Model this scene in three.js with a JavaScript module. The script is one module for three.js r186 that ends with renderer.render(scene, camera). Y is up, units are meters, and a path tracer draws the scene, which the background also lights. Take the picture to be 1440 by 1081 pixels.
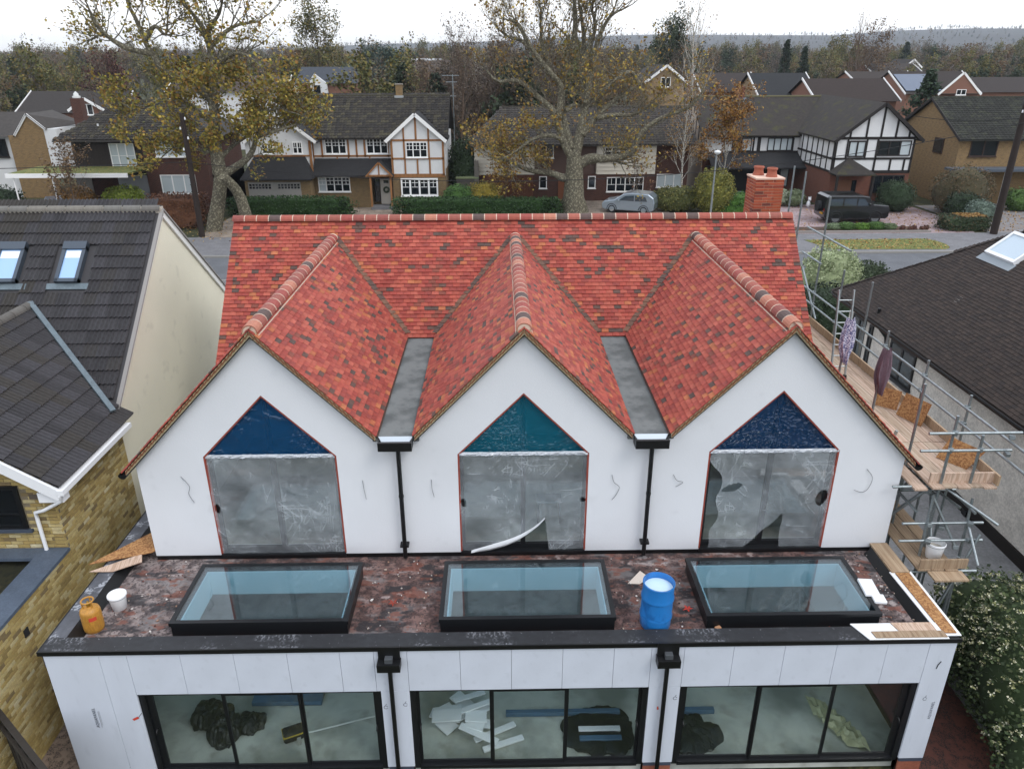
import * as THREE from 'three';
import { mergeGeometries, mergeVertices } from 'three/addons/utils/BufferGeometryUtils.js';
import { RoundedBoxGeometry } from 'three/addons/geometries/RoundedBoxGeometry.js';

// ---------- camera, sky, sun, exposure ----------
const scene = new THREE.Scene();
const rad = Math.PI / 180;
const camera = new THREE.PerspectiveCamera(54.15, 4 / 3, 0.1, 9000);
camera.position.set(-0.389, 11.425, 11.593);
camera.rotation.set(-23.721 * rad, -0.944 * rad, -0.155 * rad, 'YXZ');
const renderer = new THREE.WebGLRenderer({ antialias: true });
renderer.setSize(1024, 768);
renderer.toneMapping = THREE.LinearToneMapping;
renderer.toneMappingExposure = 1.3;
renderer.shadowMap.enabled = true;
{ // overcast late-autumn sky: bright low cloud, a little cooler overhead, warm white near the horizon
  const lerp0 = (a, b2, t) => a + (b2 - a) * t, w = 256, h = 512, d = new Float32Array(w * h * 4);
  for (let j = 0; j < h; j++) for (let i = 0; i < w; i++) {
    const el = ((j + 0.5) / h - 0.5) * Math.PI, az = (i + 0.5) / w * Math.PI * 2;
    const t = Math.max(0, Math.sin(el)), low = Math.exp(-Math.max(0, el) * 9);
    const cl = 1 + 0.05 * Math.sin(az * 3 + 4 * t) * Math.sin(el * 7) + 0.03 * Math.sin(az * 7 + el * 11);
    const k = (j + 0.5) / h < 0.5 ? 0.55 : 1;
    const o = (j * w + i) * 4, b = (1.02 + 0.14 * t) * cl;
    const hz = el > 0 ? Math.exp(-el * 55) * 0.92 : 0; d[o] = lerp0(k * (b * 0.95 + 0.42 * low), 0.77, hz); d[o + 1] = lerp0(k * (b * 1.0 + 0.35 * low), 0.745, hz); d[o + 2] = lerp0(k * (b * 1.11 + 0.20 * low), 0.68, hz); d[o + 3] = 1;
  }
  const t = new THREE.DataTexture(d, w, h, THREE.RGBAFormat, THREE.FloatType);
  t.mapping = THREE.EquirectangularReflectionMapping; t.magFilter = t.minFilter = THREE.LinearFilter; t.needsUpdate = true;
  scene.background = t; scene.environment = t;
}
const sun = new THREE.DirectionalLight(new THREE.Color(1, 0.96, 0.9), 1.0);
sun.position.set(27, 40, 22); sun.castShadow = true; sun.shadow.radius = 45;
Object.assign(sun.shadow.camera, { left: -70, right: 70, top: 70, bottom: -70, near: 1, far: 160 });
scene.add(sun, sun.target);

// ---------- helpers ----------
let SEED = 7;
const reseed = s => { SEED = s >>> 0; };
const rnd = () => { SEED = (SEED + 0x6D2B79F5) >>> 0; let t = SEED; t = Math.imul(t ^ (t >>> 15), t | 1); t ^= t + Math.imul(t ^ (t >>> 7), t | 61); return ((t ^ (t >>> 14)) >>> 0) / 4294967296; };
const rr = (a, b) => a + (b - a) * rnd();
const pick = a => a[Math.min(a.length - 1, Math.floor(rnd() * a.length))];
const lerp = (a, b, t) => a + (b - a) * t, clamp = (x, a = 0, b = 1) => Math.max(a, Math.min(b, x));
const sstep = (a, b, x) => { const t = clamp((x - a) / (b - a)); return t * t * (3 - 2 * t); };
const V = (x, y, z) => new THREE.Vector3(x, y, z);
const C = h => new THREE.Color(h);
const used = {};
const numbered = n => { const k = used[n] = (used[n] ?? -1) + 1; return k ? n + '_' + String(k).padStart(3, '0') : n; };
function tag(o, label, category, group, kind) { if (label) o.userData.label = label; if (category) o.userData.category = category; if (group) o.userData.group = group; if (kind) o.userData.kind = kind; return o; }
function thing(name, label, category, pos = [0, 0, 0], turn = 0, group) { const o = new THREE.Group(); o.name = numbered(name); o.position.set(...pos); o.rotation.y = turn; scene.add(o); return tag(o, label, category, group); }
function shad(m) { m.castShadow = m.receiveShadow = true; return m; }
function mesh(name, geo, mat, parent) { const m = shad(new THREE.Mesh(geo, mat)); m.name = parent && parent !== scene ? name : numbered(name); (parent || scene).add(m); return m; }
function copyOf(o, pos, turn, label) { const c = o.clone(); c.name = numbered(o.name.replace(/_\d\d\d$/, '')); c.userData = { ...o.userData }; c.position.set(...pos); if (turn !== undefined) c.rotation.y = turn; if (label) c.userData.label = label; scene.add(c); return c; }

// mesh builder: flat-shaded faces with uv in metres
class MB {
  constructor() { this.p = []; this.n = []; this.u = []; this.c = null; this.col = null; }
  tint(c) { if (!this.c) this.c = []; this.col = c; return this; }
  tri(a, b, c, uvs, ns) {
    const ab = [b[0] - a[0], b[1] - a[1], b[2] - a[2]], ac = [c[0] - a[0], c[1] - a[1], c[2] - a[2]];
    let n = [ab[1] * ac[2] - ab[2] * ac[1], ab[2] * ac[0] - ab[0] * ac[2], ab[0] * ac[1] - ab[1] * ac[0]];
    const l = Math.hypot(...n) || 1; n = n.map(v => v / l);
    let t; const h = Math.hypot(n[0], n[2]);
    t = h > 0.2 ? [n[2] / h, 0, -n[0] / h] : [1, 0, 0];
    const b2 = [n[1] * t[2] - n[2] * t[1], n[2] * t[0] - n[0] * t[2], n[0] * t[1] - n[1] * t[0]];
    [a, b, c].forEach((q, i) => {
      this.p.push(q[0], q[1], q[2]); const m = ns ? ns[i] : n; this.n.push(m[0], m[1], m[2]);
      if (uvs) this.u.push(uvs[i][0], uvs[i][1]); else this.u.push(q[0] * t[0] + q[1] * t[1] + q[2] * t[2], q[0] * b2[0] + q[1] * b2[1] + q[2] * b2[2]);
      if (this.c) this.c.push(this.col.r, this.col.g, this.col.b);
    });
    return this;
  }
  quad(a, b, c, d, uv) { this.tri(a, b, c, uv && [uv[0], uv[1], uv[2]]); return this.tri(a, c, d, uv && [uv[0], uv[2], uv[3]]); }
  poly(pts) { for (let i = 1; i < pts.length - 1; i++) this.tri(pts[0], pts[i], pts[i + 1]); return this; }
  // convex polygon swept by vector v; pts counter-clockwise seen from the side that v points to
  prism(pts, v) {
    const q = pts.map(p => [p[0] + v[0], p[1] + v[1], p[2] + v[2]]);
    this.poly(q); this.poly([...pts].reverse());
    for (let i = 0; i < pts.length; i++) { const j = (i + 1) % pts.length; this.quad(pts[i], pts[j], q[j], q[i]); }
    return this;
  }
  box(x0, x1, y0, y1, z0, z1) { return this.prism([[x0, y0, z0], [x1, y0, z0], [x1, y1, z0], [x0, y1, z0]], [0, 0, z1 - z0]); }
  // bar of rectangular section between two points (w across, h upward)
  bar(a, b, w, h) {
    const d = V(b[0] - a[0], b[1] - a[1], b[2] - a[2]).normalize(); let s = V(0, 1, 0).cross(d); if (s.lengthSq() < 1e-4) s = V(1, 0, 0); s.normalize();
    const u = d.clone().cross(s).normalize(); const k = (p, i, j) => [p[0] + s.x * i * w / 2 + u.x * j * h / 2, p[1] + s.y * i * w / 2 + u.y * j * h / 2, p[2] + s.z * i * w / 2 + u.z * j * h / 2];
    return this.prism([k(a, -1, -1), k(a, 1, -1), k(a, 1, 1), k(a, -1, 1)], [b[0] - a[0], b[1] - a[1], b[2] - a[2]]);
  }
  // tapered round tube through points with radii
  tube(pts, rs, seg = 6, caps = true) {
    const N = pts.length, rings = []; let ref = null;
    for (let i = 0; i < N; i++) {
      const a = pts[Math.max(0, i - 1)], b = pts[Math.min(N - 1, i + 1)];
      const d = V(b[0] - a[0], b[1] - a[1], b[2] - a[2]).normalize();
      if (!ref) ref = Math.abs(d.y) < 0.9 ? V(0, 1, 0) : V(1, 0, 0);
      const s = d.clone().cross(ref).normalize(), u = d.clone().cross(s).normalize(); ref = u.clone().negate();
      const r = Array.isArray(rs) ? rs[i] : rs, ring = [];
      for (let k = 0; k < seg; k++) { const th = k / seg * Math.PI * 2, cx = Math.cos(th), sy = Math.sin(th); const n = [s.x * cx + u.x * sy, s.y * cx + u.y * sy, s.z * cx + u.z * sy]; ring.push({ p: [pts[i][0] + n[0] * r, pts[i][1] + n[1] * r, pts[i][2] + n[2] * r], n }); }
      rings.push(ring);
    }
    let len = 0;
    for (let i = 0; i < N - 1; i++) {
      const l2 = len + Math.hypot(pts[i + 1][0] - pts[i][0], pts[i + 1][1] - pts[i][1], pts[i + 1][2] - pts[i][2]); const per = 2 * Math.PI * (Array.isArray(rs) ? rs[i] : rs);
      for (let k = 0; k < seg; k++) {
        const m = (k + 1) % seg, A = rings[i][k], B = rings[i][m], D = rings[i + 1][k], E = rings[i + 1][m], u0 = k / seg * per, u1 = (k + 1) / seg * per;
        this.tri(A.p, B.p, E.p, [[u0, len], [u1, len], [u1, l2]], [A.n, B.n, E.n]); this.tri(A.p, E.p, D.p, [[u0, len], [u1, l2], [u0, l2]], [A.n, E.n, D.n]);
      }
      len = l2;
    }
    if (caps) { this.poly(rings[0].map(r => r.p).reverse()); this.poly(rings[N - 1].map(r => r.p)); }
    return this;
  }
  geo() {
    const g = new THREE.BufferGeometry();
    g.setAttribute('position', new THREE.BufferAttribute(new Float32Array(this.p), 3));
    g.setAttribute('normal', new THREE.BufferAttribute(new Float32Array(this.n), 3));
    g.setAttribute('uv', new THREE.BufferAttribute(new Float32Array(this.u), 2));
    if (this.c) g.setAttribute('color', new THREE.BufferAttribute(new Float32Array(this.c), 3));
    return g;
  }
  build(name, mat, parent) { return mesh(name, this.geo(), mat, parent); }
}
const boxPart = (name, mat, parent, ...b) => new MB().box(...b).build(name, mat, parent);
const tubePart = (name, mat, parent, a, b, r, seg = 8) => new MB().tube([a, b], r, seg).build(name, mat, parent);
function lathe(profile, seg = 24) { return new THREE.LatheGeometry(profile.map(p => new THREE.Vector2(p[0], p[1])), seg); }

// tileable value noise
// fbm over [0,1) with base frequency f (integer) so that it tiles
function fbm(x, y, f, o = 4, s = 0) { let v = 0, a = 0.5, t = 0; for (let k = 0; k < o; k++) { v += a * lattN(x * f, y * f, f, s + k); t += a; a *= 0.55; f *= 2; } return v / t; }
const latCache = new Map();
function lattN(x, y, f, s) {
  const k = s * 4096 + f; let a = latCache.get(k); const n = Math.min(f, 512);
  if (!a) { const keep = SEED; reseed(31 + s * 131 + f); a = new Float32Array(n * n); for (let i = 0; i < a.length; i++) a[i] = rnd(); SEED = keep; latCache.set(k, a); }
  x -= Math.floor(x / n) * n; y -= Math.floor(y / n) * n; let i = x | 0, j = y | 0; if (i >= n) i = n - 1; if (j >= n) j = n - 1; const fx = x - i, fy = y - j, u = fx * fx * (3 - 2 * fx), v = fy * fy * (3 - 2 * fy), i1 = i + 1 === n ? 0 : i + 1, j0 = j * n, j1 = (j + 1 === n ? 0 : j + 1) * n;
  const p = a[j0 + i], q = a[j1 + i], r = p + (a[j0 + i1] - p) * u; return r + (q + (a[j1 + i1] - q) * u - r) * v;
}
const sr = v => Math.round(255 * clamp(v <= 0.0031308 ? v * 12.92 : 1.055 * Math.pow(v, 1 / 2.4) - 0.055));
// colour texture: fn(u,v) -> [r,g,b] in sRGB 0..255
function ctex(w, h, fn, rep = [1, 1], srgb = true) {
  const d = new Uint8Array(w * h * 4);
  for (let j = 0; j < h; j++) for (let i = 0; i < w; i++) { const c = fn((i + 0.5) / w, (j + 0.5) / h), o = (j * w + i) * 4; d[o] = clamp(c[0], 0, 255); d[o + 1] = clamp(c[1], 0, 255); d[o + 2] = clamp(c[2], 0, 255); d[o + 3] = 255; }
  const t = new THREE.DataTexture(d, w, h); t.wrapS = t.wrapT = THREE.RepeatWrapping; t.magFilter = THREE.LinearFilter; t.minFilter = THREE.LinearMipmapLinearFilter; t.generateMipmaps = true; if (srgb) t.colorSpace = THREE.SRGBColorSpace; t.repeat.set(...rep); t.needsUpdate = true; return t;
}
const gtex = (w, h, fn, rep) => ctex(w, h, (u, v) => { const g = 255 * fn(u, v); return [g, g, g]; }, rep, false);
const rep = (t, x, y) => { const c = t.clone(); c.repeat.set(x, y); c.needsUpdate = true; return c; };
const mixc = (a, b, t) => [lerp(a[0], b[0], t), lerp(a[1], b[1], t), lerp(a[2], b[2], t)];
const hx = h => [(h >> 16) & 255, (h >> 8) & 255, h & 255];
const std = (color, o = {}) => new THREE.MeshStandardMaterial({ color: C(color), roughness: 0.8, ...o });
const phys = (color, o = {}) => new THREE.MeshPhysicalMaterial({ color: C(color), roughness: 0.5, ...o });

// shared textures
const grainTex = ctex(256, 256, (u, v) => { const n = 0.72 + 0.2 * fbm(u, v, 8, 4, 1) + 0.2 * (fbm(u, v, 64, 2, 2)); const g = 255 * Math.min(1, n); return [g, g, g]; });
const bumpFine = gtex(256, 256, (u, v) => 0.6 * fbm(u, v, 32, 3, 3) + 0.4 * fbm(u, v, 128, 1, 4));
const woodTex = ctex(256, 512, (u, v) => { const w = fbm(u, v, 4, 3, 5), g = fbm(u * 1, v * 0.06 + w * 0.05, 32, 3, 6), k = fbm(u, v, 8, 2, 7); return mixc(mixc([255, 250, 242], [222, 208, 194], sstep(0.3, 0.75, g)), [176, 166, 156], sstep(0.62, 0.85, k) * 0.5); });
const osbTex = ctex(256, 256, (u, v) => { const a = fbm(u + v, v - u, 16, 1, 8), b = fbm(u - 2 * v, 2 * u + v, 16, 1, 9), c = fbm(u, v, 64, 2, 10); const t = Math.max(a, b) * 0.7 + c * 0.3; return mixc([152, 108, 70], [214, 172, 122], sstep(0.3, 0.8, t)); });
// ---------- laid pieces (tiles, bricks): the nearest ones are meshes of their own, the rest one joined part ----------
// template: list of [ [u,v,n] x3 ] triangles in the piece's own axes; spots: {O,U,V,N,pal,jit}
const camPos = camera.position.clone();
function templGeo(T) { const m = new MB(); for (const t of T) m.tri(t[0], t[1], t[2], [[t[0][0] * 1 + t[0][2], t[0][1]], [t[1][0] + t[1][2], t[1][1]], [t[2][0] + t[2][2], t[2][1]]]); return m.geo(); }
const wedge = (w, l, t, h = 0.002, camber = 0) => { // plain tile: tail (v=0) thickness t, head h
  const g = w * 0.5, T = []; const top = (x, v) => [x, v, (v < l / 2 ? t : h) - camber * (x / g) * (x / g)];
  const xs = camber ? [-g, 0, g] : [-g, g];
  for (let i = 0; i < xs.length - 1; i++) { const a = top(xs[i], 0), b = top(xs[i + 1], 0), c = top(xs[i + 1], l), d = top(xs[i], l), e = [xs[i], 0, -0.004], f = [xs[i + 1], 0, -0.004]; T.push([a, b, c], [a, c, d], [e, f, b], [e, b, a]); }
  T.push([[-g, 0, -0.004], top(-g, 0), top(-g, l)], [[g, 0, -0.004], top(g, l), top(g, 0)]);
  return T;
};
const rollTile = (w, l, t, rolls, amp, per = 4) => { // interlocking concrete tile with rounded rolls
  const T = [], n = rolls * per, z = i => amp * (per === 4 ? [0.1, 0, 0.7, 1][i % 4] : 0.5 - 0.5 * Math.cos(i / per * 2 * Math.PI)), x = i => -w / 2 + w * i / n;
  for (let i = 0; i < n; i++) { const a = [x(i), 0, t + z(i)], b = [x(i + 1), 0, t + z(i + 1)], c = [x(i + 1), l, z(i + 1)], d = [x(i), l, z(i)], e = [x(i), 0, -0.004], f = [x(i + 1), 0, -0.004]; T.push([a, b, c], [a, c, d], [e, f, b], [e, b, a]); }
  return T;
};
const brickT = (w, h, d) => { const a = w / 2, b = h / 2, e = 0.004; const p = (x, y, z) => [x, y, z]; const T = []; const q = (A, B, Cc, D) => T.push([A, B, Cc], [A, Cc, D]);
  const f = [p(-a + e, -b + e, d), p(a - e, -b + e, d), p(a - e, b - e, d), p(-a + e, b - e, d)], k = [p(-a, -b, d - e), p(a, -b, d - e), p(a, b, d - e), p(-a, b, d - e)], o = [p(-a, -b, 0), p(a, -b, 0), p(a, b, 0), p(-a, b, 0)];
  q(...f); for (let i = 0; i < 4; i++) { const j = (i + 1) % 4; q(k[i], k[j], f[j], f[i]); q(o[i], o[j], k[j], k[i]); } return T; };
function layPieces(name, fieldName, spots, templ, pal, matOpts, parent, budget) {
  const geo = templGeo(templ), base = { roughness: 0.85, ...matOpts };
  const mats = pal.map(c => new THREE.MeshStandardMaterial({ ...base, color: C(c) })), cols = pal.map(c => C(c));
  for (const s of spots) { const d = s.O.clone().sub(camPos), l = d.length(); s.key = s.N.dot(d) > -0.02 * l ? 1e6 + l : l; }
  const order = [...spots].sort((a, b) => a.key - b.key), M = new THREE.Matrix4();
  order.slice(0, budget).forEach(s => { const m = shad(new THREE.Mesh(geo, mats[s.pal])); m.name = name; M.makeBasis(s.U, s.V, s.N); m.quaternion.setFromRotationMatrix(M); m.position.copy(s.O); parent.add(m); });
  const rest = order.slice(budget); if (!rest.length) return;
  const gp = geo.attributes.position.array, gu = geo.attributes.uv.array, gn = geo.attributes.normal.array, n = gp.length / 3;
  const P = new Float32Array(rest.length * n * 3), N = new Float32Array(P.length), UV = new Float32Array(rest.length * n * 2), CO = new Float32Array(P.length); let o = 0, ou = 0;
  for (const s of rest) {
    const { O, U, V: W, N: K } = s, c = cols[s.pal], j = 1 + (rnd() - 0.5) * 0.16, du = rnd() * 3, dv = rnd() * 3;
    for (let i = 0; i < n; i++) {
      const a = gp[3 * i], b = gp[3 * i + 1], e = gp[3 * i + 2], x = gn[3 * i], y = gn[3 * i + 1], z = gn[3 * i + 2];
      P[o] = O.x + U.x * a + W.x * b + K.x * e; P[o + 1] = O.y + U.y * a + W.y * b + K.y * e; P[o + 2] = O.z + U.z * a + W.z * b + K.z * e;
      N[o] = U.x * x + W.x * y + K.x * z; N[o + 1] = U.y * x + W.y * y + K.y * z; N[o + 2] = U.z * x + W.z * y + K.z * z;
      CO[o] = c.r * j; CO[o + 1] = c.g * j; CO[o + 2] = c.b * j; o += 3; UV[ou++] = gu[2 * i] + du; UV[ou++] = gu[2 * i + 1] + dv;
    }
  }
  const g = new THREE.BufferGeometry(); g.setAttribute('position', new THREE.BufferAttribute(P, 3)); g.setAttribute('normal', new THREE.BufferAttribute(N, 3)); g.setAttribute('uv', new THREE.BufferAttribute(UV, 2)); g.setAttribute('color', new THREE.BufferAttribute(CO, 3));
  const m = mesh(fieldName, g, new THREE.MeshStandardMaterial({ ...base, color: 0xffffff, vertexColors: true }), parent); m.userData.kind = 'stuff'; return m;
}
// spots of a roof plane. O: a point of the eaves, U along the courses, W up the slope
function roofSpots(O, U, W, u0, u1, v0, v1, w, gauge, inside, palFn, o = {}) {
  const N = U.clone().cross(W).normalize(), out = []; let r = 0;
  for (let v = v0; v < v1 - 1e-6; v += gauge, r++) {
    const off = (o.stagger ?? 0.5) * (r % 2) * w, n = Math.ceil((u1 - u0 + w) / w);
    for (let k = 0; k < n; k++) {
      let u = u0 - off + w * (k + 0.5), lift = 0; if (o.ends) { if (u < u0 - 0.02 || u > u1 + 0.52 * w) continue; const c = clamp(u, u0 + w / 2, u1 - w / 2); if (Math.abs(c - u) > 0.01) { u = c; lift = 0.004; } } else if (u < u0 - 0.02 || u > u1 + 0.02) continue;
      const P = O.clone().addScaledVector(U, u).addScaledVector(W, v); if (inside && !inside(P, u, v)) continue;
      P.addScaledVector(N, (rnd() - 0.5) * (o.rough ?? 0.004) + lift);
      const q = new THREE.Quaternion().setFromAxisAngle(N, (rnd() - 0.5) * (o.twist ?? 0.02));
      out.push({ O: P, U: U.clone().applyQuaternion(q), V: W.clone().applyQuaternion(q), N, pal: palFn(P, u, v) });
    }
  }
  return out;
}
// bricks in stretcher bond on a wall face. O bottom corner, U along
function brickSpots(O, U, len, h, inside, palFn, bw = 0.225, bh = 0.075) {
  const W = V(0, 1, 0), N = U.clone().cross(W).normalize(), out = []; let r = 0;
  for (let v = bh / 2; v < h; v += bh, r++) for (let k = 0; k <= len / bw + 1; k++) {
    let u = bw * (k + (r % 2 ? 0 : 0.5)); if (u < -0.01 || u > len + bw * 0.49) continue; const uc = clamp(u, bw / 2, len - bw / 2), sh = Math.abs(uc - u) > 0.01; u = uc; const P = O.clone().addScaledVector(U, u).addScaledVector(W, v); if (inside && !inside(P, u, v)) continue;
    P.addScaledVector(N, (rnd() - 0.5) * 0.003 + (sh ? 0.003 : 0)); out.push({ O: P, U, V: W, N, pal: palFn(P, u, v) });
  }
  return out;
}
// ---------- ground ----------
const M = {};
M.white = std(0xdfe2e6, { map: rep(grainTex, 0.35, 0.35), bumpMap: rep(bumpFine, 1.5, 1.5), bumpScale: 0.002, roughness: 0.95 }); M.white.map = ctex(256, 256, (u, v) => { const n = 246 + 12 * (fbm(u, v, 4, 4, 11) - 0.5) - 8 * sstep(0.7, 0.9, fbm(u, v, 16, 3, 12)); return [n, n, n]; }, [0.2, 0.2]);
M.black = phys(0x0b0c0e, { roughness: 0.42 });
M.frame = phys(0x121417, { roughness: 0.38 });
M.mortar = std(0xd0c09a, { map: rep(grainTex, 3, 3), roughness: 0.95 });
M.steel = phys(0x9aa3a6, { metalness: 0.75, roughness: 0.42, map: rep(grainTex, 1.3, 1.3) });
M.dark = std(0x1b1c1e, { roughness: 0.9 });
M.whitePlastic = phys(0xe8eaec, { roughness: 0.35 });
M.wood = std(0xae9c86, { map: rep(woodTex, 2.2, 0.5), roughness: 0.85 });
M.woodGrey = std(0x9d8c78, { map: rep(woodTex, 2.2, 0.5), roughness: 0.9 });
M.woodPink = std(0xc4b0a2, { map: rep(woodTex, 2, 0.45), roughness: 0.85 });
M.osb = std(0xd2c6b6, { map: rep(osbTex, 1.6, 1.6), roughness: 0.85 });
M.glass = phys(0xf4f8f8, { transmission: 1, roughness: 0.02, ior: 1.75, thickness: 0 });
M.glassSky = phys(0xddf0f7, { transmission: 1, roughness: 0.02, ior: 2.33, thickness: 0 });
M.darkGlass = phys(0x14181c, { roughness: 0.08 });
M.concrete = std(0xcccfca, { map: ctex(512, 512, (u, v) => mixc(mixc([176, 178, 174], [250, 250, 246], sstep(0.25, 0.75, fbm(u, v, 4, 5, 13))), [150, 146, 138], sstep(0.55, 0.8, fbm(u + 0.1 * fbm(u, v, 8, 2, 121), v, 8, 5, 122)) * 0.4), [0.3, 0.3]), roughness: 0.75 });
M.plaster = std(0xeceeed, { roughness: 0.9 });
const grassTex = ctex(512, 512, (u, v) => { const a = fbm(u, v, 8, 4, 14), b = fbm(u, v, 128, 2, 15); let c = mixc([66, 74, 38], [120, 116, 70], sstep(0.35, 0.7, a)); return mixc(c, [46, 52, 28], sstep(0.4, 0.7, b) * 0.7); }, [0.12, 0.12]);
M.ground = std(0xb9b9ad, { map: grassTex, roughness: 1 });
let hillY; { // one sheet to the horizon, rising to low wooded hills far off
  const m = new MB(), rs = [0, 15, 30, 60, 90, 140, 220, 340, 520, 800, 1100, 1400, 1700, 2000, 2300, 2600, 2900, 3400, 4200], n = 96;
  const hgt = (r, a) => { const x = Math.cos(a) * 3, y = Math.sin(a) * 3; const f = sstep(1000, 2900, r) * (r > 3000 ? 0.6 : 1); const nn = fbm(x / 8 + 0.5, y / 8 + 0.5, 16, 4, 16); const side = Math.sin(a) < 0 ? lerp(0.08, 1, sstep(-0.75, 0.35, Math.cos(a) / Math.max(0.2, -Math.sin(a)))) : 0.6; return f * side * (62 + 60 * (nn - 0.42)) + sstep(1100, 1800, r) * 13 * (fbm(x / 8 + 0.2 + r / 9000, y / 8, 64, 3, 17) - 0.4); };
  hillY = (x, z) => hgt(Math.hypot(x, z + 20), Math.atan2(z + 20, x));
  const P = (i, k) => { const a = k / n * Math.PI * 2, r = rs[i]; return [Math.cos(a) * r, i ? hgt(r, a) - 0.02 : -0.02, Math.sin(a) * r - 20]; };
  const hill = new MB(); for (let i = 0; i < rs.length - 1; i++) for (let k = 0; k < n; k++) i ? (rs[i] < 1000 ? m : hill).quad(P(i, k + 1), P(i + 1, k + 1), P(i + 1, k), P(i, k)) : m.tri(P(0, 0), P(1, k + 1), P(1, k));
  const g = m.geo(); const p = g.attributes.position.array, uv = g.attributes.uv.array; for (let i = 0; i < p.length / 3; i++) { uv[2 * i] = p[3 * i]; uv[2 * i + 1] = p[3 * i + 2]; }
  tag(mesh('ground', g, M.ground), 'flat grassy ground running out to low hills', 'ground', null, 'structure');
  tag(mesh('hills', hill.geo(), std(0x3e3f3a, { map: ctex(256, 256, (u, v) => { const q = 190 + 110 * (fbm(u, v, 8, 5, 97) - 0.5); return [q, q, q * 0.96]; }, [1 / 260, 1 / 260]), roughness: 1 })), 'low wooded hills along the skyline', 'hills', null, 'structure');
}

// ---------- the white gabled house under construction ----------
const house = thing('gabled_house', 'white rendered house with three red tiled gables and a flat-roofed extension', 'house');
const A = 6.8, GX = [-4.44, 0, 4.44], SL = 1.02, RIDGE = 7.36, MP = 1.06;
const gab = (x, c) => RIDGE - SL * Math.abs(x - c), mainY = z => 7.72 - MP * Math.abs(z + 7.06);
{ // front wall with three house-shaped window openings
  const s = new THREE.Shape(); s.moveTo(-A, 2.93); s.lineTo(A, 2.93); s.lineTo(A, 4.88);
  s.lineTo(4.44, 7.29); s.lineTo(2.53, 5.34); s.lineTo(1.91, 5.34); s.lineTo(0, 7.29); s.lineTo(-1.91, 5.34); s.lineTo(-2.53, 5.34); s.lineTo(-4.44, 7.29); s.lineTo(-A, 4.88); s.closePath();
  for (const c of GX) { const h = new THREE.Path(); h.moveTo(c - 1.16, 2.95); h.lineTo(c - 1.16, 5.0); h.lineTo(c, 6.17); h.lineTo(c + 1.16, 5.0); h.lineTo(c + 1.16, 2.95); h.closePath(); s.holes.push(h); }
  const g = new THREE.ExtrudeGeometry(s, { depth: 0.3, bevelEnabled: false }); g.translate(0, 0, -0.3);
  mesh('front_wall', g, M.white, house);
  const w = new MB(); w.box(-A, -A + 0.3, 2.6, 4.86, -9.2, -0.3); w.build('side_wall', M.white, house);
  new MB().box(A - 0.3, A, 0, 4.86, -9.2, -0.3).build('side_wall', M.white, house);
  new MB().box(-A, A, 0, 4.8, -9.5, -9.2).build('back_wall', M.white, house);
  new MB().box(-A + 0.3, A - 0.3, 2.6, 2.8, -9.2, -0.3).build('upper_floor', M.concrete, house);
  for (const x of [-2.22, 2.22]) new MB().box(x - 0.06, x + 0.06, 2.8, 5.3, -4.9, -0.3).build('partition_wall', M.plaster, house);
  new MB().box(-A + 0.3, A - 0.3, 2.8, 5.3, -5.1, -4.95).build('partition_wall', M.plaster, house);
  new MB().box(-A + 0.02, A - 0.02, 2.84, 2.93, -0.28, 0.012).build('damp_course', M.black, house);
  for (const c of GX) new MB().prism([[c - 2.2, 5.1, -5.0], [c + 2.2, 5.1, -5.0], [c, 7.2, -5.0]], [0, 0, 0.06]).build('partition_wall', M.plaster, house);
}
// roof decks under the tiles
const roof = (() => { const m = new MB(); const t = 0.06;
  for (const c of GX) for (const s of [-1, 1]) { const out = (c < 0 && s < 0) || (c > 0 && s > 0) ? 2.5 : 1.93; const zb = -7.2;
    const p = [[c, RIDGE, 0.06], [c + s * out, RIDGE - SL * out, 0.06], [c + s * out, RIDGE - SL * out, -7.06 + (7.72 - (RIDGE - SL * out)) / MP - 0.1], [c, RIDGE, zb + 0.5]];
    m.poly(s > 0 ? p : [...p].reverse()); const q = p.map(a => [a[0], a[1] - t, a[2]]); m.poly(s > 0 ? [...q].reverse() : q);
    m.quad(p[0], q[0], q[1], p[1]); }
  const e = 6.9; const mp = (x, z) => [x, mainY(z), z];
  m.quad(mp(-e, -4.4), mp(e, -4.4), mp(e, -7.06), mp(-e, -7.06)); m.quad(mp(e, -9.75), mp(-e, -9.75), mp(-e, -7.06), mp(e, -7.06));
  for (const x of [-A + 0.01, A - 0.31]) m.prism([[x, 4.8, -9.6], [x, 4.8, -4.4], [x, mainY(-4.4) - 0.05, -4.4], [x, 7.66, -7.06], [x, mainY(-9.6) - 0.05, -9.6]].reverse(), [0.3, 0, 0]);
  return m.build('roof', std(0x4a3a33, { roughness: 0.95 }), house);
})();
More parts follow.
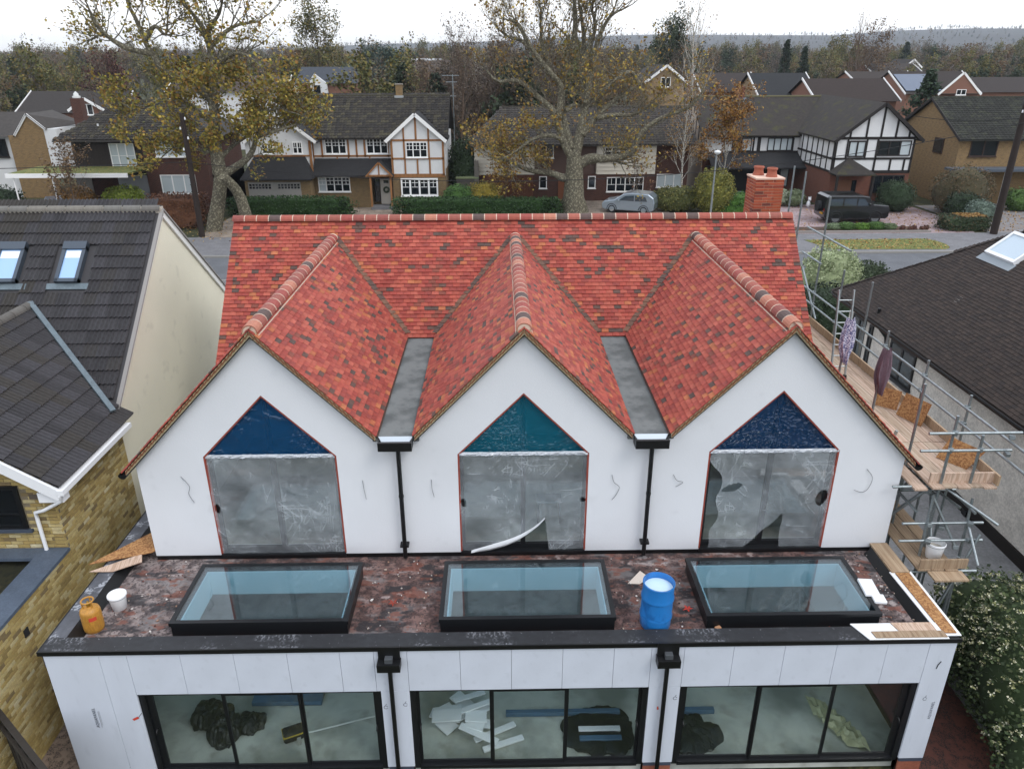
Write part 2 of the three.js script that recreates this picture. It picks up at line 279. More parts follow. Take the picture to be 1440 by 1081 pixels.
// clay tiles
const CLAY = [0xa64a3c, 0xae5342, 0x9b4136, 0xb45b4a, 0x96433a, 0xab4f42, 0xb0623f, 0xb86d47, 0x62473e, 0x57443d, 0x864739];
const clayPal = () => { const r = rnd(); return r < 0.79 ? Math.floor(rnd() * 6) : r < 0.87 ? 6 + Math.floor(rnd() * 2) : r < 0.945 ? 8 + Math.floor(rnd() * 2) : 10; };
const clayMat = { map: rep(grainTex, 2.5, 2.5), roughness: 0.78 };
{
  reseed(11); let spots = []; const cs = 1 / Math.hypot(1, SL), sn = SL * cs, TW = 0.166, GA = 0.1;
  for (const c of GX) for (const s of [-1, 1]) {
    const outer = (c < 0 && s < 0) || (c > 0 && s > 0), dx = outer ? 2.56 : 1.9;
    const O = V(c + s * dx, RIDGE - SL * dx + 0.012, 0), U = V(0, 0, -s), W = V(-s * cs, sn, 0), len = dx / cs;
    const ins = (P) => P.y > mainY(P.z) - 0.16 || P.z > -4.6;
    // courses run from the verge (z = 0.13) back; keep a whole tile at the verge
    const a = s > 0 ? -0.13 : -7.3, b = s > 0 ? 7.3 : 0.13;
    spots.push(...roofSpots(O, U, W, a, b, 0, len - 0.03, TW, GA, ins, clayPal, { rough: 0.006, twist: 0.025, ends: true }));
  }
  { const cm = 1 / Math.hypot(1, MP), sm = MP * cm, zE = -4.86;
    const over = P => GX.every(c => P.y > gab(P.x, c) - 0.17);
    spots.push(...roofSpots(V(0, mainY(zE) + 0.012, zE), V(1, 0, 0), V(0, sm, -cm), -6.9, 6.9, 0, 2.2 / cm - 0.02, TW, GA, over, clayPal, { rough: 0.006, twist: 0.02, ends: true }));
    // main roof beyond the outer gables runs lower
    spots.push(...roofSpots(V(0, mainY(zE) + 0.012, zE).addScaledVector(V(0, sm, -cm), -0.9), V(1, 0, 0), V(0, sm, -cm), -6.9, 6.9, 0, 0.89, TW, GA, P => Math.abs(P.x) > 5.2 && over(P), clayPal, { ends: true })); }
  layPieces('roof_tile', 'roof_tile_field', spots, wedge(0.161, 0.135, 0.026, 0.003, 0.004), CLAY, clayMat, roof, 300);
  // half-round ridge tiles bedded on pale mortar
  const RP = [0xa4584a, 0x9c5242, 0x9a4c44, 0xa65f50, 0xb87a64, 0x8e4e46, 0x96564a, 0xa25a4c, 0x5c4a46], rm = RP.map(c => std(c, { map: rep(grainTex, 2, 2), roughness: 0.8 }));
  const half = (r, l, t) => { const m = new MB(), n = 8; const q = (i, R, z) => { const a = Math.PI * i / n; return [R * Math.cos(a) * 1.05, R * Math.sin(a), z]; }; for (let i = 0; i < n; i++) { m.quad(q(i, r, 0), q(i + 1, r, 0), q(i + 1, r, -l), q(i, r, -l)); for (const z of [0, -l]) { const f = [q(i, r - t, z), q(i, r, z), q(i + 1, r, z), q(i + 1, r - t, z)]; m.poly(z ? f.reverse() : f); } } return m.geo(); };
  const g1 = half(0.125, 0.276, 0.02), bed = std(0xcfbba8, { roughness: 0.95 });
  const bedPart = (len, pos, ry) => { const m = mesh('ridge_mortar', half(0.1195, len, 0.118), bed, roof); m.position.set(...pos); m.rotation.y = ry; };
  for (const c of GX) { bedPart(6.75, [c, RIDGE - 0.035, 0.075], 0); for (let i = 0; i < 23; i++) { const m = mesh('ridge_tile', g1, i ? pick(rm) : rm[4], roof); m.position.set(c + rr(-0.004, 0.004), RIDGE - 0.035 + rr(-0.001, 0.001), 0.08 - i * 0.291); } }
  bedPart(13.78, [-6.9, 7.7, -7.06], -Math.PI / 2); for (let i = 0; i < 47; i++) { const m = mesh('ridge_tile', g1, pick(rm), roof); m.position.set(-6.905 + i * 0.2935, 7.7 + rr(-0.001, 0.001), -7.06); m.rotation.y = -Math.PI / 2; }
  const jg = half(0.127, 0.013, 0.01); for (const c of GX) for (let i = 1; i < 23; i++) { const m = mesh('mortar_joint', jg, bed, roof); m.position.set(c, RIDGE - 0.035, 0.0865 - i * 0.291); } for (let i = 1; i < 47; i++) { const m = mesh('mortar_joint', jg, bed, roof); m.position.set(-6.9135 + i * 0.2935, 7.7, -7.06); m.rotation.y = -Math.PI / 2; }
  for (const c of GX) for (const s of [-1, 1]) boxPart('bedding_line', bed, roof, c + s * 0.131 - 0.008, c + s * 0.131 + 0.008, RIDGE - 0.13, RIDGE - 0.09, -6.5, 0.06).position.y = 0.0;
  // verge mortar bedding under the tile ends
  for (const c of GX) for (const s of [-1, 1]) { const outer = (c < 0 && s < 0) || (c > 0 && s > 0), dx = outer ? 2.5 : 1.88; const a = [c, RIDGE - 0.012, 0.004], b = [c + s * dx, RIDGE - SL * dx - 0.012, 0.004], d = 0.085;
    const pts = [a, [a[0], a[1] - d, a[2]], [b[0], b[1] - d, b[2]], b]; new MB().prism(s > 0 ? pts : [...pts].reverse(), [0, 0, 0.108]).build('verge_mortar', M.mortar, roof);
    const l = dx * Math.hypot(1, SL), n = Math.floor(l / GA); // slip between the courses, as pointed
    const sl = new MB(); for (let i = 0; i < n; i++) { const t0 = (i + 0.06) / n, t1 = (i + 0.9) / n, q = t => [lerp(b[0], a[0], t), lerp(b[1], a[1], t) - 0.004, 0.112]; const p0 = q(t0), p1 = q(t1); const pp = [[p0[0], p0[1] - 0.062, 0.112], [p1[0], p1[1] - 0.036, 0.112], [p1[0], p1[1] + 0.006, 0.112], [p0[0], p0[1] - 0.02, 0.112]]; sl.prism(s > 0 ? [...pp].reverse() : pp, [0, 0, 0.022]); }
    const f = sl.build('verge_undercloak', std(0x7a5036, { roughness: 0.9 }), roof); f.userData.kind = 'stuff';
    const e = new MB().bar([c, RIDGE - 0.115, 0.055], [c + s * dx, RIDGE - SL * dx - 0.115, 0.055], 0.1, 0.018); e.build('verge_board', std(0x2b2522), roof);
  }
  for (const c of GX) { const g = new THREE.CylinderGeometry(0.112, 0.112, 0.03, 20, 1, false, -Math.PI / 2, Math.PI); g.rotateX(Math.PI / 2); const m = mesh('ridge_end_mortar', g, M.mortar, roof); m.position.set(c, RIDGE - 0.035, 0.072); }
  // curved valley tiles where the gables meet the main slope
  const vp = [0x6d5244, 0x7b5a48, 0x5d4a42].map(c => std(c, { map: rep(grainTex, 2, 2) }));
  for (const [c, s] of [[GX[0], 1], [GX[1], -1], [GX[1], 1], [GX[2], -1], [GX[0], -1], [GX[2], 1]]) {
    const n = 21; for (let i = 0; i < n; i++) {
      const dxl = 1.86 - i * 0.089; if (dxl < 0.06) break; const y = RIDGE - SL * dxl, z = -7.06 + (7.72 - y) / MP; const dx2 = dxl - 0.1, y2 = RIDGE - SL * dx2, z2 = -7.06 + (7.72 - y2) / MP;
      const cross = (dx, yy, zz, up) => { const out = []; for (let k = 0; k <= 4; k++) { const t = k / 4, a = [c + s * dx + s * 0.115, yy, zz], b = [c + s * dx, yy, zz], d = [c + s * dx, yy, zz + 0.07]; const q = [0, 1, 2].map(i2 => (1 - t) * (1 - t) * a[i2] + 2 * t * (1 - t) * b[i2] + t * t * d[i2]); q[1] += up; out.push(q); } return out; };
      const lo = cross(dxl, y, z, 0.05), hi = cross(dx2, y2, z2, 0.032), ba = cross(dxl, y, z, 0.02), m = new MB();
      for (let k = 0; k < 4; k++) { s > 0 ? m.quad(lo[k + 1], lo[k], hi[k], hi[k + 1]) : m.quad(lo[k], lo[k + 1], hi[k + 1], hi[k]); m.quad(ba[k], ba[k + 1], lo[k + 1], lo[k]); }
      m.build('valley_tile', pick(vp), roof);
    }
  }
}
// box gutters between the gables, hoppers and downpipes
M.felt = std(0x8b8f91, { map: ctex(256, 256, (u, v) => mixc([150, 152, 150], [214, 214, 210], sstep(0.3, 0.7, fbm(u, v, 4, 5, 18)) * 0.8 + 0.2 * fbm(u, v, 64, 2, 19)), [0.7, 0.7]), roughness: 0.9 });
for (const c of [-2.21, 2.21]) {
  new MB().box(c - 0.4, c + 0.4, 5.3, 5.385, -5.3, 0.06).build('box_gutter', M.felt, house);
  new MB().prism([[c - 0.2, 5.29, 0.2], [c + 0.2, 5.29, 0.2], [c + 0.3, 5.389, 0.05], [c - 0.3, 5.389, 0.05]], [0, 0.006, 0]).build('gutter_apron', std(0xb9c2c9, { metalness: 0.5, roughness: 0.4 }), house);
  const h = new MB(); h.box(c - 0.29, c + 0.29, 5.21, 5.37, 0.2, 0.26); h.box(c - 0.29, c - 0.27, 5.21, 5.37, 0.01, 0.2); h.box(c + 0.27, c + 0.29, 5.21, 5.37, 0.01, 0.2); h.box(c - 0.27, c + 0.27, 5.21, 5.23, 0.01, 0.2); h.build('hopper', M.black, house);
  const p = tubePart('downpipe', M.black, house, [c + 0.03, 5.22, 0.1], [c + 0.03, 2.9, 0.1], 0.04, 12);
  boxPart('bracket', M.black, p, c - 0.05, c + 0.11, 3.15, 3.19, 0.01, 0.15); tubePart('bracket', M.black, p, [c + 0.03, 4.2, 0.1], [c + 0.03, 4.24, 0.1], 0.047, 12);
}
for (const s of [-1, 1]) { // half-round eaves gutters at the outer sides
  const m = new MB(), n = 6, r = 0.075, x = s * (A + 0.16), y = 4.76; for (let i = 0; i < n; i++) { const q = (k, z, R) => { const a = Math.PI + Math.PI * k / n; return [x + R * Math.cos(a), y + R * Math.sin(a), z]; }; m.quad(q(i, 0.2, r), q(i, -7, r), q(i + 1, -7, r), q(i + 1, 0.2, r)); m.tri([x, y, 0.19], q(i, 0.19, r), q(i + 1, 0.19, r)); } m.build('eaves_gutter', M.black, house);
}
// brick chimney
{
  reseed(5); const ch = new MB().box(6.215, 6.915, 6.2, 8.47, -8.74, -8.0).build('chimney', std(0xc9b49a, { roughness: 0.95 }), house);
  const pal = [0xa24a30, 0xb0563a, 0x8f3d2a, 0xa8502f, 0x6e352b], pf = () => rnd() < 0.85 ? Math.floor(rnd() * 4) : 4, T = brickT(0.215, 0.064, 0.012);
  const sp = [...brickSpots(V(6.2, 7.2, -8.0), V(1, 0, 0), 0.73, 1.27, null, pf), ...brickSpots(V(6.215, 7.2, -8.75), V(0, 0, 1), 0.76, 1.27, null, pf), ...brickSpots(V(6.915, 7.2, -8.0), V(0, 0, -1), 0.76, 1.27, null, pf)];
  layPieces('brick', 'brick_field', sp, T, pal, { map: rep(grainTex, 3, 3) }, ch, 300);
  const cap = new MB(); cap.prism([[6.19, 8.47, -7.97], [6.94, 8.47, -7.97], [6.94, 8.47, -8.77], [6.19, 8.47, -8.77]], [0, 0.04, 0]); cap.build('cap', std(0xd6b7a4), ch);
  for (const [px, z] of [[6.42, -8.55], [6.66, -8.22]]) { const g = lathe([[0.15, 0], [0.14, 0.05], [0.12, 0.1], [0.115, 0.18], [0.135, 0.19], [0.135, 0.23], [0.105, 0.24], [0.095, 0.15]], 20); g.translate(px, 8.5, z); mesh('chimney_pot', g, std(0xa9604a, { map: rep(grainTex, 2, 2) }), ch); }
}
// ---------- upper windows: frames, glass, protective film and torn plastic ----------
M.film = phys(0x1a6aa6, { transmission: 0.72, roughness: 0.12, thickness: 0, clearcoat: 0.6, clearcoatRoughness: 0.12, side: THREE.DoubleSide });
M.filmTeal = phys(0x1d93b4, { transmission: 0.75, roughness: 0.12, thickness: 0, clearcoat: 0.6, clearcoatRoughness: 0.1, side: THREE.DoubleSide });
M.filmNavy = phys(0x124f84, { transmission: 0.7, roughness: 0.12, thickness: 0, clearcoat: 0.6, clearcoatRoughness: 0.12, side: THREE.DoubleSide });
M.sheet = new THREE.MeshPhysicalMaterial({ color: C(0xdbe4ea), roughness: 0.22, side: THREE.DoubleSide, transparent: true, alphaMap: gtex(1024, 512, (u, v) => { const st = (x, y, f, sd, p) => Math.pow(Math.max(0, 1 - Math.abs(2 * fbm(x, y, f, 2, sd) - 1) * 2.6), p), k = fbm(u, v, 4, 3, 113), k2 = fbm(u, v, 8, 3, 117); let a = 0.17 + 0.24 * (fbm(u, v, 4, 4, 111) - 0.42); a += 0.1 * st(u, v * 0.1, 32, 112, 4) * sstep(0.4, 0.62, k) + 0.14 * st(u * 0.18, v, 16, 114, 9) * sstep(0.42, 0.6, k2) + 0.16 * st(u + v, (v - u) * 0.14, 16, 115, 14) * sstep(0.5, 0.62, k2) + 0.14 * st(u - v * 0.6, (v + u) * 0.12, 16, 123, 14) * sstep(0.48, 0.6, k) + 0.1 * st(u, v * 0.05, 128, 116, 4) * sstep(0.5, 0.7, k2); return clamp(a, 0.08, 0.8); }, [0.41, 0.41]) });
M.redTape = phys(0x9a4434, { roughness: 0.6, map: rep(grainTex, 2, 2) });
const ridge = (x, y, f, s) => 1 - Math.abs(2 * fbm(x, y, f, 2, s) - 1) * 2.2;
const wr = (x, y, s) => { const wx = 0.06 * fbm(x * 0.05 + s * 0.07, y * 0.05, 8, 2, 20), a = Math.max(0, ridge(x * 0.031 + wx + s * 0.17, y * 0.012 + wx, 64, 21)), b = Math.max(0, ridge((x * 0.6 + y) * 0.02 + s * 0.23 + wx, (y * 0.5 - x) * 0.034, 64, 23)), c = Math.max(0, ridge(x * 0.05, y * 0.05 + s * 0.31 + wx, 128, 25)); return 0.45 * a * a + 0.3 * b * b + 0.14 * c * c; };
GX.forEach((c, gi) => {
  const cc = c * 0.996;
  const win = new MB(); const b = (x0, x1, y0, y1, z0 = -0.16, z1 = -0.09) => win.box(c + x0, c + x1, y0, y1, z0, z1);
  b(-1.15, -1.07, 2.96, 5.0); b(1.07, 1.15, 2.96, 5.0); b(-1.07, 1.07, 2.96, 3.04); b(-1.07, 1.07, 4.93, 5.02); b(-0.045, 0.045, 3.04, 4.93, -0.165, -0.085); b(-0.035, 0.035, 5.02, 6.1);
  win.bar([c - 1.13, 5.0, -0.125], [c, 6.12, -0.125], 0.07, 0.08); win.bar([c, 6.12, -0.125], [c + 1.13, 5.0, -0.125], 0.07, 0.08);
  const w = win.build('window_frame', M.frame, house);
  for (const s of [-1, 1]) { boxPart('pane', M.glass, w, ...(s < 0 ? [c - 1.07, c - 0.045] : [c + 0.045, c + 1.07]), 3.04, 4.93, -0.13, -0.122); }
  boxPart('sill', M.frame, w, c - 1.15, c + 1.15, 2.9, 2.955, -0.2, 0.045);
  // brick-red reveal edges
  const tr = [[[c - 1.145, 2.95], [c - 1.145, 5.0]], [[c + 1.145, 2.95], [c + 1.145, 5.0]], [[c - 1.15, 4.99], [c, 6.155]], [[c, 6.155], [c + 1.15, 4.99]]];
  tr.forEach(([p, q], i) => new MB().bar([p[0], p[1], -0.04], [q[0], q[1], -0.04], i < 2 ? 0.03 : 0.075, i < 2 ? 0.075 : 0.03).build('reveal_edge', M.redTape, w));
  // blue film over the triangular light, crinkled
  { const m = new MB(), n = 130; const F = (i, j) => { const y = lerp(4.99, 6.12, j / n), hw = (6.13 - y) / 1.12 * 1.1; const x = lerp(-hw, hw, i / n); return [c + x, y, -0.075 + 0.034 * wr(x * 1.3 + gi * 3, y * 1.6, gi) + 0.02 * sstep(0.3, 0.75, fbm(x * 0.2 + 0.5 + gi * 0.3, y * 0.2, 8, 2, 118) + 0.35 * (5.45 - y)) * (Math.abs(fbm(x * 0.25 + gi * 0.21 + 0.5, y * 0.25, 64, 2, 119) - 0.5) + 0.6 * Math.abs(fbm(x * 0.25 + 0.5, y * 0.25 + gi * 0.17, 128, 1, 120) - 0.5)) * 2 + (Math.abs(x) < 0.05 ? 0.008 : 0)]; };
    for (let i = 0; i < n; i++) for (let j = 0; j < n; j++) m.quad(F(i, j), F(i + 1, j), F(i + 1, j + 1), F(i, j + 1));
    const g = mergeVertices((() => { const gg = m.geo(); gg.deleteAttribute('normal'); gg.deleteAttribute('uv'); return gg; })(), 1e-4); g.computeVertexNormals(); mesh('blue_film', g, [M.film, M.filmTeal, M.filmNavy][gi], w); }
  // crumpled strip along the transom
  { const m = new MB(), n = 60; const F = (i, j) => { const x = lerp(-1.15, 1.15, i / n), y = 4.95 + j * 0.02; return [c + x, y + 0.012 * (wr(x * 5, j, 3) - 0.2), -0.02 + 0.07 * wr(x * 6 + j * 0.9, j * 0.7, gi + 4) * Math.sin(Math.PI * j / 4)]; }; for (let i = 0; i < n; i++) for (let j = 0; j < 4; j++) m.quad(F(i, j), F(i + 1, j), F(i + 1, j + 1), F(i, j + 1)); m.build('tape_strip', phys(0xdde3ea, { transmission: 0.35, roughness: 0.2, side: THREE.DoubleSide }), w); }
  // clear plastic sheet hung over the doors
  const bot = x => { if (gi === 0) return 2.86; if (gi === 1) { if (x < -1.0) return 2.95; if (x < 0.40) { const t = (x + 1.0) / 1.4; return 2.9 + 0.82 * (0.25 * t + 0.75 * t * t * t); } if (x < 0.5) return lerp(3.72, 2.86, (x - 0.4) / 0.1); return 2.86 + 0.02 * Math.sin(x * 9); } if (x < -0.56) return 2.87; if (x < 0.16) return 2.87 + 0.88 * Math.pow((x + 0.56) / 0.72, 1.35); if (x < 0.34) return lerp(3.75, 2.86, sstep(0.16, 0.34, x)); return 2.86; };
  const holes = gi === 2 ? [[-0.68, 4.25, 0.19, 0.075, 0.35], [0.99, 4.03, 0.1, 0.15, -0.2], [-1.0, 3.9, 0.05, 0.1, 0]] : gi === 0 ? [[-1.07, 3.95, 0.05, 0.09, 0]] : [[-1.08, 4.0, 0.05, 0.09, 0.2], [1.08, 4.05, 0.05, 0.05, 0]];
  const left = y => gi === 2 ? -1.12 + 0.22 * sstep(2.9, 3.6, y) * (1 - sstep(4.5, 4.9, y)) + 0.04 * Math.sin(y * 9) + 0.1 * (1 - sstep(3.0, 3.5, y)) : -1.14;
  const m = new MB(), nx = 110, ny = 110; const F = (i, j) => { const t = j / ny; let x = lerp(-1.14, 1.14, i / nx), yb = bot(x), y = lerp(4.97, yb, t); const xl = left(y); x = lerp(xl, 1.13, i / nx);
    const slack = Math.sin(Math.PI * Math.min(1, t)) * 0.03; let z = -0.035 + slack + 0.03 * wr(x + gi * 5, y, gi + 7) + 0.012 * Math.abs(Math.sin((x * 1.7 + y * 2.3) * 5 + gi)) * fbm(x * 0.1 + 0.5, y * 0.1, 8, 2, 22);
    if (yb > 2.95) { const e = sstep(0.75, 1, t); z += e * 0.12 * (yb - 2.9); } return [c + x, y, z]; };
  for (let i = 0; i < nx; i++) for (let j = 0; j < ny; j++) { const q = F(i + 0.5, j + 0.5); if (holes.some(h => { const wob = 0.75 + 0.6 * fbm(q[0] * 0.3 + 0.5, q[1] * 0.3, 16, 2, 98); const dx = q[0] - c - h[0], dy = q[1] - h[1], ca = Math.cos(h[4]), sa = Math.sin(h[4]); return ((dx * ca + dy * sa) / h[2]) ** 2 + ((dy * ca - dx * sa) / h[3]) ** 2 < wob; })) continue; { const Q = [F(i, j + 1), F(i + 1, j + 1), F(i + 1, j), F(i, j)]; m.quad(...Q, Q.map(p => [(gi === 1 ? -1 : 1) * (p[0] - c) + gi * 0.95 + 1.3, p[1] + gi * 0.83])); } }
  const gg = m.geo(); gg.deleteAttribute('normal'); const g = mergeVertices(gg, 1e-4); g.computeVertexNormals();
  const sh = mesh('plastic_sheet', g, M.sheet); tag(sh, ['clear plastic sheet stretched whole over the window with the blue film', 'torn plastic sheet swept aside over the window with the teal film', 'plastic sheet with two holes and a split over the window with the navy film'][gi], 'plastic sheet', 'plastic sheets over the gable windows');
  if (gi === 1) { const f = new MB(), nn = 24; const Q = (i, j) => { const t = i / nn, x = lerp(-0.98, 0.38, t), y = bot(x); const w2 = (0.05 + 0.12 * Math.sin(Math.PI * (1 - t) * 0.9)) * j / 4; return [c + x + w2 * 0.25, y + 0.004 + w2 * 0.9, 0.0 + 0.1 * (y - 2.9) + 0.05 * Math.sin(j / 4 * 2.8) + 0.02 * wr(x * 4, j, 2)]; }; for (let i = 0; i < nn; i++) for (let j = 0; j < 4; j++) f.quad(Q(i, j), Q(i + 1, j), Q(i + 1, j + 1), Q(i, j + 1)); f.build('folded_edge', phys(0xeef2f5, { transmission: 0.3, roughness: 0.5, side: THREE.DoubleSide }), sh); }
});
// loose cable tails left in the render for wall lights
{ const ct = std(0x6a6d72, { roughness: 0.6 }); let k = 0; const names = ['forked cable tail', 'short straight cable tail', 'slightly bent cable tail', 'curled cable tail', 'hooked short cable tail', 'long looped cable tail'];
  for (const [pts, l] of [[[[-6.05, 4.62], [-5.92, 4.42], [-5.96, 4.28], [-5.9, 4.08]], 'beside the whole plastic sheet'], [[[-2.86, 4.5], [-2.84, 4.3], [-2.82, 4.12]], 'left of the hopper pipe'], [[[-1.64, 4.5], [-1.63, 4.3], [-1.6, 4.15]], 'right of the hopper pipe'], [[[1.58, 4.56], [1.62, 4.42], [1.72, 4.32], [1.68, 4.16], [1.6, 4.05]], 'near the torn sheet'], [[[2.68, 4.55], [2.75, 4.44], [2.86, 4.4], [2.74, 4.3]], 'near the sheet with two holes'], [[[6.15, 4.62], [6.27, 4.45], [6.22, 4.2], [6.15, 4.14], [5.98, 4.2]], 'at the scaffold corner']]) {
    const cv = new THREE.CatmullRomCurve3(pts.map((p, i) => V(p[0], p[1], 0.01 + 0.025 * Math.abs(Math.sin(i * 2))))); tag(mesh('cable_tail', new THREE.TubeGeometry(cv, 20, 0.0045, 5), ct), `${names[k++]} on the white gable wall ${l}`, 'cable', 'cable tails on the gable wall'); } }
// ---------- flat-roofed extension ----------
const EXL = -7.57, EXR = 6.82, EZ = 2.5, FR = 2.85;
M.board = std(0xced5e0, { map: ctex(256, 256, (u, v) => { const n = 242 + 16 * (fbm(u, v, 4, 4, 23) - 0.5) - 6 * sstep(0.66, 0.85, fbm(u, v, 16, 3, 24)); return [n, n, n]; }, [0.5, 0.5]), roughness: 0.9 });
M.roofFelt = std(0xffffff, { map: ctex(2048, 512, (u, v) => {
  const x = u * 14.4 - 7.57, a = fbm(u, v, 16, 5, 25), b = fbm(u * 4, v, 32, 4, 26), d = fbm(u * 4, v, 128, 2, 27), r = fbm(u, v * 0.5, 8, 3, 28);
  let c = mixc([70, 50, 47], [112, 84, 78], sstep(0.3, 0.7, b)); const grey = x < -5.2 ? 0.75 : x > 5.6 ? 0.6 : 0.12; c = mixc(c, mixc([96, 90, 90], [150, 144, 142], sstep(0.3, 0.7, b)), grey * sstep(0.2, 0.55, r + 0.12)); c = mixc(c, [40, 34, 36], sstep(0.55, 0.72, d) * 0.6); c = mixc(c, [38, 37, 40], sstep(0.54, 0.66, fbm(u * 2, v, 16, 4, 124)) * 0.75); c = mixc(c, [120, 116, 116], sstep(0.56, 0.7, fbm(u * 2, v, 16, 4, 125)) * 0.7); c = mixc(c, [116, 62, 48], sstep(0.6, 0.72, fbm(u * 2, v, 32, 3, 126)) * 0.6); c = mixc(c, [132, 104, 90], sstep(0.66, 0.8, fbm(u * 4, v, 64, 3, 29)) * 0.4);
  const edge = sstep(0.62, 0.7, a) * sstep(0.5, 0.62, b); c = mixc(c, [190, 185, 184], edge * 0.45); const dust = sstep(0.52, 0.66, fbm(u * 4, v, 16, 4, 33)) * sstep(0.45, 0.6, fbm(u * 4, v, 64, 2, 34)) * (v > 0.80 && v < 0.88 ? 1 : 0.08); return mixc(c, [222, 220, 222], dust); }, [1 / 14.4, 1 / 14.4 * 4]), bumpMap: gtex(512, 512, (u, v) => fbm(u, v, 16, 5, 30), [0.35, 0.35]), bumpScale: 0.05, roughness: 0.9 });
M.coping = phys(0xffffff, { map: ctex(1024, 512, (u, v) => { const s = fbm(u, v, 8, 5, 31), t = fbm(u * 2, v, 64, 3, 32), k = fbm(u, v, 32, 3, 35); let c = mixc([26, 27, 30], [44, 46, 50], k); c = mixc(c, [150, 152, 158], sstep(0.52, 0.74, s) * sstep(0.4, 0.66, t) * 0.6); return mixc(c, [208, 210, 214], sstep(0.8, 0.86, t) * 0.6); }, [0.3, 0.5]), roughness: 0.55 });
M.copingGrey = phys(0xffffff, { map: ctex(512, 512, (u, v) => { const s = fbm(u, v, 8, 5, 36), t = fbm(u, v, 64, 3, 37); let c = mixc([62, 64, 70], [92, 95, 102], fbm(u, v, 16, 3, 38)); c = mixc(c, [176, 180, 186], sstep(0.56, 0.72, s) * sstep(0.4, 0.6, t) * 0.8); return c; }, [0.5, 0.5]), roughness: 0.55 });
const ext = house;
const SKX = [-4.3, 0.01, 4.33], SW = 1.43, SZ0 = 0.53, SZ1 = 2.06;
{ // roof slab with three openings; its top is the weathered felt
  const s = new THREE.Shape(); s.moveTo(EXL + 0.1, -EZ + 0.1); s.lineTo(EXR - 0.1, -EZ + 0.1); s.lineTo(EXR - 0.1, 0.2); s.lineTo(-A, 0.2); s.lineTo(-A, 7); s.lineTo(EXL + 0.1, 7); s.closePath();
  for (const c of SKX) { const h = new THREE.Path(); const x0 = c - SW + 0.12, x1 = c + SW - 0.12; h.moveTo(x0, -SZ1 + 0.12); h.lineTo(x0, -SZ0 - 0.12); h.lineTo(x1, -SZ0 - 0.12); h.lineTo(x1, -SZ1 + 0.12); h.closePath(); s.holes.push(h); }
  const g = new THREE.ExtrudeGeometry(s, { depth: 0.24, bevelEnabled: false }); g.rotateX(-Math.PI / 2); g.translate(0, FR - 0.24, 0);
  const p = g.attributes.position.array, uv = g.attributes.uv.array; for (let i = 0; i < p.length / 3; i++) { uv[2 * i] = p[3 * i] - EXL; uv[2 * i + 1] = p[3 * i + 2] + 0.2; }
  mesh('flat_roof', g, M.roofFelt, ext);
  // parapets: front, left, right
  const pf = new MB(); pf.box(EXL, 5.35, FR - 0.2, 2.93, 2.2, 2.46); pf.box(EXL, 5.35, 2.931, 3.0, 2.2, EZ); pf.build('parapet_front', M.coping, ext);
  new MB().box(EXL, -7.3, FR - 0.2, 2.998, -6.5, 2.2).build('parapet_left', M.copingGrey, ext);
  new MB().prism([[-7.3, FR, 2.2], [-7.14, FR, 2.2], [-7.3, 2.99, 2.2]], [0, 0, -8.6]).build('upstand', M.black, ext);
  new MB().box(-7.3, 6.5, 2.86, 2.92, 2.12, 2.2).build('upstand', M.black, ext);
  new MB().box(6.5, EXR, FR - 0.2, 2.99, 0.04, 2.2).build('parapet_right', M.black, ext);
  new MB().prism([[6.5, FR, 2.2], [6.5, 2.98, 2.2], [6.38, FR, 2.2]], [0, 0, -2.1]).build('upstand', M.black, ext);
  new MB().box(5.352, EXR, FR - 0.2, 2.985, 2.2, 2.46).build('parapet_front', M.dark, ext);
  new MB().box(EXL - 0.02, EXR + 0.01, 2.925, 3.004, EZ, EZ + 0.025).build('drip_trim', M.black, ext);
  new MB().box(EXL - 0.02, EXL, 2.925, 3.004, -6.5, EZ).build('drip_trim', M.black, ext);
  boxPart('side_wall', M.board, ext, EXL + 0.03, EXL + 0.25, 0, 2.65, -6.5, 2.2); boxPart('side_wall', M.dark, ext, EXR - 0.22, EXR - 0.002, 0, 2.65, -0.2, 2.3);
}
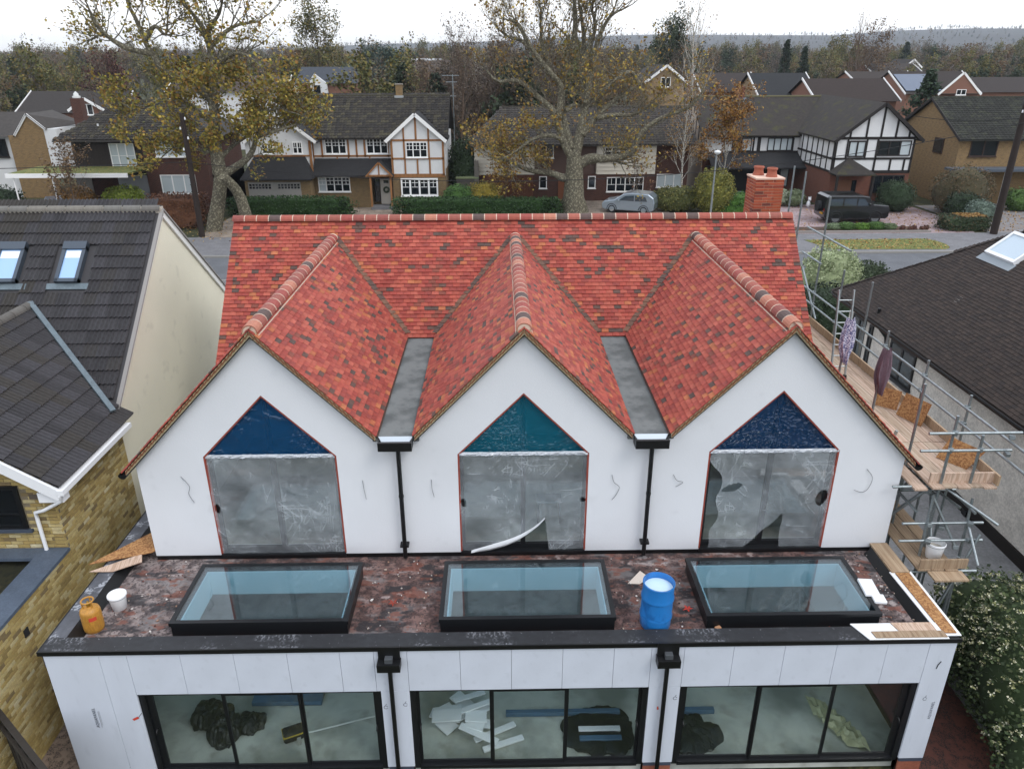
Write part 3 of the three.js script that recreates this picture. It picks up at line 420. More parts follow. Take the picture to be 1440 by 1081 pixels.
// front: joint-lined cement boards round three openings
const DOORS = [[-6.25, -2.36], [-1.9, 1.96], [2.47, 6.36]];
{
  boxPart('backing_wall', M.dark, ext, EXL + 0.03, EXR - 0.03, 2.1, 2.65, 2.2, 2.462);
  for (const [x0, x1] of [[EXL + 0.03, -6.27], [-2.34, -1.92], [1.98, 2.45], [6.38, EXR - 0.03]]) boxPart('backing_wall', M.dark, ext, x0, x1, 0, 2.1, 2.2, 2.462);
  boxPart('backing_wall', M.dark, ext, EXL + 0.03, EXR - 0.03, 2.65, 2.92, 2.3, 2.462);
  const T = 2.925, Hd = 2.075, B = 0.37, g = 0.005;
  const panel = (x0, x1, y0, y1) => { const m = mesh('cement_board', new RoundedBoxGeometry(x1 - x0 - g, y1 - y0 - g, 0.034, 1, 0.003), M.board, ext); m.position.set((x0 + x1) / 2, (y0 + y1) / 2, 2.481 + rr(-0.0015, 0.0015)); return m; };
  const xs = [-6.25, -5.43, -4.60, -3.77, -2.95, -2.42, -1.9, -1.07, -0.26, 0.55, 1.36, 1.95, 2.47, 3.25, 4.06, 4.88, 5.69, 6.36];
  for (let i = 0; i < xs.length - 1; i++) panel(xs[i], xs[i + 1], Hd, T);
  panel(-7.53, -6.68, B, T); panel(-6.68, -6.25, B, T); panel(-2.36, -1.9, B, Hd); panel(1.96, 2.47, B, Hd); panel(6.36, 6.79, B, T);
  for (const [x0, x1] of [[-7.5, -6.26], [-2.34, -1.92], [1.98, 2.45], [6.38, 6.78]]) { boxPart('plinth', std(0x3b4250, { roughness: 0.7 }), ext, x0, x1, 0.3, B - 0.004, 2.3, 2.5); boxPart('plinth', std(0x9a5a44, { map: rep(grainTex, 3, 3) }), ext, x0, x1, 0, 0.298, 2.3, 2.49); }
  // printed lettering and site marks on the boards (flat ink)
  const ink = (w, h, draw, wm, hm, x, y, rot = 0) => { const cv = document.createElement('canvas'); cv.width = w; cv.height = h; const k = cv.getContext('2d'); k.clearRect(0, 0, w, h); draw(k, w, h); const t = new THREE.CanvasTexture(cv); t.colorSpace = THREE.SRGBColorSpace; const m = mesh('board_print', new THREE.PlaneGeometry(wm, hm), new THREE.MeshStandardMaterial({ map: t, transparent: true, roughness: 0.9 }), ext); m.position.set(x, y, 2.503); m.rotation.z = rot; };
  const logo = k => { k.fillStyle = 'rgba(70,76,90,0.85)'; k.font = 'bold 52px sans-serif'; k.fillText('AQUAPANEL', 8, 60); k.font = '16px sans-serif'; k.fillStyle = 'rgba(90,96,110,0.6)'; k.fillRect(8, 84, 250, 5); k.fillRect(40, 98, 230, 4); };
  ink(360, 128, logo, 0.5, 0.18, -6.97, 1.63, Math.PI / 2); ink(360, 80, k => { k.fillStyle = 'rgba(80,86,100,0.7)'; k.font = 'bold 52px sans-serif'; k.fillText('AQUAPANEL', 8, 60); }, 0.46, 0.1, 6.68, 1.5, Math.PI / 2);
  const ring = k => { k.strokeStyle = 'rgba(90,96,108,0.7)'; k.lineWidth = 5; k.beginPath(); k.arc(32, 40, 15, 0.4, 6); k.moveTo(30, 20); k.lineTo(40, 4); k.stroke(); };
  for (const [x, y] of [[-2.3, 1.75], [-1.98, 1.8], [2.4, 1.85], [6.52, 1.75]]) ink(64, 64, ring, 0.13, 0.13, x, y);
  const red = k => { k.strokeStyle = 'rgba(200,60,40,0.95)'; k.lineWidth = 11; k.beginPath(); k.moveTo(10, 45); k.lineTo(34, 32); k.stroke(); k.strokeStyle = 'rgba(110,110,120,0.8)'; k.lineWidth = 3; k.beginPath(); k.moveTo(34, 32); k.lineTo(52, 8); k.stroke(); };
  ink(64, 64, red, 0.26, 0.26, -6.32, 1.6); ink(64, 64, k => { k.strokeStyle = 'rgba(215,80,50,0.95)'; k.lineWidth = 9; k.beginPath(); k.moveTo(32, 16); k.lineTo(34, 44); k.moveTo(28, 38); k.lineTo(40, 36); k.stroke(); }, 0.16, 0.16, 2.13, 1.62); ink(64, 64, k => { k.strokeStyle = 'rgba(30,34,40,0.95)'; k.lineWidth = 8; k.beginPath(); k.moveTo(24, 52); k.lineTo(30, 28); k.lineTo(46, 8); k.stroke(); }, 0.14, 0.22, 6.58, 2.45);
}
// hoppers and pipes on the lower front
for (const c of [-2.17, 2.2]) { const h = new MB(); h.box(c - 0.18, c + 0.18, 2.64, 2.78, 2.505, 2.68); h.box(c - 0.17, c + 0.17, 2.781, 3.02, 2.51, 2.545); const hp = h.build('hopper', M.black, ext); boxPart('outlet', std(0x565a5e, { metalness: 0.4, roughness: 0.5 }), hp, c - 0.06, c + 0.06, 2.782, 2.86, 2.546, 2.64); tubePart('downpipe', M.black, ext, [c, 2.65, 2.57], [c, 0.02, 2.57], 0.037, 12); }
// sliding doors
DOORS.forEach(([x0, x1], di) => {
  const T = 2.07, B = 0.28, t = 0.09, z0 = 2.36, z1 = 2.45; const f = new MB(); f.box(x0, x0 + t, B, T, z0, z1); f.box(x1 - t, x1, B, T, z0, z1); f.box(x0 + t, x1 - t, T - 0.06, T, z0, z1); f.box(x0 + t, x1 - t, B, B + 0.07, z0, z1 + 0.03);
  const fr = f.build('sliding_door', M.frame, ext); const w = (x1 - x0 - 2 * t) / 3;
  for (let i = 0; i < 3; i++) { const a = x0 + t + i * w, b = a + w, zz = z0 + 0.02 + (i % 2) * 0.03; const s = new MB(); const st = di === 0 ? (i === 0 ? 0.1 : 0.055) : di === 2 && i === 2 ? 0.1 : 0.05; s.box(a, a + (i === 0 ? st : 0.035), B + 0.07, T - 0.06, zz, zz + 0.03); s.box(b - (i === 2 ? st : 0.035), b, B + 0.07, T - 0.06, zz, zz + 0.03); s.box(a, b, B + 0.072, B + 0.13, zz + 0.002, zz + 0.028); s.box(a, b, T - 0.1, T - 0.062, zz + 0.002, zz + 0.028); const lf = s.build('door_leaf', M.frame, fr); boxPart('pane', M.glass, lf, a + 0.03, b - 0.03, B + 0.12, T - 0.095, zz + 0.011, zz + 0.019); }
  for (const hx2 of di === 1 ? [x0 + 0.14, x1 - 0.14] : di === 0 ? [x0 + 0.16, x1 - 0.12] : [x0 + 0.12, x1 - 0.16]) { const g = new THREE.TorusGeometry(0.055, 0.014, 8, 16, Math.PI); g.rotateY(Math.PI / 2); g.rotateX(-Math.PI / 2 + Math.PI / 2); const m = mesh('handle', g, M.black, fr); m.rotation.z = 0; m.position.set(hx2, 1.22, 2.45); }
});
// skylights
SKX.forEach((c, i) => {
  const k = new MB(), x0 = c - SW, x1 = c + SW, t = 0.1; const ring = (y0, y1, w, o) => { k.box(x0 + o, x1 - o, y0, y1, SZ1 - w - o, SZ1 - o); k.box(x0 + o, x1 - o, y0, y1, SZ0 + o, SZ0 + w + o); k.box(x0 + o, x0 + w + o, y0, y1, SZ0 + w + o, SZ1 - w - o); k.box(x1 - w - o, x1 - o, y0, y1, SZ0 + w + o, SZ1 - w - o); };
  ring(FR - 0.02, 3.06, t, 0.02); ring(3.062, 3.13, 0.075, 0);
  const s = k.build('skylight', M.frame, ext); boxPart('pane', M.glassSky, s, x0 + 0.07, x1 - 0.07, 3.108, 3.122, SZ0 + 0.07, SZ1 - 0.07);
  const r = new MB(), a = 0.121; r.box(x0 + a, x0 + a + 0.02, 2.57, 3.05, SZ0 + a, SZ1 - a); r.box(x1 - a - 0.02, x1 - a, 2.57, 3.05, SZ0 + a, SZ1 - a); r.box(x0 + a + 0.02, x1 - a - 0.02, 2.57, 3.05, SZ0 + a, SZ0 + a + 0.02); r.box(x0 + a + 0.02, x1 - a - 0.02, 2.57, 3.05, SZ1 - a - 0.02, SZ1 - a); r.build('reveal_lining', M.plaster, s);
});
// interior of the extension
{ const s = new THREE.Shape(); s.moveTo(EXL + 0.26, -2.2); s.lineTo(EXR - 0.23, -2.2); s.lineTo(EXR - 0.23, 6); s.lineTo(EXL + 0.26, 6); s.closePath(); for (const c of SKX) { const h = new THREE.Path(), x0 = c - SW + 0.115, x1 = c + SW - 0.115; h.moveTo(x0, -SZ1 + 0.115); h.lineTo(x0, -SZ0 - 0.115); h.lineTo(x1, -SZ0 - 0.115); h.lineTo(x1, -SZ1 + 0.115); h.closePath(); s.holes.push(h); } const g = new THREE.ExtrudeGeometry(s, { depth: 0.04, bevelEnabled: false }); g.rotateX(-Math.PI / 2); g.translate(0, 2.565, 0); mesh('ceiling', g, M.plaster, ext); }
boxPart('floor_slab', M.concrete, ext, EXL + 0.25, EXR - 0.22, 0.0, 0.25, -6, 2.34);
boxPart('back_wall', M.plaster, ext, EXL + 0.25, EXR - 0.22, 0.25, 2.6, -6.2, -6);
boxPart('side_wall', M.plaster, ext, 6.45, 6.5, 0.25, 2.6, -6, -0.3);
// things inside, seen through the doors
{
  reseed(21); const board = phys(0xf2f4f6, { roughness: 0.6 }), bag = phys(0x16181a, { roughness: 0.35 }), blue = std(0x4a6a86, { roughness: 0.6 });
  const lump = (name, label, cat, mat, x, z, sx, sy, sz, seed) => { const g = new THREE.IcosahedronGeometry(1, 12), p = g.attributes.position; for (let i = 0; i < p.count; i++) { const v = V(p.getX(i), p.getY(i), p.getZ(i)); const n = 0.45 + 1.05 * fbm(0.5 + v.x * 0.12 + seed * 0.1, 0.5 + v.z * 0.12 + v.y * 0.08, 16, 4, 40 + seed % 3); p.setXYZ(i, v.x * sx * n, Math.max(-0.02, v.y * sy * n + sy * 0.4), v.z * sz * n); } g.computeVertexNormals(); g.translate(x, 0.255, z); return tag(mesh(name, g, mat), label, cat); };
  for (let i = 0; i < 17; i++) { const w = rr(0.3, 0.75), d = rr(0.1, 0.3); const m = mesh('board_offcut', new RoundedBoxGeometry(w, 0.03, d, 1, 0.006), board); m.position.set(rr(-1.6, -0.75), 0.28 + i * 0.02, rr(1.15, 1.95)); m.rotation.set(rr(-0.12, 0.12), rr(-0.9, 1.1), rr(-0.15, 0.15)); tag(m, 'white board offcut in the heap behind the middle doors', 'board offcut', 'heap of white board offcuts'); }
  for (const [x, z, w, r, l] of [[-0.55, 1.75, 0.8, 0.45, 'long white strip pointing out of the offcut heap'], [-0.4, 2.0, 0.75, 0.35, 'second white strip lying in front of the offcut heap']]) { const m = mesh('white_strip', new RoundedBoxGeometry(w, 0.04, 0.11, 1, 0.006), board); m.position.set(x, 0.3, z); m.rotation.y = r; tag(m, l, 'board'); }
  const beam = (x0, x1, z, w, l, mat = blue) => { const m = mesh('insulation_strip', new RoundedBoxGeometry(x1 - x0, 0.1, w, 1, 0.01), mat); m.position.set((x0 + x1) / 2, 0.31, z); tag(m, l, 'board'); };
  beam(-0.35, 1.75, 1.35, 0.09, 'long blue grey strip on the slab behind the middle doors'); beam(0.95, 1.7, 1.95, 0.1, 'blue grey strip lying across the black sheet'); beam(0.95, 1.7, 1.75, 0.1, 'pale strip lying across the black sheet', board); beam(2.6, 3.5, 1.35, 0.1, 'short blue grey strip behind the right doors'); beam(-5.1, -3.8, 0.9, 0.3, 'wide blue board stack behind the left doors');
  lump('black_sheet', 'crumpled black plastic sheet on the slab behind the middle doors', 'plastic sheet', bag, 1.35, 1.75, 0.6, 0.06, 0.55, 3); lump('black_sheet', 'crumpled black plastic sheet with rolled edge behind the right doors', 'plastic sheet', bag, 2.95, 1.85, 0.48, 0.08, 0.5, 5);
  lump('rubble_sack', 'full black rubble sack behind the left doors', 'sack', bag, -5.35, 1.75, 0.28, 0.3, 0.3, 1); lump('rubble_sack', 'dark low rubble sack beside the full sack', 'sack', bag, -5.75, 1.35, 0.33, 0.24, 0.3, 2); lump('rubble_sack', 'slumped dark sack near the door frame', 'sack', bag, -5.0, 1.45, 0.25, 0.13, 0.25, 4);
  { const bt = thing('tool_bag', 'black and yellow tool bag on the slab behind the left doors', 'tool bag', [-4.15, 0.25, 1.75], 0.4); mesh('body', new RoundedBoxGeometry(0.36, 0.2, 0.24, 3, 0.05).translate(0, 0.1, 0), std(0x1d1e20), bt); mesh('strap', new RoundedBoxGeometry(0.37, 0.035, 0.245, 2, 0.01).translate(0, 0.15, 0), std(0xa9932e), bt); mesh('handle', new THREE.TorusGeometry(0.08, 0.012, 6, 14, Math.PI).translate(0, 0.2, 0), std(0x1d1e20), bt); }
  const br = thing('broom', 'long pale broom lying on the slab behind the left doors', 'broom', [-3.3, 0.3, 1.55], 0.28); tubePart('handle', std(0xd2d4d0), br, [-0.75, 0.02, 0], [0.85, 0.05, 0], 0.016); mesh('brush_head', new RoundedBoxGeometry(0.07, 0.08, 0.35, 2, 0.01).translate(-0.78, 0, 0), std(0x9a9a94), br);
  const ys = new MB(), nn = 14; const Q = (i, j) => { const a = i / nn, b = j / nn; return [5.3 + 0.7 * a, 0.27 + 0.05 * wr(a * 3, b * 3, 9) * 3, 1.2 + 0.95 * b + 0.35 * (a - 0.5)]; }; for (let i = 0; i < nn; i++) for (let j = 0; j < nn; j++) if (Math.abs(i - j) < 7) ys.quad(Q(i, j + 1), Q(i + 1, j + 1), Q(i + 1, j), Q(i, j)); tag(ys.build('crumpled_sheet', phys(0xd9d7b0, { transmission: 0.3, roughness: 0.4, side: THREE.DoubleSide })), 'pale yellow clear wrap on the slab behind the right doors', 'plastic sheet');
  // bits seen in the gable rooms
  { const w = thing('tool_stand', 'dark tool stand inside the middle gable window', 'tool stand', [0.55, 2.8, -1.2]); boxPart('top', std(0x8c8f92), w, -0.25, 0.25, 0.5, 0.54, -0.15, 0.15); for (const s of [-1, 1]) tubePart('leg', M.dark, w, [s * 0.22, 0, 0.1], [s * 0.2, 0.5, 0], 0.015); }
}
// ---------- things on the flat roof ----------
{
  // blue barrel, cut open, part filled
  const b = thing('plastic_barrel', 'open blue plastic barrel with milky water beside the middle skylight', 'barrel', [2.1, FR, 1.93]); b.rotation.z = -0.01; const bl = phys(0x2476be, { roughness: 0.32, side: THREE.DoubleSide, map: ctex(256, 256, (u, v) => mixc([255, 255, 255], [196, 206, 214], sstep(0.55, 0.75, fbm(u, v, 8, 4, 41))), [1, 1]) });
  mesh('body', lathe([[0, 0.01], [0.22, 0.01], [0.245, 0.05], [0.25, 0.2], [0.262, 0.23], [0.262, 0.27], [0.252, 0.3], [0.252, 0.55], [0.264, 0.58], [0.264, 0.62], [0.25, 0.66], [0.247, 0.84], [0.256, 0.85], [0.256, 0.87], [0.24, 0.872], [0.236, 0.6], [0.23, 0.05]], 40), bl, b);
  mesh('water', new THREE.CylinderGeometry(0.234, 0.234, 0.01, 36).translate(0, 0.76, 0), phys(0xc4dcea, { roughness: 0.08 }), b);
  // gas cylinder
  const gcol = phys(0xc08a38, { roughness: 0.45, map: rep(grainTex, 1, 1) }), gas = thing('gas_cylinder', 'yellow gas cylinder with guard ring standing in the parapet corner', 'gas cylinder', [-7.06, FR, 1.83]);
  mesh('body', lathe([[0, 0], [0.13, 0], [0.15, 0.02], [0.155, 0.06], [0.155, 0.36], [0.14, 0.41], [0.09, 0.45], [0.04, 0.46], [0, 0.46]], 32), gcol, gas); mesh('foot_ring', lathe([[0.125, 0], [0.14, 0], [0.14, 0.05], [0.125, 0.05]], 28), gcol, gas);
  const gr = new THREE.TorusGeometry(0.09, 0.014, 8, 24); gr.rotateX(Math.PI / 2); gr.translate(0, 0.57, 0); mesh('guard_ring', gr, gcol, gas); for (const a of [0.4, 2.5, 4.6]) tubePart('guard_post', gcol, gas, [0.08 * Math.cos(a), 0.44, 0.08 * Math.sin(a)], [0.09 * Math.cos(a), 0.57, 0.09 * Math.sin(a)], 0.012); mesh('valve', lathe([[0, 0.45], [0.03, 0.45], [0.03, 0.5], [0.018, 0.51], [0.018, 0.55], [0, 0.55]], 14), std(0xb08d3c, { metalness: 0.7, roughness: 0.4 }), gas);
  { const lb = new THREE.CylinderGeometry(0.157, 0.157, 0.07, 24, 1, true, 0.25, 0.75); lb.translate(0, 0.29, 0); mesh('warning_label', lb, std(0xc2402c), gas); }
  const bucket = (label, pos, lid, s = 1) => { const g = thing('bucket', label, 'bucket', pos); const wp = phys(0xe6e8ea, { roughness: 0.4, side: THREE.DoubleSide }); mesh('body', lathe([[0, 0.005], [0.12, 0.005], [0.15, 0.27], [0.158, 0.275], [0.158, 0.3], [0.15, 0.31], [0.145, 0.3], [0.12, 0.02]], 32), wp, g); if (lid) mesh('lid', lathe([[0, 0.305], [0.13, 0.303], [0.14, 0.313], [0.165, 0.315], [0.167, 0.28], [0.16, 0.28]], 32), wp, g); else mesh('contents', new THREE.CylinderGeometry(0.135, 0.135, 0.01, 28).translate(0, 0.19, 0), std(0xb9b3a8), g); const h = new THREE.TorusGeometry(0.15, 0.004, 6, 24, Math.PI); h.rotateX(1.5); h.translate(0, 0.25, 0); mesh('handle', h, M.steel, g); g.scale.setScalar(s); };
  bucket('white lidded plastic bucket beside the yellow gas cylinder', [-6.88, FR, 1.33], true, 0.92); bucket('open white bucket on the low scaffold boards', [7.42, 3.06, 0.5], false, 1.05);
  const osb = (name, label, pts, pos, ry, tilt, mat = M.osb) => { const m = new MB().prism(pts.map(p => [p[0], 0, p[1]]).reverse(), [0, 0.015, 0]).build(name, mat); m.position.set(...pos); m.rotation.set(tilt[0], ry, tilt[1], 'YXZ'); return tag(m, label, 'board'); };
  osb('board_sheet', 'pointed chipboard offcut lying over the left parapet', [[-0.55, 0.3], [0.42, -0.5], [0.5, -0.1], [0.75, -0.02], [0.45, 0.16]], [-7.35, 3.05, 0.0], 0.25, [0.05, -0.05]); osb('board_sheet', 'brown chipboard strip under the pointed offcut', [[-0.5, 0.2], [0.3, -0.15], [0.35, 0.1], [-0.1, 0.28]], [-7.28, 3.02, 0.28], 0.2, [0.02, 0], M.woodPink);
  // right-hand corner: white membrane and timber laid on the parapet
  osb('membrane_sheet', 'white membrane strip on the unfinished front parapet corner', [[5.2, 2.16], [6.62, 2.16], [6.62, 2.52], [5.36, 2.52]], [0, 3.006, 0], 0, [0, 0], M.whitePlastic); osb('membrane_sheet', 'white membrane folded along the right parapet', [[6.47, 0.85], [6.86, 0.85], [6.86, 2.44], [6.53, 2.44]], [0, 2.993, 0], 0, [0, 0], M.whitePlastic);
  osb('plywood_strip', 'grey plywood strip lying on the white front membrane', [[5.45, 2.36], [6.6, 2.36], [6.6, 2.5], [5.47, 2.5]], [0, 3.024, 0], 0, [0, 0], M.woodGrey); osb('plywood_strip', 'wide pale plywood piece at the front parapet corner', [[5.85, 2.17], [6.5, 2.17], [6.5, 2.356], [5.9, 2.356]], [0, 3.024, 0], 0, [0, 0], M.woodPink); osb('plywood_strip', 'golden plywood strip capping the right parapet', [[6.55, 0.9], [6.8, 0.9], [6.8, 2.4], [6.59, 2.4]], [0, 3.012, 0], 0, [0, 0], M.osb);
  { const m = new MB().box(6.5, 6.82, 2.992, 3.03, 0.02, 0.88).build('timber_coping', M.wood); tag(m, 'weathered timber plate on the right parapet by the scaffold', 'timber'); }
  const wb = thing('polystyrene_offcut', 'two white foam offcuts leaning on the right skylight edge', 'offcut', [5.78, 3.14, 1.45], -0.1); mesh('piece', new RoundedBoxGeometry(0.24, 0.05, 0.42, 2, 0.01).translate(0.02, 0.02, 0), M.whitePlastic, wb); mesh('piece', new RoundedBoxGeometry(0.2, 0.05, 0.2, 2, 0.01).translate(0.1, 0.0, 0.26), M.whitePlastic, wb);
  { const m = osb('card_scrap', 'torn pale card scrap behind the blue barrel', [[-0.2, 0.1], [0.12, -0.14], [0.22, 0.05], [0, 0.16]], [2.0, FR + 0.02, 0.75], 0.2, [0.1, 0.05], std(0xc9bdb2)); }
  // grit, leaves and flakes nobody could count
  const gm = new MB(); reseed(9); const bands = [[-7.1, -5.9], [-2.75, -1.5], [1.55, 2.8], [5.9, 6.4]];
  for (let i = 0; i < 260; i++) { const b2 = pick(bands), x = rr(...b2), z = rr(0.1, 2.15), s = rr(0.006, 0.022) * (rnd() < 0.06 ? 1.8 : 1); gm.tint(C(pick([0xb0a8a4, 0xcfcac6, 0x6d4038, 0x4b3a38, 0x9a7a66, 0xb9aa9a, 0x2c2628]))); const a = rr(0, 6.28), q = k => [x + Math.cos(a + k) * s * rr(0.6, 1.2), FR + rr(0.006, 0.02), z + Math.sin(a + k) * s * rr(0.6, 1.2)]; const p = [q(0), q(-1.6), q(-3.2), q(-4.7)]; gm.prism([...p].reverse(), [0, 0.012, 0]); }
  tag(gm.build('roof_debris', new THREE.MeshStandardMaterial({ vertexColors: true, roughness: 0.9 })), 'grit and flakes scattered over the flat roof', 'debris', null, 'stuff');
  reseed(31); for (const [x, z, l] of [[-2.25, 1.35, 'crumpled red leaf on the roof between the left and middle skylights'], [2.72, 1.6, 'bright red leaf beside the right skylight corner'], [4.9, 2.14, 'brown red leaf clump against the front parapet']]) { const m = new MB(); for (let k = 0; k < 5; k++) { const a = k * 1.25 + rr(0, 0.5); m.quad([0, 0.02, 0], [Math.cos(a) * 0.04 - 0.02 * Math.sin(a), 0.03, Math.sin(a) * 0.04 + 0.02 * Math.cos(a)], [Math.cos(a) * 0.09, rr(0.01, 0.05), Math.sin(a) * 0.09], [Math.cos(a) * 0.04 + 0.02 * Math.sin(a), 0.03, Math.sin(a) * 0.04 - 0.02 * Math.cos(a)]); } const o = m.build('fallen_leaf', std(l[0] === 'b' && l[2] === 'i' ? 0xb83a2c : 0x8a3526, { side: THREE.DoubleSide })); o.position.set(x, FR + 0.02, z); tag(o, l, 'leaf'); }
  { const m = mesh('brick_scrap', new RoundedBoxGeometry(0.1, 0.06, 0.07, 1, 0.01), std(0xb98a66)); m.position.set(3.1, FR + 0.04, 2.08); m.rotation.y = 0.4; tag(m, 'small buff brick scrap below the right skylight', 'brick'); }
}
// ---------- scaffolding along the right side ----------
{
  const sc = thing('scaffolding', 'galvanised tube scaffold with timber platform along the right side of the white house', 'scaffolding', [0, 0, 0]);
  const R = 0.026, tb = (n, a, b, r = R) => tubePart(n, M.steel, sc, a, b, r, 10);
  const cpl = (x, y, z) => { const m = mesh('coupler', cg, cm, sc); m.position.set(x, y, z); m.rotation.set(rr(-0.3, 0.3), rr(0, 3), 0); }, cg = new RoundedBoxGeometry(0.085, 0.08, 0.1, 1, 0.015), cm = phys(0x7c8486, { metalness: 0.6, roughness: 0.5 });
  reseed(3); const PY = 4.4, zs = [-1.18, -2.75, -4.5, -5.65, -7.2, -8.75], top = [5.5, 5.58, 5.6, 6.42, 6.3, 7.9];
  zs.forEach((z, i) => { tb('standard', [8.52, 0, z], [8.52, top[i], z]); cpl(8.5, 5.24, z); cpl(8.5, 4.9, z); });
  for (const [z, h] of [[-0.6, 6.0], [-2.15, 6.04], [-3.85, 6.15]]) tb('standard', [7.22, 0, z], [7.22, h, z]);
  tb('standard', [7.44, 2.9, 0.17], [7.44, 5.74, 0.17]); tb('standard', [7.97, 4.3, 0.17], [7.97, 5.36, 0.17]);
  tb('guard_rail', [8.46, 5.24, -9.4], [8.46, 5.24, 1.2]); tb('guard_rail', [8.46, 4.9, -9.4], [8.46, 4.9, 1.2]);
  tb('guard_rail', [8.5, 6.85, -9.9], [8.5, 6.85, -7.0]); tb('guard_rail', [8.5, 6.1, -10.0], [8.5, 6.1, -8.6]); tb('standard', [8.5, 0, -10.6], [8.5, 8.3, -10.6]); tb('standard', [8.45, 0, -11.4], [8.45, 8.35, -11.4]); tb('brace', [8.46, 5.7, -9.7], [8.46, 4.6, -8.3]);
  tb('end_rail', [6.98, 5.43, 0.22], [8.6, 5.43, 0.22]); tb('end_rail', [6.9, 5.09, 0.22], [8.5, 5.09, 0.22]); for (const [x, y] of [[7.44, 5.43], [7.44, 5.09], [7.97, 5.09], [8.46, 5.33], [8.46, 5.0]]) cpl(x, y, 0.2);
  tb('transom', [6.62, 4.31, 0.12], [8.2, 4.31, 0.12]); for (const z of [-1.1, -2.7, -4.4, -5.6, -7.1, -8.6]) tb('transom', [7.0, 4.3, z], [8.7, 4.3, z]);
  tb('ledger', [8.46, 4.25, -9], [8.46, 4.25, 0.1]); tb('ledger', [7.28, 4.25, -9], [7.28, 4.25, 0.2]);
  // platform boards
  const bm = [M.woodPink, std(0xb4a698, { map: rep(woodTex, 2, 0.5), roughness: 0.9 }), std(0xbba99c, { map: rep(woodTex, 2, 0.4), roughness: 0.9 }), M.woodGrey];
  for (let k = 0; k < 5; k++) for (const [z0, z1] of [[-9.2, -5.3], [-5.28, -1.4], [-1.38, 0.32 - (k % 2) * 0.03]]) { const x0 = 7.22 + k * 0.232; const m = mesh('scaffold_board', new RoundedBoxGeometry(0.226, 0.038, z1 - z0, 1, 0.004), bm[Math.floor(rnd() * 3)], sc); m.position.set(x0 + 0.113, PY - 0.02 + rr(-0.004, 0.004), (z0 + z1) / 2); const uv = m.geometry.attributes.uv; const p = m.geometry.attributes.position; for (let i = 0; i < uv.count; i++) uv.setXY(i, p.getX(i) + k * 0.37, p.getZ(i)); }
  boxPart('toe_board', M.wood, sc, 8.38, 8.42, PY, PY + 0.2, -5.3, 0.28); boxPart('toe_board', M.wood, sc, 8.38, 8.42, PY, PY + 0.2, -9.3, -5.32); boxPart('toe_board', M.woodPink, sc, 7.24, 8.38, PY, PY + 0.2, 0.12, 0.16);
  boxPart('back_board', M.wood, sc, 7.2, 7.24, PY, PY + 0.22, -9.3, -5.0);
  boxPart('inside_board', M.woodPink, sc, 6.96, 7.19, PY - 0.1, PY - 0.062, -1.5, 0.25);
  // lower lift beside the flat roof
  for (const [x, z] of [[7.12, 0.62], [7.95, 0.62], [7.12, -1.1], [7.95, -1.1]]) tb('standard', [x, 0, z], [x + (z > 0 && x < 7.5 ? 0.12 : 0), x < 7.5 && z > 0 ? 4.28 : 4.2, z - (z > 0 ? 0.25 : 0)]);
  for (const [y, z, x0, x1] of [[3.75, 0.45, 6.75, 8.2], [3.45, 0.55, 6.7, 8.2], [4.0, -0.7, 7.1, 8.6], [3.6, -0.9, 7.1, 8.5], [2.93, 0.75, 6.9, 8.1]]) tb('transom', [x0, y, z], [x1, y, z]);
  tb('brace', [6.86, 3.2, -0.4], [7.4, 4.35, 0.1]); tb('brace', [7.3, 4.2, 0.25], [7.75, 3.3, 0.55]); tb('brace', [7.55, 4.3, 0.12], [8.25, 3.9, 0.75]); tb('brace', [7.15, 3.0, -0.8], [7.9, 4.1, -0.5]); tb('brace', [7.95, 3.9, -0.9], [7.45, 3.0, 0.4]); tb('brace', [7.95, 3.75, 0.4], [7.95, 3.2, 0.95]);
  for (const p of [[7.2, 3.75, 0.5], [7.2, 3.45, 0.58], [7.95, 3.75, 0.48], [7.95, 3.45, 0.57], [7.5, 3.62, 0.4], [7.6, 3.95, -0.2], [7.5, 4.15, -0.4], [7.3, 4.2, 0.1], [7.75, 3.3, 0.55]]) cpl(...p);
  for (const [x0, z0, z1] of [[6.98, -2.6, 0.85], [7.22, -2.6, 0.85], [7.46, -2.6, 0.88]]) { const m = mesh('scaffold_board', new RoundedBoxGeometry(0.226, 0.038, z1 - z0, 1, 0.004), M.woodGrey, sc); m.position.set(x0 + 0.113, 3.03, (z0 + z1) / 2); const uv = m.geometry.attributes.uv, p = m.geometry.attributes.position; for (let i = 0; i < uv.count; i++) uv.setXY(i, p.getX(i), p.getZ(i)); }
  boxPart('toe_board', M.woodGrey, sc, 7.0, 7.85, 3.05, 3.24, 0.8, 0.84); boxPart('scaffold_board', M.wood, sc, 7.15, 7.75, 2.985, 3.02, 0.86, 1.12);
  for (const [a, b] of [[[7.0, 3.1, -2.4], [7.0, 4.2, -0.3]], [[7.0, 4.1, -3], [7.9, 3.9, 0.2]], [[7.05, 3.9, -2.2], [7.05, 3.9, 0.3]], [[7.9, 4.05, -2], [7.9, 4.05, 0.6]], [[7.6, 2.2, 0.75], [8.1, 3.6, 0.6]], [[7.1, 2.0, 0.75], [7.1, 3.05, 0.75]], [[7.75, 1.8, 0.7], [7.75, 3.2, 0.7]]]) tb('brace', a, b);
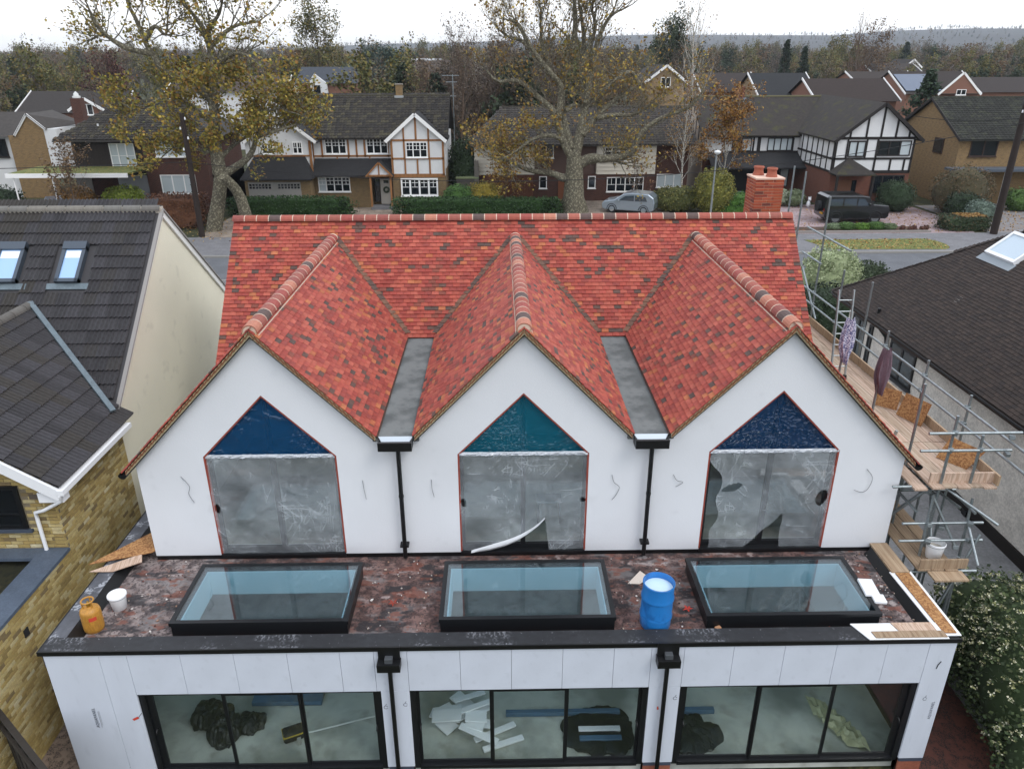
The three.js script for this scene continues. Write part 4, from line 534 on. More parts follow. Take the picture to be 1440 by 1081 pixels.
  // ladder standing on the platform
  const lad = (label, pos, ry, rx, len) => { const l = thing('ladder', label, 'ladder', pos, ry); l.rotation.order = 'YXZ'; l.rotation.x = rx; const al = phys(0xa9b0b2, { metalness: 0.8, roughness: 0.38 }); for (const s of [-1, 1]) { boxPart('rail', al, l, s * 0.17 - 0.014, s * 0.17 + 0.014, 0, len, -0.03, 0.03); boxPart('foot', M.black, l, s * 0.17 - 0.025, s * 0.17 + 0.025, -0.05, 0.05, -0.045, 0.045); } for (let y = 0.25; y < len; y += 0.26) tubePart('rung', al, l, [-0.17, y, 0], [0.17, y, 0], 0.014, 8); };
  lad('aluminium ladder rising from the scaffold platform past the guard rails', [7.55, PY + 0.05, -4.55], 0.0, -0.16, 2.05); lad('aluminium ladder leaning inside the lower scaffold', [7.2, 3.06, -1.9], 0.5, 0.25, 1.5); lad('second aluminium ladder stacked under the platform', [7.5, 3.06, -1.5], 0.2, 0.55, 1.5);
  // cloths over posts
  const cloth = (name, label, mat, x, y, z, w, h) => { const m = new MB(), n = 26, k = 22; const F = (i, j) => { const t = j / k, a = (i / n - 0.5) * 2, ww = w * (0.35 + 0.65 * Math.sin(Math.PI * Math.min(1, t * 0.9 + 0.12))) * (1 - 0.55 * sstep(0.55, 1, t)); const th = a * 1.9; return [x + ww * Math.sin(th) + 0.02 * Math.sin(a * 11 + t * 4), y - h * t - 0.06 * a * a * t + 0.03 * Math.sin(a * 9), z + (0.05 + 0.1 * t) * Math.cos(th * 1.1) + 0.03 * Math.sin(a * 14 + t * 3)]; }; for (let i = 0; i < n; i++) for (let j = 0; j < k; j++) m.quad(F(i, j + 1), F(i + 1, j + 1), F(i + 1, j), F(i, j)); return tag(m.build(name, mat), label, 'cloth'); };
  cloth('draped_cloth', 'white and blue patterned cloth hung over a scaffold post', std(0xffffff, { side: THREE.DoubleSide, map: ctex(128, 128, (u, v) => fbm(u, v, 16, 2, 42) > 0.52 ? [226, 226, 236] : [96, 98, 138], [3, 3]), roughness: 0.95 }), 7.24, 6.14, -3.8, 0.15, 1.0);
  cloth('draped_cloth', 'dusty mauve cloth hung over a scaffold post', std(0x74606a, { side: THREE.DoubleSide, roughness: 0.95, map: rep(grainTex, 2, 2) }), 7.24, 6.08, -2.12, 0.14, 0.92);
  const sheet = (label, pos, rot, w, h, pts) => { const s = new THREE.Shape(); (pts || [[0, 0], [w, 0], [w, h], [0, h]]).forEach((p, i) => i ? s.lineTo(...p) : s.moveTo(...p)); const g = new THREE.ExtrudeGeometry(s, { depth: 0.018, bevelEnabled: false }); const m = mesh('board_sheet', g, M.osb); m.position.set(...pos); m.rotation.set(...rot, 'YXZ'); tag(m, label, 'board'); };
  sheet('square chipboard piece leaning on the toe board below the mauve cloth', [8.0, PY + 0.01, -2.6], [-0.35, -1.2, 0], 0.62, 0.5); sheet('second chipboard piece leaning behind the mauve cloth', [7.75, PY + 0.01, -3.1], [-0.4, -1.0, 0.1], 0.5, 0.42); sheet('cut chipboard piece leaning on the toe board near the platform end', [7.85, PY + 0.01, -0.75], [-0.5, -0.9, 0], 0.7, 0.5, [[0, 0], [0.55, -0.02], [0.72, 0.4], [0.1, 0.46]]);
}
// ---------- left neighbour: grey tiled house with a brick wing ----------
const GREYT = [0x3a393c, 0x3f3e41, 0x363538, 0x3d3b3b, 0x424145, 0x3c3936];
M.brickMortar = std(0x857a64, { roughness: 0.95, map: rep(grainTex, 3, 3) });
M.brickMap = (a, b, c) => ctex(256, 256, (u, v) => { const rows = 16, r = Math.floor(v * rows), uu = u * 5 + (r % 2) * 0.5, k = Math.floor(uu) % 5, fx = uu - Math.floor(uu), fy = v * rows - r; const m = fx < 0.06 || fy < 0.16; const h = Math.abs(Math.sin(r * 12.9898 + k * 78.233) * 43758.5453) % 1; const n = fbm(u, v, 32, 2, 50); return m ? hx(c) : mixc(mixc(hx(a), hx(b), h), [60, 50, 44], sstep(0.6, 0.8, n) * 0.4); }, [1 / 1.125, 1 / 1.2]);
const leadMat = std(0x6d7b82, { metalness: 0.3, roughness: 0.55, map: rep(grainTex, 1, 1) });
{
  reseed(77); const nb = thing('neighbour_house', 'grey tiled house with cream gable wall and yellow brick wing', 'house');
  const cream = std(0xf0ebd8, { map: ctex(256, 256, (u, v) => { const n = 240 + 16 * (fbm(u, v, 4, 4, 51) - 0.5) - 10 * sstep(0.68, 0.8, fbm(u, v, 16, 4, 52)); return [n, n, n * 0.985]; }, [0.18, 0.18]), roughness: 0.95, bumpMap: rep(bumpFine, 2, 2), bumpScale: 0.003 });
  const XE = -8.62, S = 0.883, RZ = -6.96, RY = 7.98, fy = z => RY - S * Math.abs(z - RZ);
  // gable wall
  new MB().prism([[XE, 0, -10.75], [XE, 0, -2.95], [XE, fy(-2.95) - 0.1, -2.95], [XE, RY - 0.1, RZ], [XE, fy(-10.75) - 0.1, -10.75]].reverse(), [-0.3, 0, 0]).build('gable_wall', cream, nb);
  boxPart('front_wall', cream, nb, -25, XE - 0.3, 0, 4.4, -3.25, -2.95);
  const rf = new MB(); rf.quad([-26, fy(-2.7), -2.7], [XE + 0.06, fy(-2.7), -2.7], [XE + 0.06, RY, RZ], [-26, RY, RZ]); rf.quad([XE + 0.06, fy(-11), -11], [-26, fy(-11), -11], [-26, RY, RZ], [XE + 0.06, RY, RZ]);
  const roofL = rf.build('roof', std(0x3c3b3d), nb);
  for (const z of [-2.75, -11]) new MB().bar([XE + 0.03, fy(z) - 0.06, z], [XE + 0.03, RY - 0.06, RZ], 0.05, z > -5 ? 0.09 : 0.2).build('barge_board', std(0xe4e4e0, { roughness: 0.5 }), roofL);
  for (const z of [-2.75, -11]) new MB().bar([XE + 0.05, fy(z) + 0.02, z], [XE + 0.05, RY + 0.02, RZ], 0.09, 0.035).build('verge_trim', std(0x8a8784), roofL);
  const cs = 1 / Math.hypot(1, S), sn = S * cs; const W = V(0, sn, -cs), U = V(1, 0, 0);
  const wy = x => 6.2 - 0.667 * Math.abs(x + 11.08); // wing roof
  const vel = [[-10.62, -10.08, 6.5, 7.22], [-12.12, -11.5, 6.5, 7.15]];
  const inL = P => P.y > wy(P.x) - 0.25 && !vel.some(v => P.x > v[0] - 0.22 && P.x < v[1] + 0.22 && P.y > v[2] - 0.2 && P.y < v[3] - 0.05);
  const palG = (P) => { const n = fbm(P.x * 0.03 + 0.5, P.z * 0.03 + 0.5, 16, 2, 53); return n > 0.6 && rnd() < 0.5 ? 5 : Math.floor(rnd() * 5); };
  const gm = { map: rep(grainTex, 2, 2), roughness: 0.85 };
  layPieces('roof_tile', 'roof_tile_field', roofSpots(V(0, fy(-2.7) + 0.015, -2.7), U, W, -25.5, XE + 0.02, 0, 5.66, 0.3, 0.332, inL, palG, { stagger: 0, rough: 0.006, twist: 0.008 }), rollTile(0.3, 0.35, 0.036, 3, 0.04), GREYT, gm, roofL, 170);
  { const n = 8, l = 0.447; const m0 = new MB(); const q = (i, R, z) => { const a = Math.PI * i / n; return [z, R * Math.sin(a), -R * Math.cos(a)]; }; for (let i = 0; i < n; i++) { m0.quad(q(i, 0.12, 0), q(i, 0.12, l - 0.014), q(i + 1, 0.12, l - 0.014), q(i + 1, 0.12, 0)); m0.quad(q(i, 0.1, 0), q(i, 0.12, 0), q(i + 1, 0.12, 0), q(i + 1, 0.1, 0)); } const g = m0.geo(); const rm = [0x6f6d68, 0x67645f, 0x78746c].map(c => std(c, { map: rep(grainTex, 2, 2), side: THREE.DoubleSide })); const bed = boxPart('ridge_mortar', std(0xb5aea2), roofL, -25, XE + 0.05, RY - 0.06, RY + 0.085, RZ - 0.08, RZ + 0.08); for (let i = 0; i < 36; i++) { const m = mesh('ridge_tile', g, pick(rm), roofL); m.position.set(XE + 0.05 - (i + 1) * 0.452, RY, RZ); }
    const rg = [0x67645f, 0x605d58].map(c => std(c, { map: rep(grainTex, 2, 2), side: THREE.DoubleSide })); for (let i = 0; i < 11; i++) { const m = mesh('ridge_tile', g, pick(rg), roofL); m.rotation.y = Math.PI / 2; m.position.set(-11.08, 6.2, -0.15 - i * 0.452 + 0.0); } }
  // roof windows
  vel.forEach(([x0, x1], i) => { const at = (x, d, o) => { const y = RY - sn * d + cs * o, z = RZ + cs * d + sn * o; return [x, y, z]; }; const d0 = 1.12, d1 = 2.1; const bar = (xa, xb, da, db, o0, o1) => { const m = new MB(); const b0 = [at(xa, db, o0), at(xb, db, o0), at(xb, da, o0), at(xa, da, o0)], b1 = [at(xa, db, o1), at(xb, db, o1), at(xb, da, o1), at(xa, da, o1)]; m.poly(b1); for (let k = 0; k < 4; k++) m.quad(b0[k], b0[(k + 1) % 4], b1[(k + 1) % 4], b1[k]); return m; };
    const fm = phys(0x49525c, { roughness: 0.4, metalness: 0.4 }); const f = bar(x0, x0 + 0.08, d0, d1, 0, 0.13).build('roof_window', fm, nb); for (const [a, b, c, d, e] of [[x1 - 0.08, x1, d0, d1, 0.13], [x0, x1, d0 - 0.12, d0 + 0.09, 0.15], [x0, x1, d1 - 0.09, d1, 0.13]]) bar(a, b, c, d, 0, e).build('frame', fm, f); bar(x0 + 0.08, x1 - 0.08, d0 + 0.09, d1 - 0.09, 0.0, 0.1).build('pane', phys(0x8fb4dc, { roughness: 0.03, specularIntensity: 1, ior: 1.9 }), f); bar(x0 + 0.1, x1 - 0.1, d0 + 0.12, d0 + 0.32, 0.1, 0.103).build('blind', std(0xdfe5ee), f); bar(x0 - 0.22, x1 + 0.22, d1, d1 + 0.16, 0.02, 0.045).build('flashing', leadMat, f); });
  // wing roof (ridge towards the garden) and its valley
  const wr2 = new MB(); wr2.quad([-8.32, wy(-8.32), -2.6], [-8.32, wy(-8.32), -0.1], [-11.08, 6.2, -0.1], [-11.08, 6.2, -5.1].map((v, i) => v)); wr2.tri([-8.32, wy(-8.32), -2.6], [-11.08, 6.2, -5.1], [-8.6, wy(-8.6), -2.9]); wr2.quad([-14, wy(-14), -0.1], [-14, wy(-14), -2.6], [-11.08, 6.2, -5.1], [-11.08, 6.2, -0.1]);
  const wroof = wr2.build('wing_roof', std(0x3c3b3d), nb); const c2 = 1 / Math.hypot(1, 0.667), s2 = 0.667 * c2;
  layPieces('roof_tile', 'roof_tile_field', roofSpots(V(-8.3, wy(-8.3) + 0.015, 0), V(0, 0, -1), V(-c2, s2, 0), 0.08, 5.2, 0, 3.35, 0.3, 0.335, P => P.y > fy(P.z) - 0.12, palG, { stagger: 0, rough: 0.005, twist: 0.006 }), rollTile(0.3, 0.355, 0.032, 3, 0.04, 4), GREYT, gm, wroof, 130);
  { const m = new MB(); const a = [-8.5, wy(-8.55) + 0.1, -2.72], b = [-11.05, 6.3, -4.95]; m.bar(a, b, 0.11, 0.06); m.build('valley_lead', leadMat, wroof); }
  const wp = M.whitePlastic; new MB().bar([-8.26, 4.28, -2.75], [-8.26, 4.28, -0.02], 0.11, 0.1).build('gutter', wp, nb); boxPart('fascia', wp, nb, -8.45, -8.33, 4.16, 4.32, -2.7, -0.1);
  new MB().bar([-8.28, 4.2, -0.06], [-11.1, 6.08, -0.06], 0.06, 0.2).build('barge_board', wp, nb); boxPart('soffit_box', wp, nb, -8.72, -8.28, 4.05, 4.25, -0.3, -0.09);
  // brick wing walls, bricks laid proud of mortar
  const bp = [0xb8a36a, 0xae985e, 0xc0ad78, 0xa68f58, 0xc4b588, 0x94804f, 0xcabf9c, 0x82704e], pf = (P) => { const r = rnd(); return r < 0.72 ? Math.floor(rnd() * 4) : r < 0.86 ? 4 : r < 0.94 ? 5 : r < 0.96 ? 6 : 7; };
  const wall = new MB().box(-8.88, -8.58, 0, 4.2, -2.96, -0.32).box(-8.88, -8.58, 0, 2.865, -0.318, 2.9).build('brick_wall', M.brickMortar, nb);
  new MB().prism([[-14, 0, -0.6], [-8.88, 0, -0.6], [-8.88, 4.2, -0.6], [-11.08, 5.9, -0.6], [-14, 4.1, -0.6]], [0, 0, 0.28]).build('brick_wall', M.brickMortar, nb);
  const hole = P => !(P.x > -10.6 && P.x < -9.17 && P.y > 3.32 && P.y < 4.3);
  const zTop = z => z < -0.3 ? 4.2 : 2.86;
  const sp = [...brickSpots(V(-8.58, 0, 2.9), V(0, 0, -1), 5.86, 4.2, P => P.y < zTop(P.z), pf), ...brickSpots(V(-11.2, 2.7, -0.32), V(1, 0, 0), 2.63, 3.2, P => hole(P) && P.y < wy(P.x) - 0.22, pf)];
  layPieces('brick', 'brick_field', sp, brickT(0.215, 0.064, 0.012), bp, { map: rep(grainTex, 3, 3), roughness: 0.92 }, wall, 300);
  const wn = new MB(); wn.box(-10.6, -9.2, 3.36, 3.43, -0.34, -0.28); wn.box(-10.6, -9.2, 4.2, 4.28, -0.34, -0.28); wn.box(-9.28, -9.2, 3.43, 4.2, -0.34, -0.28); wn.box(-10.0, -9.94, 3.43, 4.2, -0.34, -0.28); wn.box(-9.94, -9.28, 3.66, 3.69, -0.33, -0.29); const wf = wn.build('window', M.frame, nb); boxPart('pane', M.darkGlass, wf, -10.6, -9.28, 3.43, 4.2, -0.33, -0.312); boxPart('sill', std(0x3c4552), wf, -10.7, -9.12, 3.3, 3.36, -0.4, -0.24);
  const dp = new MB(); const P0 = [-8.3, 4.22, -0.05]; dp.tube([P0, [-8.32, 4.08, -0.1], [-8.75, 3.82, -0.2], [-8.95, 3.75, -0.24], [-8.95, 3.6, -0.24], [-8.95, 2.9, -0.24]], 0.035, 10); dp.build('downpipe', wp, nb); boxPart('air_brick', std(0x5c5144), nb, -9.02, -8.86, 4.0, 4.1, -0.32, -0.29);
  // low flat-roofed part with slate-blue coping
  const cop = std(0x525e6e, { roughness: 0.55, map: rep(grainTex, 0.7, 0.7) }); boxPart('flat_roof', std(0x77715f, { map: grassTex, roughness: 1 }), nb, -14, -9.0, 2.5, 2.72, -0.3, 2.8); boxPart('coping', cop, nb, -9.05, -8.55, 2.87, 2.93, -0.3, 2.9); boxPart('coping', cop, nb, -14, -9.05, 2.86, 2.925, -0.3, 0.02); boxPart('wall_vent', M.dark, nb, -8.58, -8.55, 2.3, 2.45, 1.3, 1.42);
}
// dark timber fence between the brick wall and the extension
{ const f = thing('timber_fence', 'dark stained board fence at the foot of the brick wing', 'fence', [-8.75, 0, 2.3], -0.69); const fm = [0x2e2a26, 0x35302b, 0x292522].map(c => std(c, { map: rep(woodTex, 3, 0.6), roughness: 0.9 })); for (let i = 0; i < 17; i++) boxPart('board', fm[i % 3], f, i * 0.13, i * 0.13 + 0.122, 0.02, 1.78, (i % 2) * 0.014, 0.02 + (i % 2) * 0.014); boxPart('capping', fm[0], f, -0.03, 2.25, 1.78, 1.82, -0.03, 0.06); for (const y of [0.4, 1.5]) boxPart('rail', fm[1], f, 0, 2.22, y, y + 0.09, 0.036, 0.08); }
// ---------- right neighbour: brown tiled bungalow ----------
const BROWNT = [0x332a25, 0x382e29, 0x2d2522, 0x3c312b, 0x342a25];
{
  reseed(88); const b = thing('bungalow', 'bungalow with brown hipped tile roof beside the scaffold', 'house'); const wallM = std(0xe2dcd2, { map: rep(grainTex, 0.4, 0.4), roughness: 0.95 });
  const XE = 11.65, YE = 3.56, K = 0.78, ZC = -14.5, RX = 17.2, ry = x => YE + K * (x - XE); const RYY = ry(RX);
  boxPart('side_wall', wallM, b, 12.15, 12.4, 0.36, 3.55, -13.9, 6); boxPart('front_wall', wallM, b, 12.4, 22, 0.36, 3.55, -13.9, -13.65); boxPart('plinth', std(0x4c4036, { map: M.brickMap(0x5d4a3a, 0x46382e, 0x6b6052) }), b, 12.1, 12.4, 0, 0.36, -13.92, 6);
  const d = new MB(); d.poly([[XE, YE, 6], [XE, YE, ZC], [RX, RYY, ZC + (RX - XE)], [RX, RYY, 6]].reverse()); d.poly([[XE, YE, ZC], [RX, RYY, ZC + (RX - XE)], [RX + 5.5, YE, ZC]]); const rf = d.build('roof', std(0x2c2522), b);
  d.p.length = 0;
  const cs = 1 / Math.hypot(1, K), sn = K * cs, glass = [13.9, 15.3, -10.9, -9.4];
  const ins = P => P.z - 0.06 > ZC + (P.x - XE) && !(P.x > 14.35 && P.x < 15.35 && P.z > -10.9 && P.z < -9.3);
  layPieces('roof_tile', 'roof_tile_field', roofSpots(V(XE - 0.03, YE + 0.012, 0), V(0, 0, 1), V(cs, sn, 0).negate().negate(), ZC, 1.5, 0, 6.4, 0.168, 0.102, ins, () => Math.floor(rnd() * 5), { rough: 0.006, twist: 0.02 }).map(s => { if (s.N.y < 0) { s.N = s.N.clone().negate(); s.U = s.U.clone().negate(); } return s; }), wedge(0.164, 0.125, 0.016, 0.002), BROWNT, { map: rep(grainTex, 2, 2), roughness: 0.9 }, rf, 300);
  // hip tiles
  for (let i = 0; i < 26; i++) { const t0 = i * 0.215, x = XE + t0, z = ZC + t0; const m = new MB().prism([[-0.1, 0, 0.1], [0.1, 0, -0.1], [0.12, 0.045, -0.0], [0.0, 0.05, 0.12]].map(p => [p[0], p[1], p[2]]), [0.16, 0.15, 0.16]).build('hip_tile', std(BROWNT[i % 5], { side: THREE.DoubleSide }), rf); m.position.set(x, ry(x) - 0.005, z); }
  const gt = new MB(), n = 6; for (let i = 0; i < n; i++) { const q = (k, z) => { const a = Math.PI + Math.PI * k / n; return [XE - 0.05 + 0.06 * Math.cos(a), YE - 0.02 + 0.06 * Math.sin(a), z]; }; gt.quad(q(i, 6), q(i, ZC), q(i + 1, ZC), q(i + 1, 6)); } gt.build('gutter', std(0x1c1b1b, { side: THREE.DoubleSide, roughness: 0.5 }), b); boxPart('fascia', std(0x3a2a22), b, XE, XE + 0.03, 3.38, 3.53, ZC + 0.1, 6); boxPart('soffit', std(0x8d8882), b, XE + 0.03, 12.15, 3.4, 3.44, ZC + 0.1, 6);
  const wn = (z0, z1, y0, y1, mid) => { const m = new MB(); const X0 = 12.1, X1 = 12.17; m.box(X0, X1, y0, y0 + 0.08, z0, z1); m.box(X0, X1, y1 - 0.08, y1, z0, z1); m.box(X0, X1, y0 + 0.08, y1 - 0.08, z0, z0 + 0.08); m.box(X0, X1, y0 + 0.08, y1 - 0.08, z1 - 0.08, z1); for (const f of mid) m.box(X0, X1, y0 + 0.08, y1 - 0.08, lerp(z0, z1, f) - 0.05, lerp(z0, z1, f) + 0.05); const w = m.build('window', M.frame, b); const st = [0, ...mid, 1]; for (let i = 0; i < st.length - 1; i++) boxPart('pane', phys(0x3a4446, { roughness: 0.06, ior: 1.7 }), w, 12.12, 12.14, y0 + 0.06, y1 - 0.06, lerp(z0, z1, st[i]) + 0.05, lerp(z0, z1, st[i + 1]) - 0.05); boxPart('sill', std(0x3b3c3e), w, 12.02, 12.16, y0 - 0.06, y0, z0 - 0.05, z1 + 0.05); };
  wn(-10.75, -9.2, 1.95, 3.08, [0.5]); wn(-13.5, -12.55, 0.6, 3.05, [0.55]); wn(-13.0 + 0.75, -12.0, 0.5, 3.05, []);
  const vp = new MB(); vp.tube([[11.85, 3.9, -11.35], [11.85, 3.5, -11.35], [11.9, 3.3, -11.3], [12.05, 3.05, -11.0], [12.08, 2.8, -10.95], [12.08, 0.4, -10.95]], 0.055, 10); vp.build('soil_pipe', M.black, b); boxPart('drain', M.black, b, 12.02, 12.12, 0.05, 0.2, -5.4, -5.2);
  // rooflight
  const P = (x, z, o) => [x - sn * o, ry(x) + cs * o, z]; const rl = new MB(); const bar = (m, xa, xb, za, zb, o0, o1) => { const lo = [P(xa, zb, o0), P(xb, zb, o0), P(xb, za, o0), P(xa, za, o0)], hi = [P(xa, zb, o1), P(xb, zb, o1), P(xb, za, o1), P(xa, za, o1)]; m.poly(hi); for (let k = 0; k < 4; k++) m.quad(lo[k], lo[(k + 1) % 4], hi[(k + 1) % 4], hi[k]); return m; };
  bar(rl, 14.5, 14.58, -10.8, -9.4, 0, 0.14); bar(rl, 15.2, 15.28, -10.8, -9.4, 0, 0.14); bar(rl, 14.58, 15.2, -10.8, -10.72, 0, 0.14); bar(rl, 14.58, 15.2, -9.48, -9.4, 0, 0.14); const rw = rl.build('roof_window', std(0xe4e6e8), b); bar(new MB(), 14.58, 15.2, -10.72, -9.48, 0, 0.1).build('pane', phys(0xaebfcb, { roughness: 0.03, ior: 1.9 }), rw); bar(new MB(), 14.3, 14.5, -10.9, -9.3, 0.02, 0.05).build('flashing', std(0x8b9399), rw); bar(new MB(), 13.05, 13.25, -9.65, -9.4, 0.015, 0.035).build('repair_patch', std(0xb9b3ac), rf);
}
// ---------- street ----------
M.asphalt = std(0x6a6d72, { map: ctex(256, 256, (u, v) => { const n = 225 + 40 * (fbm(u, v, 8, 4, 60) - 0.5) + 30 * (fbm(u, v, 128, 1, 61) - 0.5); return [n, n, n]; }, [0.2, 0.2]), roughness: 0.9 });
M.pavement = std(0x77777a, { map: rep(grainTex, 0.3, 0.3), roughness: 0.95 });
const leafDust = (base, dot, f, s) => ctex(512, 512, (u, v) => { const a = fbm(u, v, 16, 4, s), b = fbm(u, v, 128, 1, s + 1); let c = mixc(hx(base), [hx(base)[0] * 0.82, hx(base)[1] * 0.8, hx(base)[2] * 0.8], a); return mixc(c, hx(dot), sstep(f, f + 0.08, b) * sstep(0.35, 0.6, a)); }, [0.15, 0.15]);
M.pavers = std(0xffffff, { map: leafDust(0xa7979a, 0x7a5a48, 0.62, 62), roughness: 0.95 });
M.gravel = std(0xffffff, { map: leafDust(0x9c9082, 0x6e6458, 0.5, 64), roughness: 1 });
M.drive = std(0xffffff, { map: leafDust(0x87888a, 0x8b6a4a, 0.66, 66), roughness: 0.95 });
M.soil = std(0xffffff, { map: leafDust(0x4a3c33, 0x7a5236, 0.55, 68), roughness: 1 });
M.verge = std(0xffffff, { map: ctex(512, 512, (u, v) => { const a = fbm(u, v, 16, 4, 70), b = fbm(u, v, 128, 2, 71), l = fbm(u, v, 64, 2, 72); let c = mixc([72, 88, 40], [116, 126, 62], a); c = mixc(c, [50, 60, 30], sstep(0.45, 0.7, b) * 0.6); return mixc(c, [160, 128, 70], sstep(0.62, 0.72, l)); }, [0.25, 0.25]), roughness: 1 });
const flat = (name, pts, y, mat, label, h = 0.004) => { const m = new MB().prism(pts.map(p => [p[0], y - h, p[1]]).reverse(), [0, h, 0]); const g = m.geo(), p = g.attributes.position.array, n = g.attributes.normal.array; return tag(mesh(name, g, mat), label, name.replace(/_/g, ' '), null, 'structure'); };
const RX0 = -120, RX1 = 120, rect = (x0, x1, z0, z1) => [[x0, z0], [x1, z0], [x1, z1], [x0, z1]];
flat('road', rect(RX0, RX1, -34.1, -28.8), 0.012, M.asphalt, 'grey asphalt road crossing behind the white house');
flat('pavement', rect(RX0, RX1, -28.7, -26.9), 0.1, M.pavement, 'pavement on the white house side of the road', 0.1); flat('pavement', rect(RX0, RX1, -39.4, -34.25), 0.1, M.pavement, 'pavement before the timbered houses', 0.1);
for (const z of [-28.8, -34.25]) tag(new MB().box(RX0, RX1, 0, 0.13, z, z + 0.12).build('kerb', std(0x8f8d88)), z > -30 ? 'stone kerb on the white house side of the road' : 'stone kerb beside the grass verges', 'kerb', null, 'structure');
{ const pts = []; for (let i = 0; i <= 12; i++) { const a = -Math.PI / 2 + Math.PI * i / 12; pts.push([27.6 + 0.9 * Math.cos(a), -36.2 - 1.5 * Math.sin(a) * -1]); } flat('grass_verge', [[19.8, -37.5], ...pts.map(p => [p[0], p[1]]), [20.5, -34.9]], 0.115, M.verge, 'leaf-strewn grass verge opposite the black car', 0.01); }
for (const [x0, x1] of [[-60, -30], [-14, 1], [8, 17], [33, 60]]) flat('grass_verge', rect(x0, x1, -37.4, -34.7), 0.115, M.verge, x0 < -40 ? 'grass verge before the carport house' : x0 < 0 ? 'grass verge before the brown timbered house' : x0 < 20 ? 'grass verge by the lamp post' : 'grass verge past the telegraph pole', 0.01);
flat('driveway', [[19.2, -50.5], [19.8, -39.4], [32.5, -39.4], [33.5, -43], [33, -50.5]], 0.02, M.pavers, 'pinkish paved drive before the black timbered house');
flat('driveway', rect(33.6, 46, -50, -39.4), 0.02, M.drive, 'grey leaf-strewn drive of the yellow brick house'); flat('driveway', rect(-12.3, -8, -51, -39.4), 0.02, M.gravel, 'gravel path to the brown timbered house'); flat('driveway', rect(-21, -15.5, -49, -39.4), 0.02, M.gravel, 'gravel drive before the garage'); flat('driveway', rect(5.5, 13, -53, -39.4), 0.02, M.gravel, 'gravel drive behind the bare plane tree'); flat('driveway', rect(-36, -28, -49, -39.4), 0.02, M.drive, 'grey drive under the carport');
flat('forecourt', rect(-7.5, 11.8, -26.8, -9.6), 0.02, M.drive, 'paved forecourt behind the white house'); flat('side_path', rect(7.1, 12.1, -9.5, 9), 0.015, std(0x8e8f90, { map: rep(grainTex, 0.4, 0.4) }), 'grey concrete side path below the bungalow wall'); flat('rubble_strip', rect(6.82, 8.4, -0.5, 6), 0.03, std(0xffffff, { map: rep(leafDust(0x6a4034, 0x2c2622, 0.5, 74), 0.7, 0.7) }), 'brick rubble strip beside the extension'); flat('shingle_strip', rect(-8.57, -7.55, -6, 8), 0.03, std(0xffffff, { map: rep(leafDust(0x8a7a6c, 0x3a322c, 0.5, 76), 0.8, 0.8) }), 'shingle strip between brick wall and extension');

// ---------- houses across the road ----------
const WH = std(0xf0f0ee, { roughness: 0.6 }), blackT = std(0x1d1816, { roughness: 0.75 }), oakT = std(0x9a6f46, { roughness: 0.8, map: rep(woodTex, 3, 0.5) }), infill = std(0xdfe0e0, { map: rep(M.white.map, 0.3, 0.3), roughness: 0.95 });
const paneD = phys(0x1a1f24, { roughness: 0.06, ior: 1.6 }), paneC = phys(0xb9c3c6, { roughness: 0.25 });
// window on a wall facing +z at plane z: casements, glazing bars
function win(par, x0, x1, y0, y1, z, n, fm = WH, o = {}) {
  const m = new MB(), t = o.t ?? 0.07, zz = z + 0.06, zb = z - 0.02, B = (a, b, c, d, e = zz) => m.box(a, b, c, d, zb, e);
  B(x0, x1, y0, y0 + t, zz + 0.02); B(x0, x1, y1 - t, y1); B(x0, x0 + t, y0 + t, y1 - t); B(x1 - t, x1, y0 + t, y1 - t);
  const w = (x1 - x0) / n; for (let i = 1; i < n; i++) B(x0 + i * w - t * 0.6, x0 + i * w + t * 0.6, y0 + t, y1 - t);
  if (o.bars) for (let i = 0; i < n; i++) { B(x0 + (i + 0.5) * w - 0.018, x0 + (i + 0.5) * w + 0.018, y0 + (y1 - y0) * (o.bt ?? 0.5), y1 - t, zz - 0.02); for (const f of o.bars) B(x0 + i * w + t, x0 + (i + 1) * w - t, lerp(y0, y1, f) - 0.018, lerp(y0, y1, f) + 0.018, zz - 0.025); }
  const f = m.build('window', fm, par); for (let i = 0; i < n; i++) boxPart('pane', o.curtain === true || (o.curtain && o.curtain.includes(i)) ? paneC : paneD, f, x0 + i * w + 0.02, x0 + (i + 1) * w - 0.02, y0 + 0.03, y1 - 0.03, z - 0.005, z + 0.012); if (o.sill !== false) boxPart('sill', fm, f, x0 - 0.05, x1 + 0.05, y0 - 0.06, y0, zb, zz + 0.06); return f;
}
const bm = (par, mat, x0, y0, x1, y1, z, w = 0.14) => { const dx = x1 - x0, dy = y1 - y0, l = Math.hypot(dx, dy), nx = -dy / l * w / 2, ny = dx / l * w / 2; return new MB().prism([[x0 - nx, y0 - ny, z], [x1 - nx, y1 - ny, z], [x1 + nx, y1 + ny, z], [x0 + nx, y0 + ny, z]], [0, 0, 0.05]).build('timber', mat, par); };
